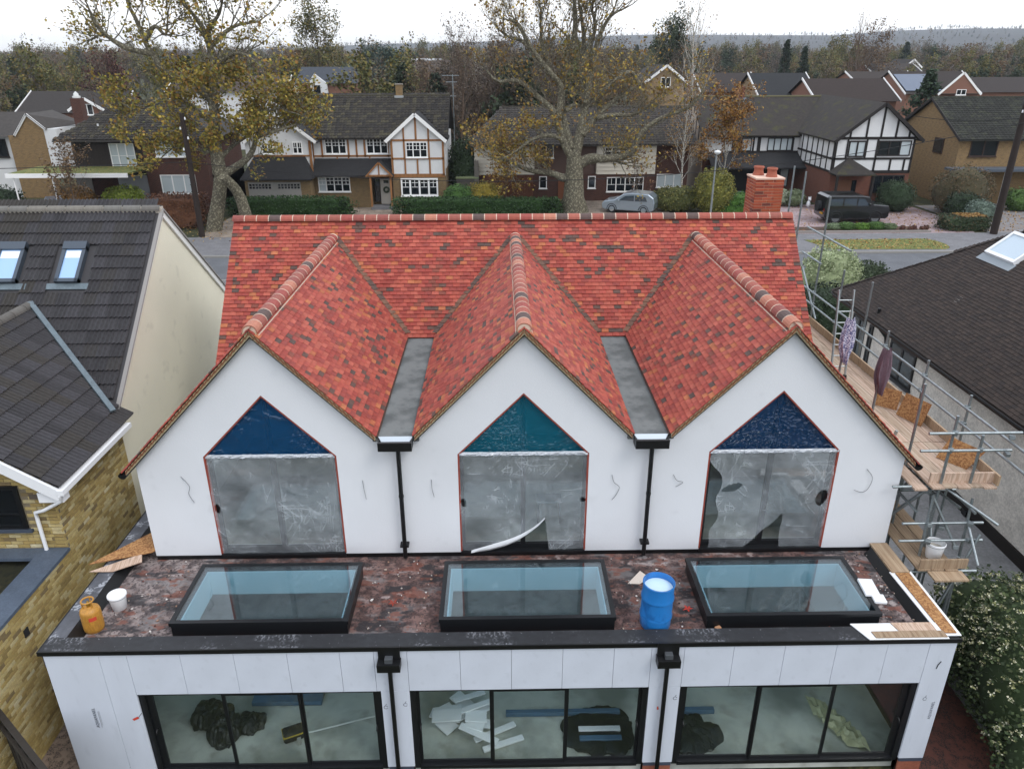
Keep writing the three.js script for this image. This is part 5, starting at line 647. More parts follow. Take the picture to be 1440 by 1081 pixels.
// duo-pitch roof with ridge along x (front eave z1, ridge zr, back z0)
function roofX(par, x0, x1, ye, yr, z1, zr, z0, pal, o = {}) {
  const m = new MB(); const hf = o.hipL || 0, hr = o.hipR || 0, t = 0.09; const F = [[x0, ye, z1], [x1, ye, z1], [x1 - hr, yr, zr], [x0 + hf, yr, zr]], K = [[x1, ye, z0], [x0, ye, z0], [x0 + hf, yr, zr], [x1 - hr, yr, zr]];
  m.poly(F); m.poly(K); if (hf) m.tri([x0, ye, z0], [x0, ye, z1], [x0 + hf, yr, zr]); if (hr) m.tri([x1, ye, z1], [x1, ye, z0], [x1 - hr, yr, zr]); m.poly(F.map(p => [p[0], p[1] - t, p[2]]).reverse()); m.poly(K.map(p => [p[0], p[1] - t, p[2]]).reverse()); m.quad([x0, ye - t, z1], [x1, ye - t, z1], [x1, ye, z1], [x0, ye, z1]); for (const [x, k] of [[x0, hf], [x1, hr]]) if (!k) for (const z of [z0, z1]) { const q = [[x, ye - t, z], [x, ye, z], [x, yr, zr], [x, yr - t, zr]]; m.poly(q); m.poly([...q].reverse()); }
  const r = m.build('roof', o.mat || std(pal[0]), par);
  if (!o.flat) { const dz = zr - z1, dy = yr - ye, L = Math.hypot(dz, dy), W = V(0, dy / L, dz / L); layPieces('roof_tile', 'roof_tile_field', roofSpots(V(0, ye + 0.015, z1), V(1, 0, 0), W, x0, x1, 0, L, o.tw || 0.3, o.g || 0.31, P => { const f = (P.y - ye) / dy; return P.x > x0 + hf * f && P.x < x1 - hr * f && (!o.cut || o.cut(P)); }, () => Math.min(pal.length - 1, Math.floor(Math.pow(rnd(), 1.4) * pal.length)), { stagger: 0, rough: 0.012 }), rollTile(o.tw || 0.3, 0.33, 0.035, 1, 0.05), pal, { roughness: 0.95 }, r, 0); }
  const rid = boxPart('ridge', std(pal[pal.length - 1]), r, x0 + hf, x1 - hr, yr - 0.03, yr + 0.09, zr - 0.1, zr + 0.1); return r;
}
const MOSSY = [0x2b2825, 0x302c27, 0x272421, 0x35312a, 0x3c382d, 0x454132];
// gable wing facing the road: ridge along z
function roofZ(par, xc, hw, ye, yr, zf, zb, mat, name = 'gable_roof') { const m = new MB(), t = 0.1; for (const s of [-1, 1]) { const p = [[xc + s * hw, ye, zf], [xc + s * hw, ye, zb], [xc, yr, zb], [xc, yr, zf]]; m.poly(s > 0 ? p : [...p].reverse()); const q = p.map(a => [a[0], a[1] - t, a[2]]); m.poly(s > 0 ? [...q].reverse() : q); m.quad(...(s > 0 ? [q[0], p[0], p[3], q[3]] : [p[0], q[0], q[3], p[3]])); } return m.build(name, mat, par); }
const barge = (par, mat, xc, hw, ye, yr, z, w = 0.22) => { for (const s of [-1, 1]) new MB().bar([xc + s * hw, ye - 0.06, z], [xc, yr - 0.06, z], 0.06, w).build('barge_board', mat, par); };
const BUFF = std(0xd8d4ce, { map: M.brickMap(0x9a7f56, 0x86704c, 0x9c917c), roughness: 0.95 }), REDB = std(0xc8c4c0, { map: M.brickMap(0x6e4034, 0x5a342c, 0x7d7068), roughness: 0.95 }), ORB = std(0xd0ccc8, { map: M.brickMap(0x8f5440, 0x7d4636, 0x8d7a6e), roughness: 0.95 }), YELB = std(0xd8d4ce, { map: M.brickMap(0xa88a5c, 0x8f744e, 0xa0937c), roughness: 0.95 });
const darkRoof = std(0x2b2b2d, { map: ctex(256, 256, (u, v) => { const n = 220 + 50 * (fbm(u, v, 16, 3, 80) - 0.5) - (v * 24 % 1 < 0.18 ? 50 : 0); return [n, n, n]; }, [0.4, 0.4]), roughness: 0.9 });
const mossRoof = std(0xb4b2ae, { map: ctex(512, 512, (u, v) => { const n = fbm(u, v, 8, 5, 81), k = (v * 48 % 1) < 0.2 ? 0.75 : 1; const c = mixc([64, 60, 58], [88, 82, 78], fbm(u, v, 32, 3, 82)); const d = mixc(c, [92, 92, 58], sstep(0.58, 0.75, n)); return [d[0] * k, d[1] * k, d[2] * k]; }, [0.2, 0.2]), roughness: 0.95 });
{ // brown-timbered house
  reseed(101); const h = thing('timbered_house', 'white house with brown oak timbers, buff brick ground floor and dark tile roof', 'house');
  boxPart('wall', BUFF, h, -15.3, -4.6, 0, 3.0, -58.5, -51); boxPart('upper_wall', infill, h, -15.3, -4.6, 3.0, 5.4, -58.5, -51);
  roofX(h, -18.2, -4.35, 5.36, 8.3, -50.6, -55, -59.4, MOSSY, { cut: P => !(P.y < 7.2 - 0.86 * Math.abs(P.x + 6.84)) });
  const ch = boxPart('chimney', YELB, h, -8.8, -8.27, 8.0, 9.15, -55.3, -54.8); boxPart('cap', std(0x8a8378), ch, -8.85, -8.22, 9.15, 9.22, -55.35, -54.75); boxPart('flashing', std(0xa0a4a6), ch, -8.9, -8.17, 8.15, 8.32, -54.8, -54.6);
  for (const x of [-14.45, -12.35, -11.7, -11.05, -9.2]) bm(h, oakT, x, 3.9, x, 5.4, -51, 0.14); bm(h, oakT, -15.2, 4.0, -9.0, 4.0, -51, 0.14); bm(h, oakT, -15.2, 3.0, -15.2, 5.4, -51, 0.2); for (const x of [-13.3, -12.4, -10.7]) bm(h, oakT, x, 3.75, x, 3.98, -51, 0.1);
  win(h, -14.2, -12.5, 4.16, 5.33, -51, 3, WH, { bars: [0.55, 0.75] }); win(h, -10.9, -9.2, 4.16, 5.33, -51, 3, WH, { bars: [0.55, 0.75] });
  // lean-to roof and ground floor
  const lt = new MB(); lt.quad([-15.1, 2.66, -49.6], [-8.9, 2.66, -49.6], [-8.9, 3.82, -51], [-15.1, 3.82, -51]); lt.quad([-15.1, 2.58, -51], [-8.9, 2.58, -51], [-8.9, 2.58, -49.6], [-15.1, 2.58, -49.6]); lt.quad([-15.1, 2.58, -49.6], [-8.9, 2.58, -49.6], [-8.9, 2.66, -49.6], [-15.1, 2.66, -49.6]); lt.build('lean_to_roof', darkRoof, h);
  boxPart('wall', BUFF, h, -15.3, -10.6, 0, 2.6, -51, -50.5); win(h, -14.9, -12.35, 1.28, 2.45, -50.5, 4, WH, { bars: [0.5, 0.75], curtain: [0] });
  // porch
  roofZ(h, -9.8, 1.1, 2.66, 3.75, -49.3, -51, darkRoof, 'porch_roof'); barge(h, oakT, -9.8, 1.05, 2.68, 3.74, -49.28, 0.12); new MB().prism([[-10.8, 2.72, -49.5], [-8.85, 2.72, -49.5], [-9.82, 3.66, -49.5]], [0, 0, 0.08]).build('porch_gable', infill, h); bm(h, oakT, -9.82, 2.7, -9.82, 3.6, -49.42, 0.1); bm(h, oakT, -10.8, 2.68, -8.85, 2.68, -49.42, 0.14); for (const x of [-10.55, -8.95]) boxPart('porch_post', oakT, h, x - 0.07, x + 0.07, 0, 2.62, -49.6, -49.45);
  const dr = boxPart('door', std(0x9a958c), h, -9.92, -9.0, 0.3, 2.3, -50.6, -50.4); mesh('wreath', new THREE.TorusGeometry(0.19, 0.075, 8, 20).translate(-9.45, 1.45, -50.33), std(0x24301f), dr); boxPart('door_light', paneD, dr, -9.65, -9.25, 1.95, 2.2, -50.4, -50.38); boxPart('side_light', paneD, dr, -10.42, -9.98, 0.5, 2.3, -50.6, -50.42); boxPart('step', M.pavement, h, -10.6, -8.8, 0, 0.25, -50.5, -49.4);
  // gable wing
  boxPart('wall', BUFF, h, -8.85, -4.6, 0, 2.55, -51, -50); const gw = new MB(); gw.box(-8.85, -4.65, 2.5, 5.3, -51, -50); gw.prism([[-8.85, 5.3, -51], [-4.65, 5.3, -51], [-6.84, 7.1, -51]], [0, 0, 1]); gw.build('gable_wall', infill, h); roofZ(h, -6.84, 2.4, 5.22, 7.28, -49.75, -54.2, darkRoof); barge(h, WH, -6.84, 2.38, 5.24, 7.26, -49.7, 0.26);
  const zt = -50; for (const [a, b, c, d, w] of [[-8.8, 5.28, -4.7, 5.28, 0.14], [-8.8, 3.9, -4.7, 3.9, 0.14], [-8.85, 2.6, -4.65, 2.6, 0.26], [-8.78, 2.6, -8.78, 5.2, 0.16], [-4.75, 2.6, -4.75, 5.2, 0.16], [-6.84, 5.3, -6.84, 7.0, 0.15], [-7.8, 3.9, -7.8, 6.3, 0.13], [-5.86, 3.9, -5.86, 6.3, 0.13], [-7.78, 2.7, -7.78, 3.85, 0.13], [-6.8, 2.7, -6.8, 3.85, 0.13], [-5.83, 2.7, -5.83, 3.85, 0.13]]) bm(h, oakT, a, b, c, d, zt, w);
  win(h, -7.66, -5.98, 3.98, 5.16, -49.98, 3, WH, { bars: [0.5, 0.75] }); win(h, -8.2, -5.25, 1.02, 2.4, -49.9, 4, WH, { bars: [0.5, 0.75], t: 0.12 });
  // garage wing
  boxPart('wall', BUFF, h, -20.3, -15.2, 0, 2.6, -54, -49); const g2 = new MB(); g2.box(-20.2, -15.2, 2.6, 5.3, -56, -50); g2.prism([[-20.2, 5.3, -51], [-15.0, 5.3, -51], [-17.4, 7.2, -51]], [0, 0, 1]); g2.build('gable_wall', infill, h); roofZ(h, -17.4, 2.9, 5.2, 7.4, -49.75, -55, darkRoof); barge(h, WH, -17.4, 2.8, 5.22, 7.38, -49.7, 0.22); const gr = new MB(); gr.quad([-20.5, 2.55, -48.6], [-14.9, 2.55, -48.6], [-15.6, 4.1, -50], [-19.6, 4.1, -50]); gr.quad([-20.5, 2.45, -48.6], [-14.9, 2.45, -48.6], [-14.9, 2.55, -48.6], [-20.5, 2.55, -48.6]); gr.tri([-14.9, 2.55, -48.6], [-14.9, 2.55, -50], [-15.6, 4.1, -50]); gr.build('lean_to_roof', darkRoof, h);
  const gd = boxPart('garage_door', std(0x8f8d88), h, -20.05, -15.95, 0.1, 2.3, -49.05, -48.95); for (let i = 0; i < 16; i++) for (const r of [0, 1]) if (i !== 7 && i !== 8) boxPart('pane', paneD, gd, -19.95 + i * 0.25, -19.78 + i * 0.25, 1.8 + r * 0.2, 1.95 + r * 0.2, -48.95, -48.93); win(h, -18.9, -18.0, 4.3, 5.1, -50, 2, WH, { bars: [0.5] }); win(h, -16.5, -15.75, 4.3, 5.2, -50, 2, WH, { bars: [0.5] }); bm(h, oakT, -15.15, 2.6, -15.15, 5.3, -49.98, 0.2); bm(h, oakT, -20, 4.15, -15.1, 4.15, -50, 0.12);
}
{ // dark brick house with flat carport
  reseed(102); const h = thing('carport_house', 'dark brick house with hipped tile roof and mossy flat carport', 'house');
  boxPart('wall', std(0x2c2624, { map: rep(woodTex, 1, 1) }), h, -33.1, -27.6, 2.9, 5.5, -57, -49); boxPart('wall', REDB, h, -33.1, -22.8, 0, 2.9, -57, -49.2); boxPart('wall', REDB, h, -27.6, -22.8, 0, 5.5, -57, -48.6); roofX(h, -34.1, -22.2, 5.55, 8.1, -48.4, -53, -57.6, MOSSY, { hipL: 3.6, hipR: 3.2 }); boxPart('gutter', std(0x3a3733), h, -34.1, -22.2, 5.42, 5.52, -48.4, -48.28);
  win(h, -30.25, -28.35, 3.42, 5.25, -49, 3, WH, { bars: [0.5], bt: 0.98, curtain: true }); win(h, -26.6, -24.0, 4.28, 5.45, -48.6, 3, WH, { curtain: [0, 1, 2] }); win(h, -26.6, -23.9, 1.5, 2.95, -48.6, 3, WH, { curtain: true }); boxPart('garage_door', std(0xb6bac0), h, -30.1, -27.75, 0.1, 2.85, -49.2, -49.05); boxPart('panel', std(0xa6a19a), h, -33.4, -32.2, 0.1, 3.2, -49.3, -49.1);
  const v = new MB(); v.tube([[-31.2, 6.1, -49.9], [-31.2, 6.6, -49.9]], 0.07, 8); v.box(-31.45, -30.95, 6.08, 6.2, -50.1, -49.6); v.build('roof_vent', std(0xd7d9da), h);
  const cp = boxPart('carport_roof', std(0xffffff, { map: M.verge.map, roughness: 1 }), h, -36.1, -27.4, 3.42, 3.56, -49.2, -45); boxPart('fascia', WH, cp, -36.15, -27.35, 3.28, 3.58, -45, -44.92); for (const [x, z] of [[-35.7, -45.1], [-32.9, -45.1], [-34.6, -48.2]]) tubePart('post', WH, cp, [x, 0, z], [x, 3.42, z], 0.05, 8);
  const ch = boxPart('chimney', REDB, h, -36.5, -35.7, 0, 8.1, -57.5, -56.7); const g = lathe([[0.3, 0], [0.33, 0.15], [0.2, 0.2], [0.2, 0.35], [0, 0.55]], 14); g.translate(-36.1, 8.1, -57.1); mesh('cowl', g, std(0xc9ccca), ch);
}
{ // pale house at the far left
  const h = thing('buff_gable_house', 'buff brick gable end with white rendered wall beyond the carport', 'house'); new MB().prism([[-42, 0, -56.5], [-38.9, 0, -56.5], [-38.9, 5.75, -56.5], [-40, 6.8, -56.5], [-41.4, 5.2, -56.5], [-42, 5.2, -56.5]], [0, 0, 0.5]).build('gable_wall', YELB, h); boxPart('wall', infill, h, -38.9, -37.85, 2.5, 5.75, -60, -56); boxPart('wall', infill, h, -52, -42, 0, 5.2, -62, -56.5); const m = new MB(); m.quad([-52, 5.1, -56], [-41.3, 5.1, -56], [-40, 6.95, -58.5], [-52, 6.95, -58.5]); m.quad([-40, 6.95, -55.8], [-38.6, 5.7, -55.8], [-37.4, 5.9, -60], [-40, 7.0, -60]); m.quad([-41.5, 5.1, -55.8], [-40, 6.95, -55.8], [-40, 6.95, -58.5], [-41.5, 5.1, -58.5]); m.build('roof', std(0x4a4541, { side: THREE.DoubleSide, map: darkRoof.map }), h); for (const [a, b] of [[[-41.4, 5.2], [-40, 6.9]], [[-40, 6.9], [-38.7, 5.7]]]) new MB().bar([...a, -55.9], [...b, -55.9], 0.06, 0.18).build('barge_board', WH, h); win(h, -44.2, -42.6, 3.4, 4.9, -56.45, 2, blackT);
}
{ // house behind the bare plane tree
  reseed(104); const h = thing('cream_panel_house', 'red brick house with cream weatherboard upper storey behind the bare plane tree', 'house'); const cl = std(0xd8d2c4, { roughness: 0.9 });
  boxPart('wall', REDB, h, -2.4, 12.7, 0, 2.2, -61, -53); boxPart('wall', REDB, h, 12.7, 15.6, 0, 4.6, -61, -53.6); boxPart('wall', std(0x5e4a42), h, 2.6, 7.8, 2.2, 4.6, -61, -53.2); for (const [x0, x1] of [[-2.4, 2.55], [7.8, 12.7]]) for (let y = 2.2; y < 4.6; y += 0.3) new MB().prism([[x0, y, -53], [x0, y + 0.3, -53], [x0, y + 0.3, -52.97], [x0, y, -52.92]].reverse(), [x1 - x0, 0, 0]).build('weatherboard', cl, h); boxPart('wall', cl, h, 7.75, 12.7, 2.2, 4.6, -61, -53.01); boxPart('wall', cl, h, -2.4, 2.6, 2.2, 4.6, -61, -53.01);
  roofX(h, -2.7, 16, 4.6, 7.25, -52.5, -57, -61.5, [0x3a3734, 0x403b37, 0x36322f, 0x464138], { hipL: 2.6 }); for (const [a, b, c, d, n] of [[3.0, 3.65, 1.05, 2.05, 1], [7.1, 7.75, 1.05, 2.05, 1]]) win(h, a, b, c, d, -53, n); win(h, 8.7, 11.8, 0.75, 1.95, -53, 4, WH, { bars: [0.5] }); win(h, 2.95, 4.2, 3.5, 4.55, -53.2, 2); win(h, 8.4, 10.2, 3.3, 4.4, -52.95, 3); win(h, 13.0, 15.2, 1.0, 2.1, -53.6, 3, WH, { curtain: true }); boxPart('garage_door', std(0x6b4433, { map: rep(woodTex, 1.5, 0.4) }), h, -1.8, 2.5, 0.05, 2.15, -53, -52.92); boxPart('door', std(0x7a4a30), h, 4.6, 5.6, 0.05, 2.1, -53, -52.92);
}
{ // black-timbered house
  reseed(105); const h = thing('black_timbered_house', 'white house with black timbers, mossy roof and red brick ground floor', 'house');
  const zl = -56.5; boxPart('wall', ORB, h, 17.6, 26, 0, 2.9, -66, zl); boxPart('upper_wall', infill, h, 17.6, 26, 2.9, 5.0, -66, zl); roofX(h, 17.2, 29.5, 4.95, 7.85, zl + 0.5, -61, -66.3, [0x4b4744, 0x6a664a], { flat: true, mat: mossRoof });
  // left gable end, pale boarding with timbers
  new MB().prism([[17.55, 0, -66], [17.55, 0, zl], [17.55, 4.95, zl], [17.55, 7.7, -61], [17.55, 4.95, -66]].reverse(), [-0.1, 0, 0]).build('gable_wall', std(0xb7aa9c, { map: rep(M.white.map, 0.3, 0.3) }), h); for (let k = 0; k < 8; k++) { const z = zl - 0.6 - k * 1.15; boxPart('timber', blackT, h, 17.41, 17.45, 3, 4.9 + Math.max(0, 2.7 - Math.abs(z + 61) * 0.62), z - 0.06, z + 0.06); }
  boxPart('timber', blackT, h, 19.5, 26, 4.72, 5.0, zl, zl + 0.06); boxPart('timber', blackT, h, 19.5, 26, 3.35, 3.62, zl, zl + 0.06); for (const x of [20.6, 21.8, 22.2, 22.35, 25.2]) boxPart('timber', blackT, h, x, x + 0.14, 3.6, 4.75, zl, zl + 0.06); win(h, 20.0, 21.7, 3.6, 4.7, zl + 0.02, 2, blackT, { curtain: [1], sill: false }); win(h, 23.1, 25.4, 3.62, 4.7, zl + 0.02, 4, blackT, { curtain: true, sill: false });
  const lt = new MB(); lt.quad([17.8, 2.5, -54], [25.9, 2.5, -54], [25.9, 3.5, zl], [17.8, 3.5, zl]); lt.quad([17.8, 2.38, -54], [25.9, 2.38, -54], [25.9, 2.5, -54], [17.8, 2.5, -54]); lt.quad([17.8, 2.38, zl], [25.9, 2.38, zl], [25.9, 2.38, -54], [17.8, 2.38, -54]); lt.build('lean_to_roof', darkRoof, h); boxPart('garage_door', M.dark, h, 19, 22.4, 0.05, 2.3, zl + 0.3, zl + 0.4); win(h, 22.9, 25.2, 0.6, 2.3, zl + 0.3, 3, blackT, { curtain: [2], sill: false }); boxPart('wall', ORB, h, 22.5, 25.9, 0, 2.4, zl, zl + 0.28);
  // projecting gable
  const xa = 25.85, xb = 32.2, xc = 29.1, zf = -49; boxPart('wall', ORB, h, xa, xb - 0.1, 0, 2.8, -58, zf); const gw = new MB(); gw.box(xa, xb - 0.1, 2.8, 5.35, -58, zf); gw.prism([[xa, 5.35, zf - 0.6], [xb - 0.1, 5.35, zf - 0.6], [xc, 7.85, zf - 0.6]], [0, 0, 0.6]); gw.build('gable_wall', infill, h); roofZ(h, xc, 3.5, 5.2, 8.0, zf + 0.35, -61.5, mossRoof); barge(h, blackT, xc, 3.45, 5.22, 7.97, zf + 0.38, 0.24);
  for (const [a, b, c, d, w] of [[xa, 5.38, xb - 0.15, 5.38, 0.2], [xa, 3.85, xb - 0.15, 3.85, 0.16], [xa, 2.85, xb - 0.15, 2.85, 0.22], [xa + 0.07, 2.8, xa + 0.07, 5.3, 0.18], [xb - 0.2, 2.8, xb - 0.2, 5.3, 0.16], [26.9, 5.4, 26.9, 6.2, 0.14], [28.15, 5.4, 28.15, 7.2, 0.15], [29.3, 5.4, 29.3, 7.7, 0.15], [30.45, 5.4, 30.45, 6.8, 0.15], [31.5, 5.4, 31.5, 6.0, 0.14], [29.15, 2.9, 29.15, 5.3, 0.15], [30.4, 2.9, 30.4, 3.8, 0.14], [31.5, 2.9, 31.5, 3.8, 0.14], [28.3, 3.9, 28.3, 5.3, 0.13], [26.8, 3.9, 26.8, 5.3, 0.13]]) bm(h, blackT, a, b, c, d, zf, w);
  win(h, 26.9, 28.25, 3.98, 5.2, zf + 0.01, 2, blackT, { curtain: true, sill: false, t: 0.1 }); win(h, 29.25, 31.8, 4.05, 5.2, zf + 0.01, 3, blackT, { curtain: [2], sill: false, t: 0.08 }); win(h, 29.15, 31.75, 1.2, 2.6, zf + 0.02, 3, blackT, { sill: false, t: 0.09 });
  for (let k = 0; k < 7; k++) { const z = zf - 0.1 - k * 1.08; boxPart('timber', blackT, h, xa - 0.05, xa, 2.9, 5.3, z - 0.06, z + 0.06); } boxPart('timber', blackT, h, xa - 0.055, xa, 3.75, 3.9, -57, zf); boxPart('timber', blackT, h, xa - 0.055, xa, 2.78, 2.92, -57, zf); boxPart('timber', blackT, h, xa - 0.055, xa, 5.22, 5.36, -57, zf);
  const pr = new MB(), ap = [27.1, 3.95, zf - 0.05]; pr.tri([25.6, 2.85, -47.4], [28.75, 2.85, -47.4], ap); pr.tri([28.75, 2.85, -47.4], [28.75, 2.85, zf], ap); pr.tri([25.6, 2.85, zf], [25.6, 2.85, -47.4], ap); pr.quad([25.6, 2.75, zf], [28.75, 2.75, zf], [28.75, 2.75, -47.4], [25.6, 2.75, -47.4]); pr.quad([25.6, 2.75, -47.4], [28.75, 2.75, -47.4], [28.75, 2.85, -47.4], [25.6, 2.85, -47.4]); pr.build('porch_roof', mossRoof, h); boxPart('door', std(0x6e4a34), h, 26.5, 27.6, 0.1, 2.2, zf, zf + 0.06); boxPart('door_light', paneD, h, 27.65, 28.0, 0.3, 2.2, zf, zf + 0.05); for (const x of [25.8, 28.6]) boxPart('porch_post', blackT, h, x - 0.08, x + 0.08, 0, 2.75, -47.6, -47.45);
  const cm = boxPart('chimney', ORB, h, 21.2, 21.9, 7.4, 8.7, -61.3, -60.7); boxPart('flashing', std(0x7d8894), cm, 21.1, 22.0, 7.6, 7.75, -60.65, -60.4);
}
{ // yellow brick house
  reseed(106); const h = thing('yellow_brick_house', 'yellow brick house with dark mossy tile roof beside the telegraph pole', 'house'); new MB().prism([[36.2, 0, -60], [36.2, 0, -50], [36.2, 5.2, -50], [36.2, 7.85, -55], [36.2, 5.2, -60]].reverse(), [0.3, 0, 0]).build('gable_wall', YELB, h); boxPart('wall', YELB, h, 36.5, 50, 0, 5.2, -60, -50); roofX(h, 35.95, 51, 5.15, 8.0, -49.6, -55, -60.4, [0x242520, 0x282924, 0x20211d, 0x2d2f28, 0x34362a]); for (const z of [-49.6, -60.4]) new MB().bar([35.93, 5.1, z], [35.93, 7.95, -55], 0.06, 0.2).build('barge_board', blackT, h);
  win(h, 37.1, 39.3, 3.85, 5.15, -50, 2, std(0x3a2a22)); win(h, 43, 45, 3.85, 5.1, -50, 2, std(0x3a2a22)); const sw = new MB().box(36.12, 36.22, 3.8, 5.0, -53.6, -52.2).build('window', std(0x3a2a22), h); boxPart('pane', paneD, sw, 36.1, 36.13, 3.9, 4.9, -53.5, -52.3); const cn = boxPart('canopy', std(0x4c545e), h, 35.4, 50, 2.85, 3.05, -50, -48.5); for (const x of [39.6, 43]) boxPart('post', WH, cn, x, x + 0.15, 0, 2.85, -48.8, -48.65); boxPart('door', M.dark, h, 37.8, 38.6, 0.3, 2.5, -50, -49.9); boxPart('step', M.pavement, h, 37.4, 39.8, 0, 0.25, -50, -49);
}
// ---------- roofs further back ----------
function farHouse(label, x0, x1, z, dep, ye, yr, dir, wallM, roofC, gableBoard = true) {
  const h = thing('distant_house', label, 'house'); const rm = std(roofC, { map: darkRoof.map, roughness: 0.95 });
  if (dir === 'x') { boxPart('wall', wallM, h, x0, x1, 0, ye, z - dep, z); const zr = z - dep / 2; for (const x of [x0, x1]) new MB().prism([[x, ye, z - dep], [x, ye, z], [x, yr - 0.1, zr]].reverse(), [x === x0 ? 0.05 : -0.05, 0, 0]).build('gable_wall', wallM, h); const m = new MB(); m.quad([x0 - 0.3, ye - 0.1, z + 0.4], [x1 + 0.3, ye - 0.1, z + 0.4], [x1 + 0.3, yr, zr], [x0 - 0.3, yr, zr]); m.quad([x1 + 0.3, ye - 0.1, z - dep - 0.4], [x0 - 0.3, ye - 0.1, z - dep - 0.4], [x0 - 0.3, yr, zr], [x1 + 0.3, yr, zr]); m.build('roof', rm, h); if (gableBoard) for (const x of [x0 - 0.32, x1 + 0.32]) new MB().bar([x, ye - 0.1, z + 0.4], [x, yr, zr], 0.06, 0.24).build('barge_board', WH, h); }
  else { const xc = (x0 + x1) / 2; boxPart('wall', wallM, h, x0, x1, 0, ye, z - dep, z); new MB().prism([[x0, ye, z - 0.3], [x1, ye, z - 0.3], [xc, yr - 0.1, z - 0.3]], [0, 0, 0.3]).build('gable_wall', wallM, h); roofZ(h, xc, (x1 - x0) / 2 + 0.35, ye - 0.15, yr, z + 0.3, z - dep, rm, 'roof'); barge(h, WH, xc, (x1 - x0) / 2 + 0.35, ye - 0.12, yr, z + 0.33, 0.26); win(h, xc - 0.6, xc + 0.6, ye - 0.6, ye + 0.5, z, 2); }
  return h;
}
const brickG = std(0x7f5a4a), buffG = std(0x8f7a5e);
farHouse('red brick gable house with white boards left of the grey slate roof', -45.6, -42.4, -74, 10, 6.2, 7.3, 'z', brickG, 0x352f2c); farHouse('long low brown roof behind the carport house', -56, -44.5, -82, 8, 5.4, 7.5, 'x', brickG, 0x3a3532); farHouse('pale rendered house seen through the leafy plane tree', -42.5, -28, -92, 9, 7.2, 8.9, 'x', infill, 0x524641); 
{ const h = farHouse('grey slate hipped house with white gable behind the brown timbered house', -24.9, -17.8, -88, 8, 8.3, 10.0, 'x', brickG, 0x454b54, false); new MB().prism([[-23.3, 6.5, -87.9], [-21.2, 6.5, -87.9], [-21.3, 8.2, -87.9], [-22.7, 9.3, -87.9], [-23.3, 8.6, -87.9]], [0, 0, 0.4]).build('white_gable', infill, h); win(h, -22.9, -22.1, 6.6, 8.0, -87.5, 1, blackT); }
{ const h = farHouse('long low school-like building with pale parapet strip', -23, -8.5, -170, 22, 8.0, 10.2, 'x', brickG, 0x53463f, false); boxPart('parapet_strip', std(0xdfe3e6), h, -21.8, -13.4, 10.0, 10.55, -181, -180.6); }
farHouse('brick gable house behind the bare plane tree', 17.4, 22, -85, 11, 8.35, 10.2, 'z', buffG, 0x393533); farHouse('brown roofed brick house left of the dark slate roof', 24.5, 31.2, -86, 9, 7.2, 9.2, 'x', brickG, 0x39312e); farHouse('dark tiled house with buff gable', 29.6, 35.9, -80, 9, 7.1, 9.3, 'x', buffG, 0x282a2d); farHouse('brown pantile house behind the black timbered house', 33.2, 41.5, -72, 9, 6.9, 8.9, 'x', brickG, 0x352924); farHouse('house with small white gable behind the solar roof', 52.2, 61, -106, 8, 7.6, 8.9, 'x', brickG, 0x3a312c);
{ const h = farHouse('red brick house with solar panels and white barge boards', 54.2, 63.8, -95, 11, 6.5, 9.1, 'x', brickG, 0x362e2a); const y = z => 6.4 + 2.6 * ((-94.6 - z) / 5.9); new MB().prism([[54.2, y(-95.2) + 0.1, -95.2], [59.2, y(-95.2) + 0.1, -95.2], [59.2, y(-99.6) + 0.1, -99.6], [54.2, y(-99.6) + 0.1, -99.6]], [0, 0.06, 0.02]).build('solar_panel', phys(0x49566a, { roughness: 0.15 }), h); new MB().prism([[58.2, 6.5, -94.4], [63.6, 6.5, -94.4], [60.8, 8.9, -94.4]], [0, 0, 0.4]).build('gable_wall', brickG, h); barge(h, WH, 60.8, 2.9, 6.4, 9.1, -93.95, 0.26); win(h, 60.3, 61.6, 6.3, 7.0, -94, 2); }
farHouse('dark roofed house right of the solar panels', 65, 78, -97, 9, 6.6, 8.3, 'x', brickG, 0x39312e); farHouse('small white gabled house far off among trees', 81, 84, -150, 8, 8.9, 10.3, 'z', infill, 0x393533); farHouse('far brown roofed house among the trees', 70, 79, -140, 8, 8.2, 9.6, 'x', brickG, 0x3c3530); farHouse('far slate roofed house at the right edge', 92, 102, -120, 9, 7.4, 9.2, 'x', infill, 0x42464a);
// ---------- vegetation ----------
const leafMat = () => new THREE.MeshPhysicalMaterial({ vertexColors: true, roughness: 0.75, side: THREE.DoubleSide, transmission: 0.18, thickness: 0 });
const LM = new THREE.MeshStandardMaterial({ vertexColors: true, roughness: 0.8, side: THREE.DoubleSide });
const barkPlane = std(0xffffff, { map: ctex(256, 256, (u, v) => { const a = fbm(u, v, 8, 4, 90), b = fbm(u, v, 16, 3, 91); return mixc(mixc([84, 79, 66], [112, 106, 90], a), [146, 142, 120], sstep(0.54, 0.66, b)); }, [0.9, 0.7]), bumpMap: rep(bumpFine, 1, 1), bumpScale: 0.02, roughness: 0.95 });
const barkDark = std(0x5c5246, { map: rep(grainTex, 1, 1), roughness: 0.95 }), barkBirch = std(0xffffff, { map: ctex(128, 128, (u, v) => fbm(u, v * 1, 16, 3, 92) > 0.6 ? [70, 66, 60] : [200, 196, 186], [1, 2]), roughness: 0.9 }), barkBrown = std(0x6b5a4c, { map: rep(grainTex, 1, 1), roughness: 0.95 });
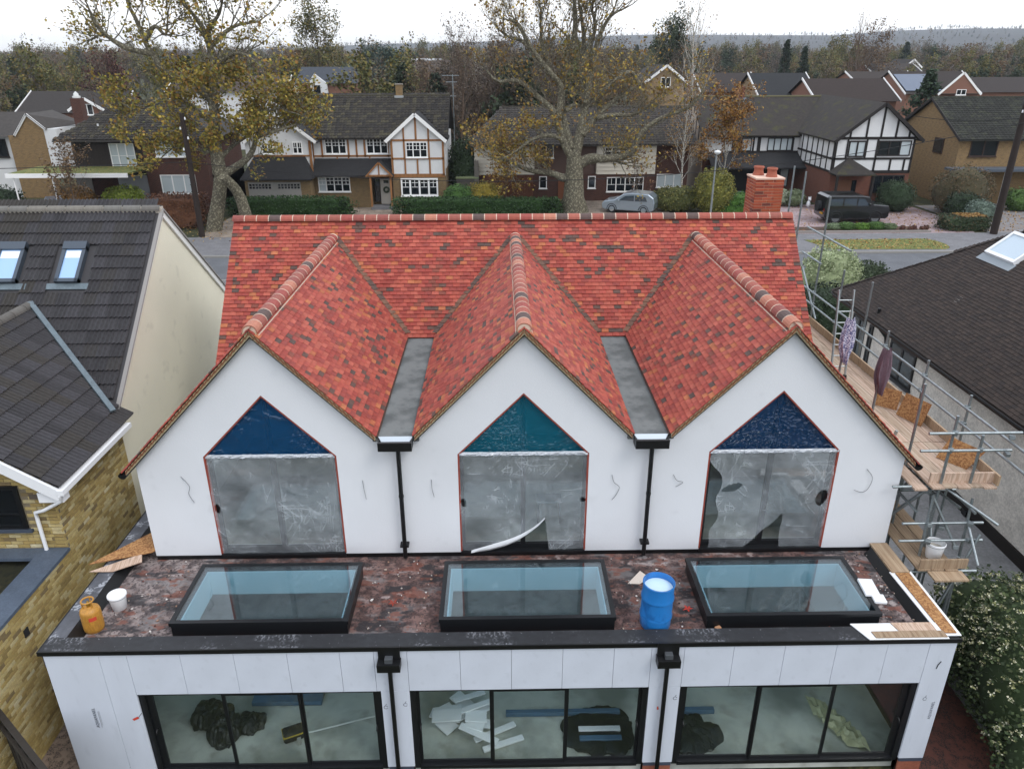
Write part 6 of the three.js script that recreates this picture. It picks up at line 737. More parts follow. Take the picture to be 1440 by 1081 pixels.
function leaf(m, p, s, pal) {
  const c = C(pick(pal)); const k = rr(0.78, 1.18); c.multiplyScalar(k); m.tint(c);
  const a = rr(0, 6.283), t = rr(-1, 1), r = Math.sqrt(1 - t * t), d = [r * Math.cos(a), t, r * Math.sin(a)], b = rr(0, 6.283); let e = [Math.cos(b), 0.3 * Math.sin(b * 3), Math.sin(b)]; const q = e[0] * d[0] + e[1] * d[1] + e[2] * d[2]; e = [e[0] - q * d[0], e[1] - q * d[1], e[2] - q * d[2]]; const l = Math.hypot(...e) || 1; e = e.map(v => v / l);
  const h = s * rr(0.35, 0.5), f = (i, j) => [p[0] + d[0] * s * i * 0.5 + e[0] * h * j, p[1] + d[1] * s * i * 0.5 + e[1] * h * j, p[2] + d[2] * s * i * 0.5 + e[2] * h * j];
  m.quad(f(-1, 0), f(-0.1, -1), f(1, 0), f(-0.1, 1));
}
function curve(pts, n) { const c = new THREE.CatmullRomCurve3(pts.map(p => V(...p))); return c.getPoints(n).map(v => [v.x, v.y, v.z]); }
// a twig with children; T = {w: wood MB, l: leaf MB, o: options}
function grow(T, p, dir, len, r, depth) {
  const o = T.o, n = depth > 1 ? 4 : 3, pts = [p]; let d = dir.clone(), q = V(...p);
  for (let i = 0; i < n; i++) { d.add(V(rr(-1, 1), rr(-0.7, 1) * 0.8 + (o.up ?? 0.12) * 2, rr(-1, 1)).multiplyScalar(o.wig ?? 0.24)).normalize(); if (o.droop && depth < 2) d.y -= o.droop; q = q.clone().addScaledVector(d, len / n); pts.push([q.x, q.y, q.z]); }
  const rs = pts.map((_, i) => lerp(r, r * (depth ? 0.45 : 0.3), i / n)); T.w.tube(pts, rs, r > 0.06 ? 5 : 3, false);
  if (depth > 0) { const k = Math.round((o.kids ?? 4) * rr(0.75, 1.3)); for (let i = 0; i < k; i++) { const t = i === 0 ? 1 : rr(0.3, 1), f = t * n, j = Math.min(n - 1, Math.floor(f)), a = pts[j], b = pts[j + 1], g = f - j; const pp = [lerp(a[0], b[0], g), lerp(a[1], b[1], g), lerp(a[2], b[2], g)]; const nd = V(b[0] - a[0], b[1] - a[1], b[2] - a[2]).normalize().add(V(rr(-1, 1), rr(-0.6, 1), rr(-1, 1)).multiplyScalar(o.fan ?? 0.85)).normalize(); grow(T, pp, nd, len * rr(0.45, 0.7), rs[j] * 0.5, depth - 1); } }
  if (depth <= (o.leafDepth ?? 0) && o.pal) { const k = o.leaves * rr(0.4, 1.6) * (o.dens ? o.dens(q) : 1); for (let i = 0; i < k; i++) { const j = Math.floor(rr(0, n)), a = pts[j + 1]; leaf(T.l, [a[0] + rr(-1, 1) * o.sp, a[1] + rr(-1, 1) * o.sp, a[2] + rr(-1, 1) * o.sp], o.size * rr(0.6, 1.3), o.palFn ? o.palFn(a) : o.pal); } }
}
function treeFrom(T, base, h, o) { // free-standing tree: leader with side limbs
  const pts = [], n = 6; let x = 0, z = 0; for (let i = 0; i <= n; i++) { pts.push([base[0] + x, base[1] + h * (o.trunk ?? 0.75) * i / n, base[2] + z]); x += rr(-1, 1) * h * 0.012; z += rr(-1, 1) * h * 0.012; }
  const r = o.r ?? h * 0.018; T.w.tube(pts, pts.map((_, i) => r * (1.15 - 0.85 * i / n) * (i === 0 ? 1.25 : 1)), 6, false);
  const L = o.limbs ?? 14; for (let i = 0; i < L; i++) { const t = lerp(o.low ?? 0.25, 1, Math.pow(i / (L - 1), 0.9)), f = t * n, j = Math.min(n - 1, Math.floor(f)), a = pts[j], b = pts[j + 1], g = f - j; const az = i * 2.4 + rr(-0.4, 0.4); const el = o.el ? o.el(t) : lerp(0.35, 1.3, t); grow(T, [lerp(a[0], b[0], g), lerp(a[1], b[1], g), lerp(a[2], b[2], g)], V(Math.cos(az) * Math.cos(el), Math.sin(el), Math.sin(az) * Math.cos(el)), h * (o.reach ?? 0.3) * (o.shape ? o.shape(t) : 1) * rr(0.8, 1.2), r * (0.5 - 0.3 * t), o.depth ?? 2); }
}
const newT = o => ({ w: new MB(), l: new MB().tint(C(0xffffff)), o });
function treeThing(name, label, bark, T, group, pos) { const t = thing(name, label, 'tree', pos || [0, 0, 0], 0, group); mesh('trunk', T.w.geo(), bark, t); if (T.l.p.length) mesh('crown', T.l.geo(), LM, t); return t; }
const limbs3 = (T, L, z, zs) => L.map(([r0, r1, pts], li) => { const n = pts.length; const sgn = ((li * 37) % 5 - 2) / 2 * zs; const p3 = pts.map((p, i) => [p[0], p[1], z + (li === 0 ? 0 : sgn * (i / n) * 2.2 * Math.min(1, i * 0.6))]); const c = curve(p3, n * 3); T.w.tube(c, c.map((_, i) => lerp(r0, r1, Math.pow(i / (c.length - 1), 0.8)) * (li === 0 && i < 3 ? 1 + (3 - i) * 0.14 : 1) + 0.0), 9, true); return c; });
const MIDL = [[0.95,0.62,[[5.5,-0.1],[5.5,1.5],[5.5,2.8],[5.5,4.2]]],[0.4,0.06,[[5.5,3.8],[4.6,5.3],[3.9,7.3],[2.7,8.4],[1.1,9.6],[-0.4,9.6],[-1.2,10.3]]],[0.3,0.08,[[4.1,6.7],[4.3,9.1],[3.5,10.1],[2.0,11.8],[1.0,13.4],[0.5,13.6]]],[0.45,0.06,[[5.5,4.2],[5.9,6.1],[6.2,8.1],[5.9,10.5],[6.0,12.3],[5.7,14.2],[5.3,16.0]]],[0.3,0.05,[[6.2,8.1],[6.6,10.9],[7.0,12.7],[7.7,13.9],[8.7,14.4]]],[0.34,0.05,[[6.0,5.8],[7.0,7.0],[8.3,8.0],[10.2,9.2],[11.6,11.3]]],[0.22,0.05,[[7.1,7.0],[8.5,7.2],[9.8,7.2],[10.7,7.7],[12.0,8.2]]],[0.45,0.06,[[5.9,3.7],[6.8,4.1],[7.7,4.1],[9.6,4.6],[10.3,6.1],[11.6,7.1],[13.4,7.8],[14.1,8.5]]],[0.4,0.06,[[5.3,2.5],[4.5,2.6],[4.0,2.8],[1.9,3.1],[0.5,3.7],[-0.9,4.0]]],[0.28,0.04,[[4.9,4.9],[4.6,5.3],[3.6,5.8],[2.1,5.5],[0.8,4.6],[-0.1,4.2]]],[0.34,0.05,[[5.2,4.8],[4.5,7.3],[4.6,9.6],[5.0,12.3],[4.2,13.2]]],[0.25,0.05,[[6.7,3.8],[8.1,4.0],[9.3,3.6]]],[0.28,0.05,[[5.1,11.9],[5.2,13.2],[5.0,14.9],[4.9,16.1]]],[0.2,0.04,[[4.7,7.5],[5.3,7.9],[6.0,7.8],[6.7,7.8],[7.6,8.1]]],[0.2,0.05,[[3.5,10.1],[2.8,12.3],[2.7,14.0]]],[0.2,0.05,[[2.0,11.8],[1.4,12.3],[0.4,12.6],[-0.3,13.1]]],[0.2,0.05,[[5.9,10.5],[6.5,12.3],[6.7,13.4],[6.4,14.4],[6.6,15.4]]],[0.18,0.04,[[10.2,9.2],[9.4,10.2],[8.5,9.9],[7.8,9.5],[6.8,8.8]]]] ;
const LEFL = [[0.62,0.42,[[-20.9,-1.3],[-20.5,0.5],[-19.9,2.4],[-19.5,4.2]]],[0.5,0.2,[[-19.6,3.9],[-19.6,5.9],[-19.4,7.7],[-19.2,9.3],[-18.9,11.6]]],[0.45,0.3,[[-18.2,0.8],[-18.4,2.7],[-18.9,4.0]]],[0.22,0.05,[[-18.9,11.6],[-19.2,12.7],[-19.9,13.8],[-20.8,14.8],[-21.2,15.6]]],[0.18,0.05,[[-18.9,11.6],[-18.8,12.9],[-17.9,13.8],[-17.4,14.8]]],[0.18,0.05,[[-19.0,11.9],[-17.4,13.1],[-16.1,13.4]]],[0.28,0.08,[[-19.3,8.6],[-20.5,10.0],[-21.9,10.2],[-22.8,11.5],[-23.1,12.3],[-23.4,13.5],[-23.7,14.3],[-23.8,15.1]]],[0.2,0.05,[[-22.8,11.5],[-24.6,12.0],[-25.5,13.3],[-25.5,14.3]]],[0.15,0.04,[[-24.6,12.0],[-25.8,12.6],[-26.6,12.5]]],[0.2,0.05,[[-19.7,5.9],[-20.1,5.4],[-21.1,5.8],[-22.2,5.7]]],[0.2,0.05,[[-19.3,5.1],[-18.6,5.7],[-17.5,6.4]]],[0.28,0.06,[[-19.1,4.0],[-17.4,5.1],[-16.8,6.2],[-16.2,7.7],[-15.0,8.2]]],[0.2,0.05,[[-19.1,10.3],[-18.0,11.2],[-16.6,11.5],[-15.3,10.7]]],[0.2,0.05,[[-19.4,7.1],[-20.8,8.2],[-22.2,8.9],[-24.8,8.1],[-25.7,8.4]]],[0.18,0.05,[[-23.1,12.3],[-22.2,13.1],[-21.5,12.6],[-21.0,13.8]]],[0.18,0.05,[[-16.7,6.4],[-15.4,6.7],[-14.1,7.1]]]] ;
const AUT = [0x8a7e2e, 0x988732, 0x7a7534, 0x8c722c, 0x8a662a, 0x6a6c32, 0xa08a3c, 0x807030];
{ // leafy plane tree by the telegraph pole
  reseed(201); const T = newT({ kids: 4, up: 0.08, wig: 0.3, pal: AUT, leaves: 11, size: 0.21, sp: 0.36, dens: q => q.y > 11.2 ? 0.22 : q.y < 4.2 ? 0.45 : 1.1 });
  const L = limbs3(T, LEFL, -42, 1); L.forEach((c, li) => { if (li === 0 || li === 2) return; const n = li === 1 ? 16 : 11; for (let i = 0; i < n; i++) { const j = Math.floor(lerp(c.length * (li === 1 ? 0.4 : 0.2), c.length - 1, i / (n - 1))), a = c[Math.max(0, j - 1)], b = c[Math.min(c.length - 1, j + 1)]; const d = V(b[0] - a[0], b[1] - a[1], b[2] - a[2]).normalize().add(V(rr(-1, 1), rr(-0.6, 0.9), rr(-1, 1)).multiplyScalar(1.1)).normalize(); grow(T, c[j], d, rr(1.3, 2.6), 0.05, 2); } });
  treeThing('plane_tree', 'leafy yellow-brown plane tree with twin trunks behind the grey tiled house', barkPlane, T);
  reseed(202); const U = newT({ kids: 5, up: 0.14, wig: 0.3, pal: [0x9a8630, 0x8a6a2a, 0x8f7a34, 0x7c5c2c], leaves: 1.3, size: 0.2, sp: 0.3, dens: q => (q.x < 4.2 && q.y < 7.5 ? 2.2 : q.x > 8 && q.y < 7 ? 0.7 : 0.28) });
  limbs3(U, MIDL, -48.4, 1.3).forEach((c, li) => { if (li === 0) return; const n = 17; for (let i = 0; i < n; i++) { const j = Math.floor(lerp(c.length * 0.25, c.length - 1, i / (n - 1))), a = c[Math.max(0, j - 1)], b = c[Math.min(c.length - 1, j + 1)]; const d = V(b[0] - a[0], b[1] - a[1], b[2] - a[2]).normalize().add(V(rr(-1, 1), rr(-0.4, 1.1), rr(-1, 1)).multiplyScalar(0.9)).normalize(); grow(U, c[j], d, rr(1.2, 2.6), 0.045, 2); } });
  treeThing('plane_tree', 'almost bare spreading plane tree with thick pale limbs across the road', barkPlane, U);
}
// kinds of tree for the gardens and woods
const KIND = {
  bare: h => ({ kids: 4, depth: 2, limbs: 16, up: 0.3, reach: 0.26, low: 0.2, wig: 0.2, fan: 0.6, pal: [0x6b5040, 0x7a5a40, 0x5c4a3e], leaves: 0.6, size: 0.16, sp: 0.25, r: h * 0.013 }),
  russet: h => ({ kids: 4, depth: 2, limbs: 16, up: 0.16, reach: 0.28, low: 0.2, pal: [0x6a5238, 0x5e4a36, 0x725a3a, 0x564634], leaves: 10, size: 0.26, sp: 0.45, r: h * 0.014 }),
  olive: h => ({ kids: 4, depth: 2, limbs: 18, up: 0.12, reach: 0.26, low: 0.22, pal: [0x5c5c30, 0x6a6432, 0x4c5030, 0x7a6a34, 0x565a2c], leaves: 17, size: 0.28, sp: 0.55, r: h * 0.016 }),
  ever: h => ({ kids: 4, depth: 2, limbs: 22, up: 0.05, reach: 0.25, low: 0.08, pal: [0x2c3a24, 0x34422a, 0x26331f, 0x3c4a30], leaves: 24, size: 0.28, sp: 0.5, r: h * 0.02 }),
  conifer: h => ({ kids: 3, depth: 1, limbs: 64, up: -0.04, trunk: 0.97, reach: 0.27, low: 0.04, el: t => lerp(-0.1, 0.5, t), shape: t => 1.02 - 0.95 * t, leafDepth: 1, pal: [0x22301f, 0x2a3a24, 0x1d2a1c, 0x31402a], leaves: 15, size: 0.3, sp: 0.28, r: h * 0.016 }),
  cedar: h => ({ kids: 4, depth: 2, limbs: 26, up: -0.02, trunk: 0.9, reach: 0.36, low: 0.1, el: t => lerp(0.0, 0.5, t), shape: t => 1.05 - 0.6 * t, pal: [0x3a4a44, 0x44544c, 0x32423c, 0x4c5c52], leaves: 20, size: 0.24, sp: 0.45, r: h * 0.02 }),
  birch: h => ({ kids: 4, depth: 2, limbs: 22, up: 0.3, trunk: 0.9, reach: 0.2, low: 0.25, el: t => lerp(0.7, 1.3, t), droop: 0.1, pal: [0x8a6a30, 0x7a5a38], leaves: 1.2, size: 0.14, sp: 0.25, r: h * 0.01 }),
};
function oneTree(kind, name, label, x, z, h, seed, bark = barkBrown, over = {}, group) { reseed(seed); const T = newT({ ...KIND[kind](h), ...over }); treeFrom(T, [0, 0, 0], h, T.o); return treeThing(name, label, bark, T, group, [x, 0, z]); }
oneTree('olive', 'oak_tree', 'tall olive-brown oak rising behind the grey slate house', -27, -112, 17, 301, barkDark, { leaves: 22 });
oneTree('cedar', 'cedar_tree', 'broad blue-green cedar behind the brown timbered house', -15.5, -96, 12.2, 302, barkDark); oneTree('conifer', 'conifer', 'dark green conifer right of the cedar', -11, -79, 10.3, 303, barkDark, { reach: 0.32 }); oneTree('conifer', 'conifer', 'low broad conifer behind the timbered house chimney', -7, -75, 9.4, 304, barkDark, { reach: 0.36 });
oneTree('birch', 'birch_tree', 'tall slender white birch before the brick gable house', 18.6, -66, 15.3, 305, barkBirch); oneTree('birch', 'birch_tree', 'white birch trunk among the thicket behind the cream panel house', -3.2, -92, 12.5, 306, barkBirch); oneTree('birch', 'weeping_birch', 'weeping birch with orange leaves beside the lamp post', 18.4, -52.5, 7.2, 307, barkBirch, { leaves: 16, size: 0.17, droop: 0.32, reach: 0.32, pal: [0x94682a, 0x7c5428, 0x9c7a34, 0x6a4a28] }); oneTree('birch', 'birch_tree', 'pair-stemmed birch at the end of the cream panel house', 14.6, -51.5, 8.5, 308, barkBirch, { leaves: 3 });
oneTree('conifer', 'spruce_tree', 'pointed green spruce between the black timbered and yellow brick houses', 43.4, -70, 9.8, 309, barkDark, { pal: [0x2a3d28, 0x34482e, 0x223420], reach: 0.3 }); oneTree('bare', 'tall_bare_tree', 'very tall thin bare tree beyond the spruce', 66.5, -140, 19.8, 310, barkBrown, { reach: 0.18 }); oneTree('russet', 'beech_tree', 'rust-orange beech below the tall bare tree', 69.5, -141, 14.2, 311, barkBrown, { leaves: 12 }); oneTree('conifer', 'dark_cypress', 'taller of two dark cypresses among the woods', 57, -150, 14, 312, barkDark, { reach: 0.16, leaves: 20 }); oneTree('conifer', 'dark_cypress', 'shorter of two dark cypresses among the woods', 60.6, -150, 12.8, 313, barkDark, { reach: 0.16, leaves: 20 }); oneTree('bare', 'bare_tree', 'windswept bare tree on the right skyline', 118, -155, 17, 314, barkBrown, { reach: 0.2 });
oneTree('bare', 'bare_tree', 'gnarled bare tree left of the leafy plane', -36, -62, 12.4, 315, barkDark); oneTree('russet', 'garden_tree', 'small orange-leaved tree before the carport', -30.8, -43.5, 5.4, 316, barkBrown, { leaves: 5, size: 0.16, sp: 0.2 }); oneTree('bare', 'bare_tree', 'slender bare tree left of the olive-brown oak', -36, -105, 15.5, 317, barkBrown, { leaves: 1.2 }); oneTree('russet', 'copper_tree', 'dark copper-leaved tree behind the long low brown roof', -50, -92, 10.5, 318, barkDark, { pal: [0x4a2a26, 0x552f28, 0x3f2522], leaves: 12 }); oneTree('bare', 'small_bare_tree', 'bare forked sapling beside the silver car', 10.6, -49.2, 4.2, 319, barkDark); oneTree('russet', 'garden_tree', 'yellow-leaved tree before the red garage door', 0.2, -50.5, 4.6, 320, barkBrown, { leaves: 5, size: 0.17, sp: 0.22, pal: [0x94702c, 0x86602a, 0x7a5a2c] }); oneTree('bare', 'garden_tree', 'sparse thicket sapling by the buff gable end', -43, -50, 8.5, 321, barkDark); oneTree('ever', 'dark_pine', 'clump-topped dark pine behind the brick gable house', 27.5, -118, 14.6, 322, barkDark, { low: 0.5 });
// thicket of bare trees behind the cream panel house
{ reseed(400); const protos = [0, 1, 2].map(k => { const T = newT({ ...KIND.bare(11), leaves: 2.2, limbs: 20, depth: 2, kids: 5, pal: [[0x544840, 0x4c423a, 0x5e5040], [0x4e463e, 0x56493e, 0x464038], [0x665638, 0x5a4a38, 0x504438]][k] }); treeFrom(T, [0, 0, 0], 10.2, T.o); const t = treeThing('thicket_tree', 'twiggy brown bare tree in the thicket behind the cream panel house', barkBrown, T, 'bare thicket trees', [-3 + k * 7, 0, -70 - k * 5]); return t; });
  for (let i = 0; i < 34; i++) { const c = copyOf(pick(protos), [rr(-9, 30), 0, rr(-112, -64)], rr(0, 6)); if (c.position.z > -90 && c.position.x > 15) c.position.x -= 18; const s = rr(0.85, 1.15); c.scale.set(s, s * rr(0.95, 1.1), s); } }
// garden and hedge greenery -------------------------------------------------
function bushMesh(rx, ry, rz, n, size, pal, boxy = false, seed = 1) {
  reseed(seed); const core = new THREE.IcosahedronGeometry(1, 3), p = core.attributes.position; const def = v => { if (boxy) { const m = Math.max(Math.abs(v.x), Math.abs(v.y), Math.abs(v.z)); v = v.clone().divideScalar(Math.pow(m, 0.86)); } const k = 0.82 + 0.36 * fbm(0.5 + v.x * 0.07 + seed * 0.01, 0.5 + v.z * 0.07 + v.y * 0.09, 32, 3, 95); return V(v.x * rx * k, ry + v.y * ry * k, v.z * rz * k); };
  for (let i = 0; i < p.count; i++) { const v = def(V(p.getX(i), p.getY(i), p.getZ(i))); p.setXYZ(i, v.x * 0.86, Math.max(0, v.y * 0.9), v.z * 0.86); } core.computeVertexNormals();
  const m = new MB().tint(C(0)); for (let i = 0; i < n; i++) { const v = def(V(rr(-1, 1), rr(-0.9, 1), rr(-1, 1)).normalize()); const k = rr(0.84, 1.05); leaf(m, [v.x * k, Math.max(0.02, (v.y - ry) * k + ry), v.z * k], size * rr(0.6, 1.3), pal); } return [core, m.geo()];
}
const coreMats = {};
function bush(name, label, x, z, rx, ry, rz, n, size, pal, o = {}) { const [c, l] = bushMesh(rx, ry, rz, n, size, pal, o.boxy, o.seed ?? Math.round(x * 7 + z * 3) + 900); const t = thing(name, label, o.cat ?? 'shrub', [x, o.y ?? 0, z], o.ry ?? 0, o.group); const cc = C(pal[0]); mesh('stems', c, new THREE.MeshStandardMaterial({ color: cc, roughness: 1 }), t); mesh('foliage', l, LM, t); return t; }
const LG = [0x264019, 0x2e4a22, 0x1f3717, 0x375428], OL = [0x565a30, 0x666634, 0x4a5030, 0x74703c], YG = [0x7a8a34, 0x8a9440, 0x66782e], DG = [0x24331f, 0x2d3d26, 0x1e2b1a], SV = [0x8a937c, 0x98a088, 0x76806a, 0xaab09a];
bush('clipped_hedge', 'clipped green hedge before the garage of the brown timbered house', -16.3, -47.3, 4.6, 0.72, 0.75, 5200, 0.15, LG, { boxy: true, cat: 'hedge' }); bush('clipped_hedge', 'long clipped green hedge under the bare plane tree', -1.9, -47.3, 6.3, 0.66, 0.8, 6500, 0.15, LG, { boxy: true, cat: 'hedge' }); bush('copper_hedge', 'brown beech hedge at the foot of the telegraph pole', -23.6, -43.6, 1.9, 1.15, 1.0, 4200, 0.13, [0x6a4630, 0x58392a, 0x7a5238, 0x4c3426], { boxy: true, cat: 'hedge' }); bush('shrub', 'rounded green conifer shrub right of the gable window', -3.6, -48.4, 1.2, 1.1, 0.9, 2200, 0.13, [0x4a6a34, 0x3f5c2c, 0x587a3c]); bush('shrub', 'yellowing shrub beside the timbered house gable', -1.6, -49, 1.5, 1.15, 0.9, 1500, 0.14, [0x8a7a30, 0x74682e, 0x9a8638, 0x5f602e]); bush('evergreen_shrub', 'dark evergreen between the timbered and cream houses', -3.2, -54, 1.5, 2.6, 1.4, 2600, 0.2, [0x34442c, 0x3f5034, 0x2a3824]); bush('shrub', 'bright yellow-green shrub before the carport garage', -28.6, -46.4, 1.6, 1.25, 1.1, 2600, 0.16, YG); bush('shrub', 'russet shrub beside the yellow-green shrub', -31.6, -45.6, 1.4, 1.3, 1.1, 1600, 0.15, [0x7a5a2c, 0x8a6430, 0x5f4a28]); bush('shrub', 'bushy dark shrub at the carport edge', -38.6, -47.5, 1.9, 1.2, 1.2, 1600, 0.15, DG); bush('shrub', 'green shrub under the brick bay window', -25, -47, 1.6, 0.8, 0.8, 1500, 0.13, LG);
bush('mixed_hedge', 'olive hedge beside the silver car', 13.7, -48.2, 2.3, 1.0, 1.0, 3000, 0.15, OL, { cat: 'hedge' }); bush('mixed_hedge', 'tall olive and gold hedge by the lamp post', 16.2, -47.2, 1.6, 1.75, 1.3, 3200, 0.15, [0x6a6a30, 0x7a7434, 0x565c2e, 0x868038], { cat: 'hedge' }); bush('clipped_hedge', 'sloping bright green hedge before the wheelie bins', 18.2, -47.4, 1.9, 0.75, 0.9, 3200, 0.13, [0x4a6e2c, 0x3f6226, 0x587a34], { boxy: true, cat: 'hedge' });
for (const [x, z, r, l, pal] of [[22.3, -50.2, 0.9, 'silvery shrub left of the white garden ornament', SV], [23.6, -50.0, 0.85, 'second grey-green shrub beside the ornament', [0x6a7658, 0x58664a, 0x7c866a]], [25.6, -48.6, 0.75, 'gold-green shrub behind the black car', [0x86863a, 0x747834, 0x96923f]], [27.1, -46.6, 0.85, 'dark shrub by the tiled porch', DG], [30.6, -47.6, 1.5, 'dark clipped shrub under the black-framed window', [0x2a3a24, 0x34462c]], [35.0, -46.4, 2.3, 'large mottled red-green shrub before the yellow brick house', [0x4a4430, 0x5c4c34, 0x3c4028, 0x6a5238]], [33.9, -44.0, 1.3, 'dark low shrub at the drive edge', DG], [34.4, -42.6, 1.1, 'blue-grey shrub at the drive edge', [0x5f6e62, 0x708074, 0x4c5a50]]]) bush('shrub', l, x, z, r, r * 0.82, r * 0.85, Math.round(1500 * r), 0.12, pal, { seed: Math.round(x * 13) });
bush('clipped_hedge', 'low flat-topped hedge by the telegraph pole foot', 32.4, -41.0, 1.7, 0.5, 0.9, 2600, 0.11, [0x34422a, 0x3f4a2e, 0x2c3824, 0x5a4a30], { boxy: true, cat: 'hedge' }); bush('shrub', 'green shrub before the yellow brick house door', 40.6, -47.6, 1.3, 0.9, 0.9, 1600, 0.13, [0x4f6a34, 0x42582c]);
{ const dome = (x, r, l, pal) => bush('clipped_shrub', l, x, -40.9, r * 0.95, r * 0.4, r * 0.6, 1500, 0.07, pal, { group: 'clipped shrubs along the drive', seed: Math.round(x * 17) }); dome(23.1, 0.62, 'pale grey-green ball shrub at the end of the clipped row', [0x6a7a5c, 0x7a8a6a]); dome(24.05, 0.72, 'green ball shrub second in the clipped row', [0x44602e, 0x527038]); dome(25.2, 0.66, 'bright green low ball shrub in the clipped row', [0x56782e, 0x648636]); dome(26.2, 0.74, 'tall green ball shrub before the car front wheel', [0x4a6830, 0x3c5828]); dome(27.1, 0.58, 'pale ball shrub last in the clipped row', [0x6a7a56, 0x5a6a48]); tag(new MB().box(19.9, 29.6, 0.02, 0.16, -40.05, -39.9).build('edging_kerb', std(0x8a8580)), 'low stone edging before the clipped shrubs', 'kerb', null, 'structure'); flat('planting_bed', rect(20.4, 29.2, -41.8, -40.05), 0.06, M.soil, 'dark soil bed under the clipped shrubs', 0.05); for (let i = 0; i < 5; i++) bush('bedding_plant', 'small reddish bedding plant right of the clipped shrubs', 27.9 + i * 0.42, -40.6 + (i % 2) * 0.3, 0.2, 0.2, 0.2, 160, 0.08, [0x5a3a30, 0x6a4434, 0x3f3828], { group: 'reddish bedding plants', seed: 60 + i }); }
bush('variegated_shrub', 'pale variegated shrub beyond the scaffold ladder', 15.6, -23.6, 1.5, 1.5, 1.3, 4200, 0.11, [0x8f9a74, 0xa8b08c, 0x76845c, 0x9aa47c]); bush('shrub', 'dark shrub behind the bungalow corner', 13.6, -18.6, 1.7, 1.3, 1.5, 3200, 0.12, DG); bush('shrub', 'red-leaved shrub between the roof verge and the pale shrub', 12.6, -25.2, 1.0, 0.9, 0.8, 1500, 0.11, [0x6a4434, 0x7a4a3a, 0x4c3a2c]); bush('shrub', 'dark shrub by the stone gate pier', 18.2, -25.6, 1.4, 0.9, 0.8, 1900, 0.12, [0x34402c, 0x44503a]);
{ const w = thing('gate_pier', 'short rendered pier with flat stone cap by the road', 'pier', [18.9, 0, -27.2]); boxPart('shaft', REDB, w, -0.55, 0.55, 0, 0.75, -0.35, 0.35); boxPart('cap', std(0x9a968a), w, -0.7, 0.7, 0.75, 0.85, -0.45, 0.45); }
// big flowering shrub beside the extension
{ reseed(500); const t = thing('flowering_shrub', 'large dark evergreen shrub with cream flower heads beside the extension', 'shrub', [9.6, 0, 1.6]); const leafP = [0x303f22, 0x3a4a2a, 0x2a361d, 0x465431, 0x525e38], m = new MB().tint(C(0)), f = new MB().tint(C(0)), core = [];
  const blobs = [[0, 1.3, 0, 1.75, 1.4, 2.0], [0.9, 1.5, 1.4, 1.6, 1.35, 1.6], [-0.5, 1.05, -1.3, 1.2, 1.25, 1.2], [1.2, 1.6, -0.6, 1.5, 1.3, 1.5], [0.5, 0.7, 2.6, 1.9, 1.0, 1.4], [-0.9, 0.85, 2.0, 1.15, 1.1, 1.6], [-0.75, 1.25, 0.5, 1.05, 1.2, 1.4]];
  for (const [bx, by, bz, rx, ry, rz] of blobs) { const g = new THREE.IcosahedronGeometry(1, 3); g.scale(rx * 0.84, ry * 0.84, rz * 0.84); g.translate(bx, by, bz); core.push(g); const n = Math.round(6400 * rx * rz / 3); for (let i = 0; i < n; i++) { const v = V(rr(-1, 1), rr(-1, 1), rr(-1, 1)).normalize(); const k = rr(0.86, 1.05) * (0.88 + 0.26 * fbm(0.5 + v.x * 0.1 + bx * 0.05, 0.5 + v.z * 0.1 + v.y * 0.12, 32, 2, 96)); const p = [bx + v.x * rx * k, by + v.y * ry * k, bz + v.z * rz * k]; if (p[1] < 0.05) continue; leaf(m, p, rr(0.05, 0.09), leafP); if (v.y > 0.0 && rnd() < 0.085) { for (let q = 0; q < 14; q++) leaf(f, [p[0] * 1.01 + rr(-0.05, 0.05), p[1] + 0.03 + rr(-0.02, 0.03), p[2] + rr(-0.05, 0.05)], rr(0.025, 0.045), [0xb9b590, 0xd6d4bc, 0x9a9a6c, 0xc8c6a8, 0x8a8c5a]); } } }
  mesh('stems', mergeGeometries(core), std(0x303f22, { roughness: 1 }), t); mesh('foliage', m.geo(), LM, t); mesh('flower_heads', f.geo(), LM, t).userData.kind = 'stuff'; }
bush('low_plant', 'low green plant at the frame edge under the flowering shrub', 8.6, 4.2, 0.6, 0.4, 0.5, 900, 0.06, LG);
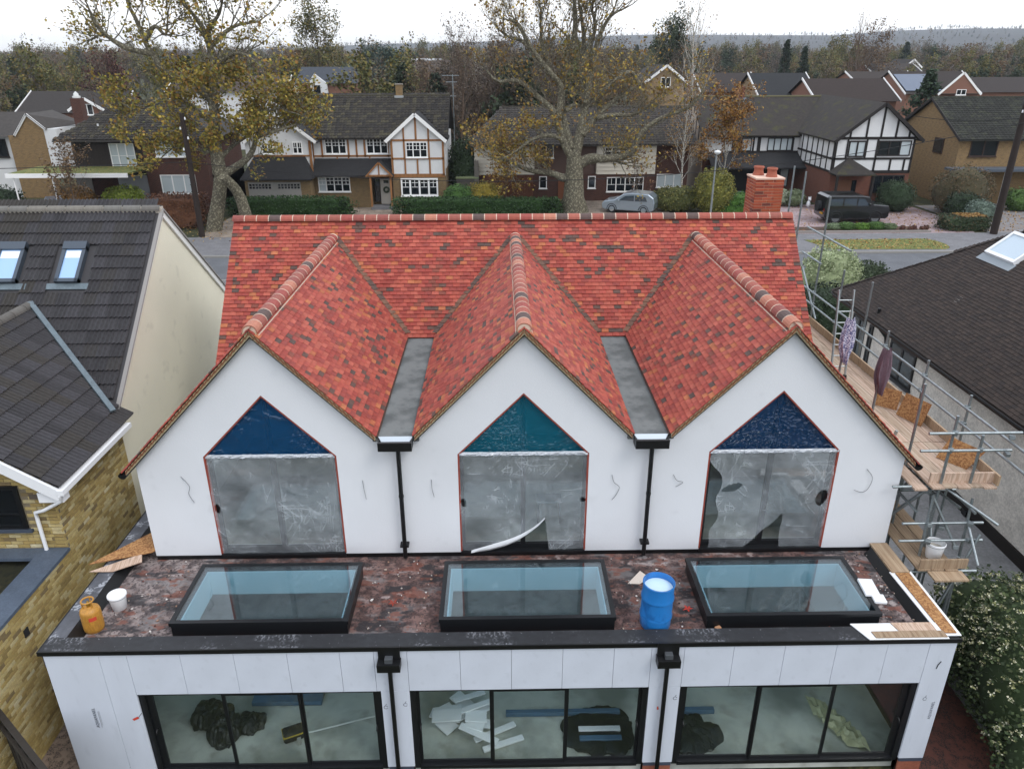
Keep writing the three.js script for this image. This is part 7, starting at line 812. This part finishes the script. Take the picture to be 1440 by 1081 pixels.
// ---------- far woods: one mass ----------
{ const kinds = [['bare', 11, 601, 0.30], ['russet', 11, 602, 0.16], ['olive', 12, 603, 0.24], ['ever', 10, 604, 0.16], ['bare', 13, 605, 0.09], ['conifer', 12, 606, 0.05]]; const geos = kinds.map(([k, h, s]) => { reseed(s); const o = { ...KIND[k](h), kids: 3 }; if (k === 'bare') { o.leaves = 5; o.size = 0.34; o.sp = 0.5; o.pal = s === 601 ? [0x524a42, 0x5c5248, 0x4a433c] : [0x625640, 0x6c5e44, 0x524a3c]; } else { o.size *= 1.5; o.leaves *= 0.75; } const T = newT(o); T.w.tint(C(0x4f463c)); treeFrom(T, [0, 0, 0], h, o); return mergeGeometries([T.w.geo(), T.l.geo()]); });
  reseed(650); const lists = kinds.map(() => []); const put = (x, z, s0, s1) => { let r = rnd(), i = 0; while (i < 5 && r > kinds[i][3]) { r -= kinds[i][3]; i++; } lists[i].push([x, z, rr(s0, s1), rr(0, 6.28)]); };
  const clear = (x, z) => (z > -128 && x > 12 && x < 108) || (z > -190 && z < -165 && x > -30 && x < -2) || (z > -100 && x > -60 && x < -14 && z > -108);
  for (let i = 0; i < 520; i++) { const z = -Math.pow(rnd(), 1.3) * 200 - 66, x = rr(-0.78, 0.84) * -z; if (clear(x, z)) continue; put(x, z, 0.6, 0.86); }
  for (let i = 0; i < 2300; i++) { const z = -Math.pow(rnd(), 1.2) * 950 - 240, x = rr(-0.8, 0.85) * -z; put(x, z, 0.78, 1.12); }
  for (let i = 0; i < 2600; i++) { const z = -rr(1250, 2750), x = rr(-0.8, 0.85) * -z; put(x, z, 0.4, 0.75); }
  for (let i = 0; i < 130; i++) { const s = i % 2 ? 1 : -1, x = s * rr(55, 110), z = rr(-70, 0); if (s > 0 && z < -40) continue; put(x, z, 0.7, 1.0); }
  const D = new THREE.Object3D(); kinds.forEach((k, i) => { const im = new THREE.InstancedMesh(geos[i], LM, lists[i].length); lists[i].forEach(([x, z, s, a], j) => { D.position.set(x, z < -1200 ? hillY(x, z) - 0.5 : 0, z); D.rotation.y = a; D.scale.set(s, s * (0.9 + 0.25 * ((j * 37 % 11) / 11)), s); D.updateMatrix(); im.setMatrixAt(j, D.matrix); }); im.castShadow = im.receiveShadow = true; im.name = numbered('woodland'); tag(im, ['far mass of grey-brown bare trees', 'far mass of rust-coloured trees', 'far mass of olive-brown trees', 'far mass of dark evergreens', 'far mass of tan bare trees', 'far mass of dark conifers'][i], 'woodland', null, 'stuff'); scene.add(im); }); }
// fallen leaves on verge, drives and pavement
{ reseed(700); const m = new MB().tint(C(0)); for (let i = 0; i < 5200; i++) { const k = rnd(); let x, z, y; if (k < 0.1) { x = rr(20, 28.3); z = rr(-37.6, -34.9); y = 0.125; } else if (k < 0.35) { x = rr(20, 33); z = rr(-50, -40); y = 0.03; if (x < 24 && rnd() < 0.6) continue; } else if (k < 0.6) { x = rr(33.6, 46); z = rr(-49, -40); y = 0.03; } else if (k < 0.9) { x = rr(-26, 14); z = rr(-46, -38); y = 0.11; } else { x = rr(31.8, 33.6); z = rr(-41.6, -40.3); y = 1.02; } leaf(m, [x, y, z], rr(0.08, 0.17), [0x9a7a44, 0xb08a4c, 0x8a6238, 0xa89060, 0x7a5a34]); } tag(m.build('fallen_leaves', LM), 'brown leaves scattered over verge and drives', 'leaves', null, 'stuff'); }
// ---------- street objects ----------
{ const wd = std(0x2c2320, { map: rep(woodTex, 3, 0.4), roughness: 0.9 });
  const pole = (label, x, z, h, lean, r = 0.14) => { const t = thing('telegraph_pole', label, 'pole', [x, 0, z]); t.rotation.z = lean; mesh('shaft', new THREE.CylinderGeometry(r * 0.75, r, h, 12).translate(0, h / 2, 0), wd, t); for (const [y, s] of [[h - 0.4, 1], [h - 1.0, -1], [h - 1.6, 1], [h - 2.3, -1]]) { const g = lathe([[0, 0], [0.05, 0], [0.06, 0.06], [0.03, 0.1], [0.055, 0.14], [0, 0.18]], 10); g.translate(s * 0.2, y, 0.1); mesh('insulator', g, M.whitePlastic, t); boxPart('bracket', M.dark, t, Math.min(0, s * 0.22), Math.max(0, s * 0.22), y - 0.03, y, 0.06, 0.12); } for (let i = 0; i < 5; i++) boxPart('step', M.dark, t, -0.18, 0.18, 2.6 + i * 0.45, 2.64 + i * 0.45, 0.1, 0.13); return t; };
  pole('dark wooden telegraph pole in front of the leafy plane tree', -20.75, -40, 8.0, 0.0, 0.2); pole('dark wooden telegraph pole before the yellow brick house', 33.4, -39, 10.2, 0.0, 0.24);
  const wire = (label, a, b, sag) => { const p = []; for (let i = 0; i <= 24; i++) { const t = i / 24; p.push([lerp(a[0], b[0], t), lerp(a[1], b[1], t) - sag * 4 * t * (1 - t), lerp(a[2], b[2], t)]); } tag(new MB().tube(p, 0.022, 4).build('overhead_wire', std(0x1a1a1c)), label, 'wire'); };
  wire('overhead wire strung between the two telegraph poles', [-20.75, 5.0, -39.8], [33.4, 7.3, -38.8], 2.3); wire('overhead wire running left from the leafy plane tree pole', [-70, 4.9, -41], [-20.75, 5.0, -39.8], 0.5); wire('overhead wire running to the black timbered house', [33.4, 7.6, -38.8], [29.5, 7.4, -48.6], 0.4); wire('upper overhead wire beyond the yellow brick house', [33.4, 9.6, -38.8], [75, 9, -40], 0.8);
  const lp = thing('lamp_post', 'slim grey street lamp with white head left of the black timbered house', 'street lamp', [14.8, 0, -42.5]); mesh('column', new THREE.CylinderGeometry(0.05, 0.08, 5.0, 10).translate(0, 2.5, 0), std(0x8d9294, { metalness: 0.4, roughness: 0.5 }), lp); mesh('lantern', lathe([[0.06, 0], [0.16, 0.05], [0.24, 0.16], [0.2, 0.24], [0.05, 0.3], [0, 0.3]], 14).translate(0.05, 4.98, 0), std(0xd9dcdc), lp);
  const ar = thing('aerial_mast', 'thin television aerial mast right of the brown timbered house', 'aerial', [-4.15, 0, -56]); tubePart('mast', M.steel, ar, [0, 4, 0], [0, 9.9, 0], 0.04); for (const [y, l] of [[9.8, 0.9], [9.3, 0.6], [8.2, 0.4]]) tubePart('arm', M.steel, ar, [-l, y, 0], [l * 0.6, y, 0], 0.025);
  for (const [x, l] of [[18.6, 'dark green wheelie bin left of its pair'], [19.35, 'dark green wheelie bin right of its pair']]) { const b = thing('wheelie_bin', l, 'bin', [x, 0, -50.6]); const gm = phys(0x24382c, { roughness: 0.5 }); new MB().prism([[-0.25, 0.08, -0.3], [0.25, 0.08, -0.3], [0.29, 1.0, -0.36], [-0.29, 1.0, -0.36]], [0, 0, 0.62]).build('body', gm, b); mesh('lid', new RoundedBoxGeometry(0.64, 0.07, 0.74, 2, 0.02).translate(0, 1.05, 0), gm, b); boxPart('number_plate', std(0xd9dcda), b, -0.12, 0.12, 0.55, 0.75, 0.27, 0.3); for (const s of [-1, 1]) mesh('wheel', new THREE.CylinderGeometry(0.1, 0.1, 0.06, 12).rotateZ(Math.PI / 2).translate(s * 0.25, 0.1, -0.3), M.dark, b); }
  const og = thing('garden_ornament', 'small white seated animal ornament among the shrubs', 'ornament', [24.6, 0, -49.4]); const og2 = []; for (const [x, y, z, a, b, c] of [[0, 0.28, 0, 0.17, 0.28, 0.2], [0.03, 0.66, 0.06, 0.13, 0.15, 0.15], [-0.05, 0.8, 0.03, 0.04, 0.1, 0.04], [0.11, 0.8, 0.03, 0.04, 0.1, 0.04]]) { const g = new THREE.SphereGeometry(1, 12, 10); g.scale(a, b, c); g.translate(x, y, z); og2.push(g); } mesh('body', mergeGeometries(og2), M.whitePlastic, og);
}
// vehicles: profile in x (front = +x), extruded across z
function vehicle(name, label, pos, turn, L, prof, glassProf, W, paint, o = {}) {
  const t = thing(name, label, 'car', pos, turn); const sh = p => { const s = new THREE.Shape(); p.forEach((q, i) => i ? s.lineTo(...q) : s.moveTo(...q)); return s; };
  const ex = (p, w, b) => { const g = new THREE.ExtrudeGeometry(sh(p), { depth: w - 2 * b, bevelEnabled: true, bevelThickness: b, bevelSize: b * 0.8, bevelSegments: 3 }); g.translate(0, 0, -(w - 2 * b) / 2); return g; };
  const pm = phys(paint, { roughness: 0.3, clearcoat: 1, clearcoatRoughness: 0.06, metalness: o.metal ?? 0.3 }); mesh('body', ex(prof, W, 0.09), pm, t); const gl = phys(0x34414c, { roughness: 0.05, ior: 1.9 });
  for (const g of glassProf) { for (const s of [-1, 1]) { const q = new THREE.ExtrudeGeometry(sh(g), { depth: 0.02, bevelEnabled: false }); q.translate(0, 0, s > 0 ? W / 2 - 0.008 : -W / 2 - 0.012); mesh('side_window', q, gl, t); } }
  for (const [xw, f] of [[o.wf, 1], [o.wr, -1]]) for (const s of [-1, 1]) { const w = new THREE.TorusGeometry(o.r - 0.09, 0.1, 10, 24).translate(0, 0, 0); const m = mesh('wheel', w, M.dark, t); m.position.set(xw, o.r, s * (W / 2 - 0.09)); const rim = mesh('rim', new THREE.CylinderGeometry(o.r - 0.12, o.r - 0.12, 0.16, 18).rotateX(Math.PI / 2), phys(o.rim ?? 0x80868a, { metalness: 0.7, roughness: 0.35 }), m); const arch = new THREE.TorusGeometry(o.r + 0.05, 0.045, 6, 18, Math.PI); const a = mesh('wheel_arch', arch, std(o.arch ?? 0x101112), t); a.position.set(xw, o.r, s * (W / 2 - 0.01)); }
  for (const s of [-1, 1]) { mesh('headlight', new RoundedBoxGeometry(0.06, 0.18, 0.3, 2, 0.03).translate(o.fx, o.hy, s * (W / 2 - 0.28)), phys(0xdfe6ea, { roughness: 0.1 }), t); mesh('tail_light', new RoundedBoxGeometry(0.05, 0.22, 0.14, 2, 0.02).translate(o.bx, o.hy + 0.05, s * (W / 2 - 0.16)), phys(0x8a1c18, { roughness: 0.2 }), t); mesh('mirror', new RoundedBoxGeometry(0.12, 0.16, 0.2, 2, 0.04).translate(o.mx, o.my, s * (W / 2 + 0.08)), pm, t); }
  boxPart('windscreen', gl, t, o.ws[0], o.ws[0] + 0.02, 0, 1, -0.02, 0.02).visible = true; t.children.at(-1).geometry.dispose(); { const [x0, y0, x1, y1] = o.ws; const m = new MB().quad([x0, y0, W / 2 - 0.12], [x0, y0, -W / 2 + 0.12], [x1, y1, -W / 2 + 0.18], [x1, y1, W / 2 - 0.18]); t.children.at(-1).geometry = m.geo(); t.children.at(-1).material = phys(0x1b2126, { roughness: 0.05, side: THREE.DoubleSide }); }
  return t;
}
{ // large black four-wheel drive with spare wheel on the tail door
  const t = vehicle('four_wheel_drive', 'black boxy four-wheel drive parked on the pinkish drive', [25.55, 0.02, -43.9], 0.0, 4.9, [[-2.25, 0.5], [-2.28, 1.2], [-2.2, 1.85], [-2.05, 1.95], [0.3, 1.93], [0.75, 1.86], [1.15, 1.32], [2.25, 1.22], [2.35, 1.0], [2.34, 0.55], [2.2, 0.42], [-2.15, 0.42]], [[[-2.0, 1.3], [-2.0, 1.78], [-1.1, 1.8], [-1.1, 1.3]], [[-1.0, 1.3], [-1.0, 1.8], [-0.1, 1.8], [-0.1, 1.3]], [[0, 1.3], [0, 1.8], [0.45, 1.78], [0.9, 1.3]]], 2.0, 0x101215, { wf: 1.45, wr: -1.45, r: 0.42, fx: 2.38, bx: -2.33, hy: 0.95, mx: 0.85, my: 1.4, ws: [1.16, 1.36, 0.76, 1.88], metal: 0.1 });
  const sp = new THREE.CylinderGeometry(0.38, 0.38, 0.24, 20).rotateZ(Math.PI / 2).translate(-2.48, 1.15, 0.1); mesh('spare_wheel', sp, M.dark, t); mesh('number_plate', new RoundedBoxGeometry(0.02, 0.14, 0.5, 1, 0.005).translate(-2.38, 0.72, 0.5), std(0xc99a2c), t); for (const s of [-1, 1]) boxPart('roof_rail', M.black, t, -1.9, 0.3, 2.0, 2.05, s * 0.85 - 0.03, s * 0.85 + 0.03); boxPart('side_step', M.black, t, -1, 1, 0.36, 0.42, -1.0, 1.0);
}
const hatch = [[-1.95, 0.42], [-2.0, 0.9], [-1.9, 1.25], [-1.55, 1.5], [-0.3, 1.56], [0.35, 1.45], [1.05, 0.98], [1.85, 0.84], [2.0, 0.65], [1.98, 0.4], [1.8, 0.32], [-1.8, 0.32]], hg = [[[-1.5, 1.02], [-1.35, 1.36], [-0.55, 1.43], [-0.55, 1.0]], [[-0.47, 1.0], [-0.47, 1.43], [0.2, 1.36], [0.75, 1.0]]], ho = { wf: 1.25, wr: -1.25, r: 0.33, fx: 2.0, bx: -2.0, hy: 0.7, mx: 0.7, my: 1.02, ws: [1.08, 1.0, 0.38, 1.46], rim: 0xb0b4b6 };
vehicle('silver_hatchback', 'silver hatchback parked behind the forked sapling', [9.9, 0.02, -47.9], 2.75, 4, hatch, hg, 1.75, 0x9aa8b4, { ...ho, metal: 0.6, arch: 0x4a5056 }); vehicle('parked_car', 'pale blue hatchback under the mossy carport', [-34.1, 0.02, -47.4], 2.0, 4, hatch, hg, 1.75, 0x5f8ec0, { ...ho, arch: 0x3a4a5c }); vehicle('parked_car', 'white estate car in front of the carport', [-37.2, 0.02, -44.6], 2.4, 4, hatch, hg, 1.75, 0xd5d8da, { ...ho, arch: 0x7a7d80 }); vehicle('parked_car', 'dark red car beside the white estate', [-34.6, 0.02, -43.4], 2.2, 4, hatch, hg, 1.75, 0x6a1a24, { ...ho, arch: 0x2a1216 });
{ const g = thing('garden_wall', 'mossy stone garden wall between the timbered and cream houses', 'wall', [-3.0, 0, -52.5]); boxPart('wall', std(0x6a655c, { map: rep(grainTex, 1, 1) }), g, -0.9, 0.9, 0, 2.0, -0.2, 0.2); boxPart('moss_capping', std(0x8f9a72), g, -0.95, 0.95, 2.0, 2.12, -0.7, 0.3); boxPart('pier', std(0x77726a), g, 0.6, 0.95, 0, 3.4, -0.25, 0.25); }
scene.fog = new THREE.FogExp2(0xdfe8f4, 0.00018);
renderer.render(scene, camera);
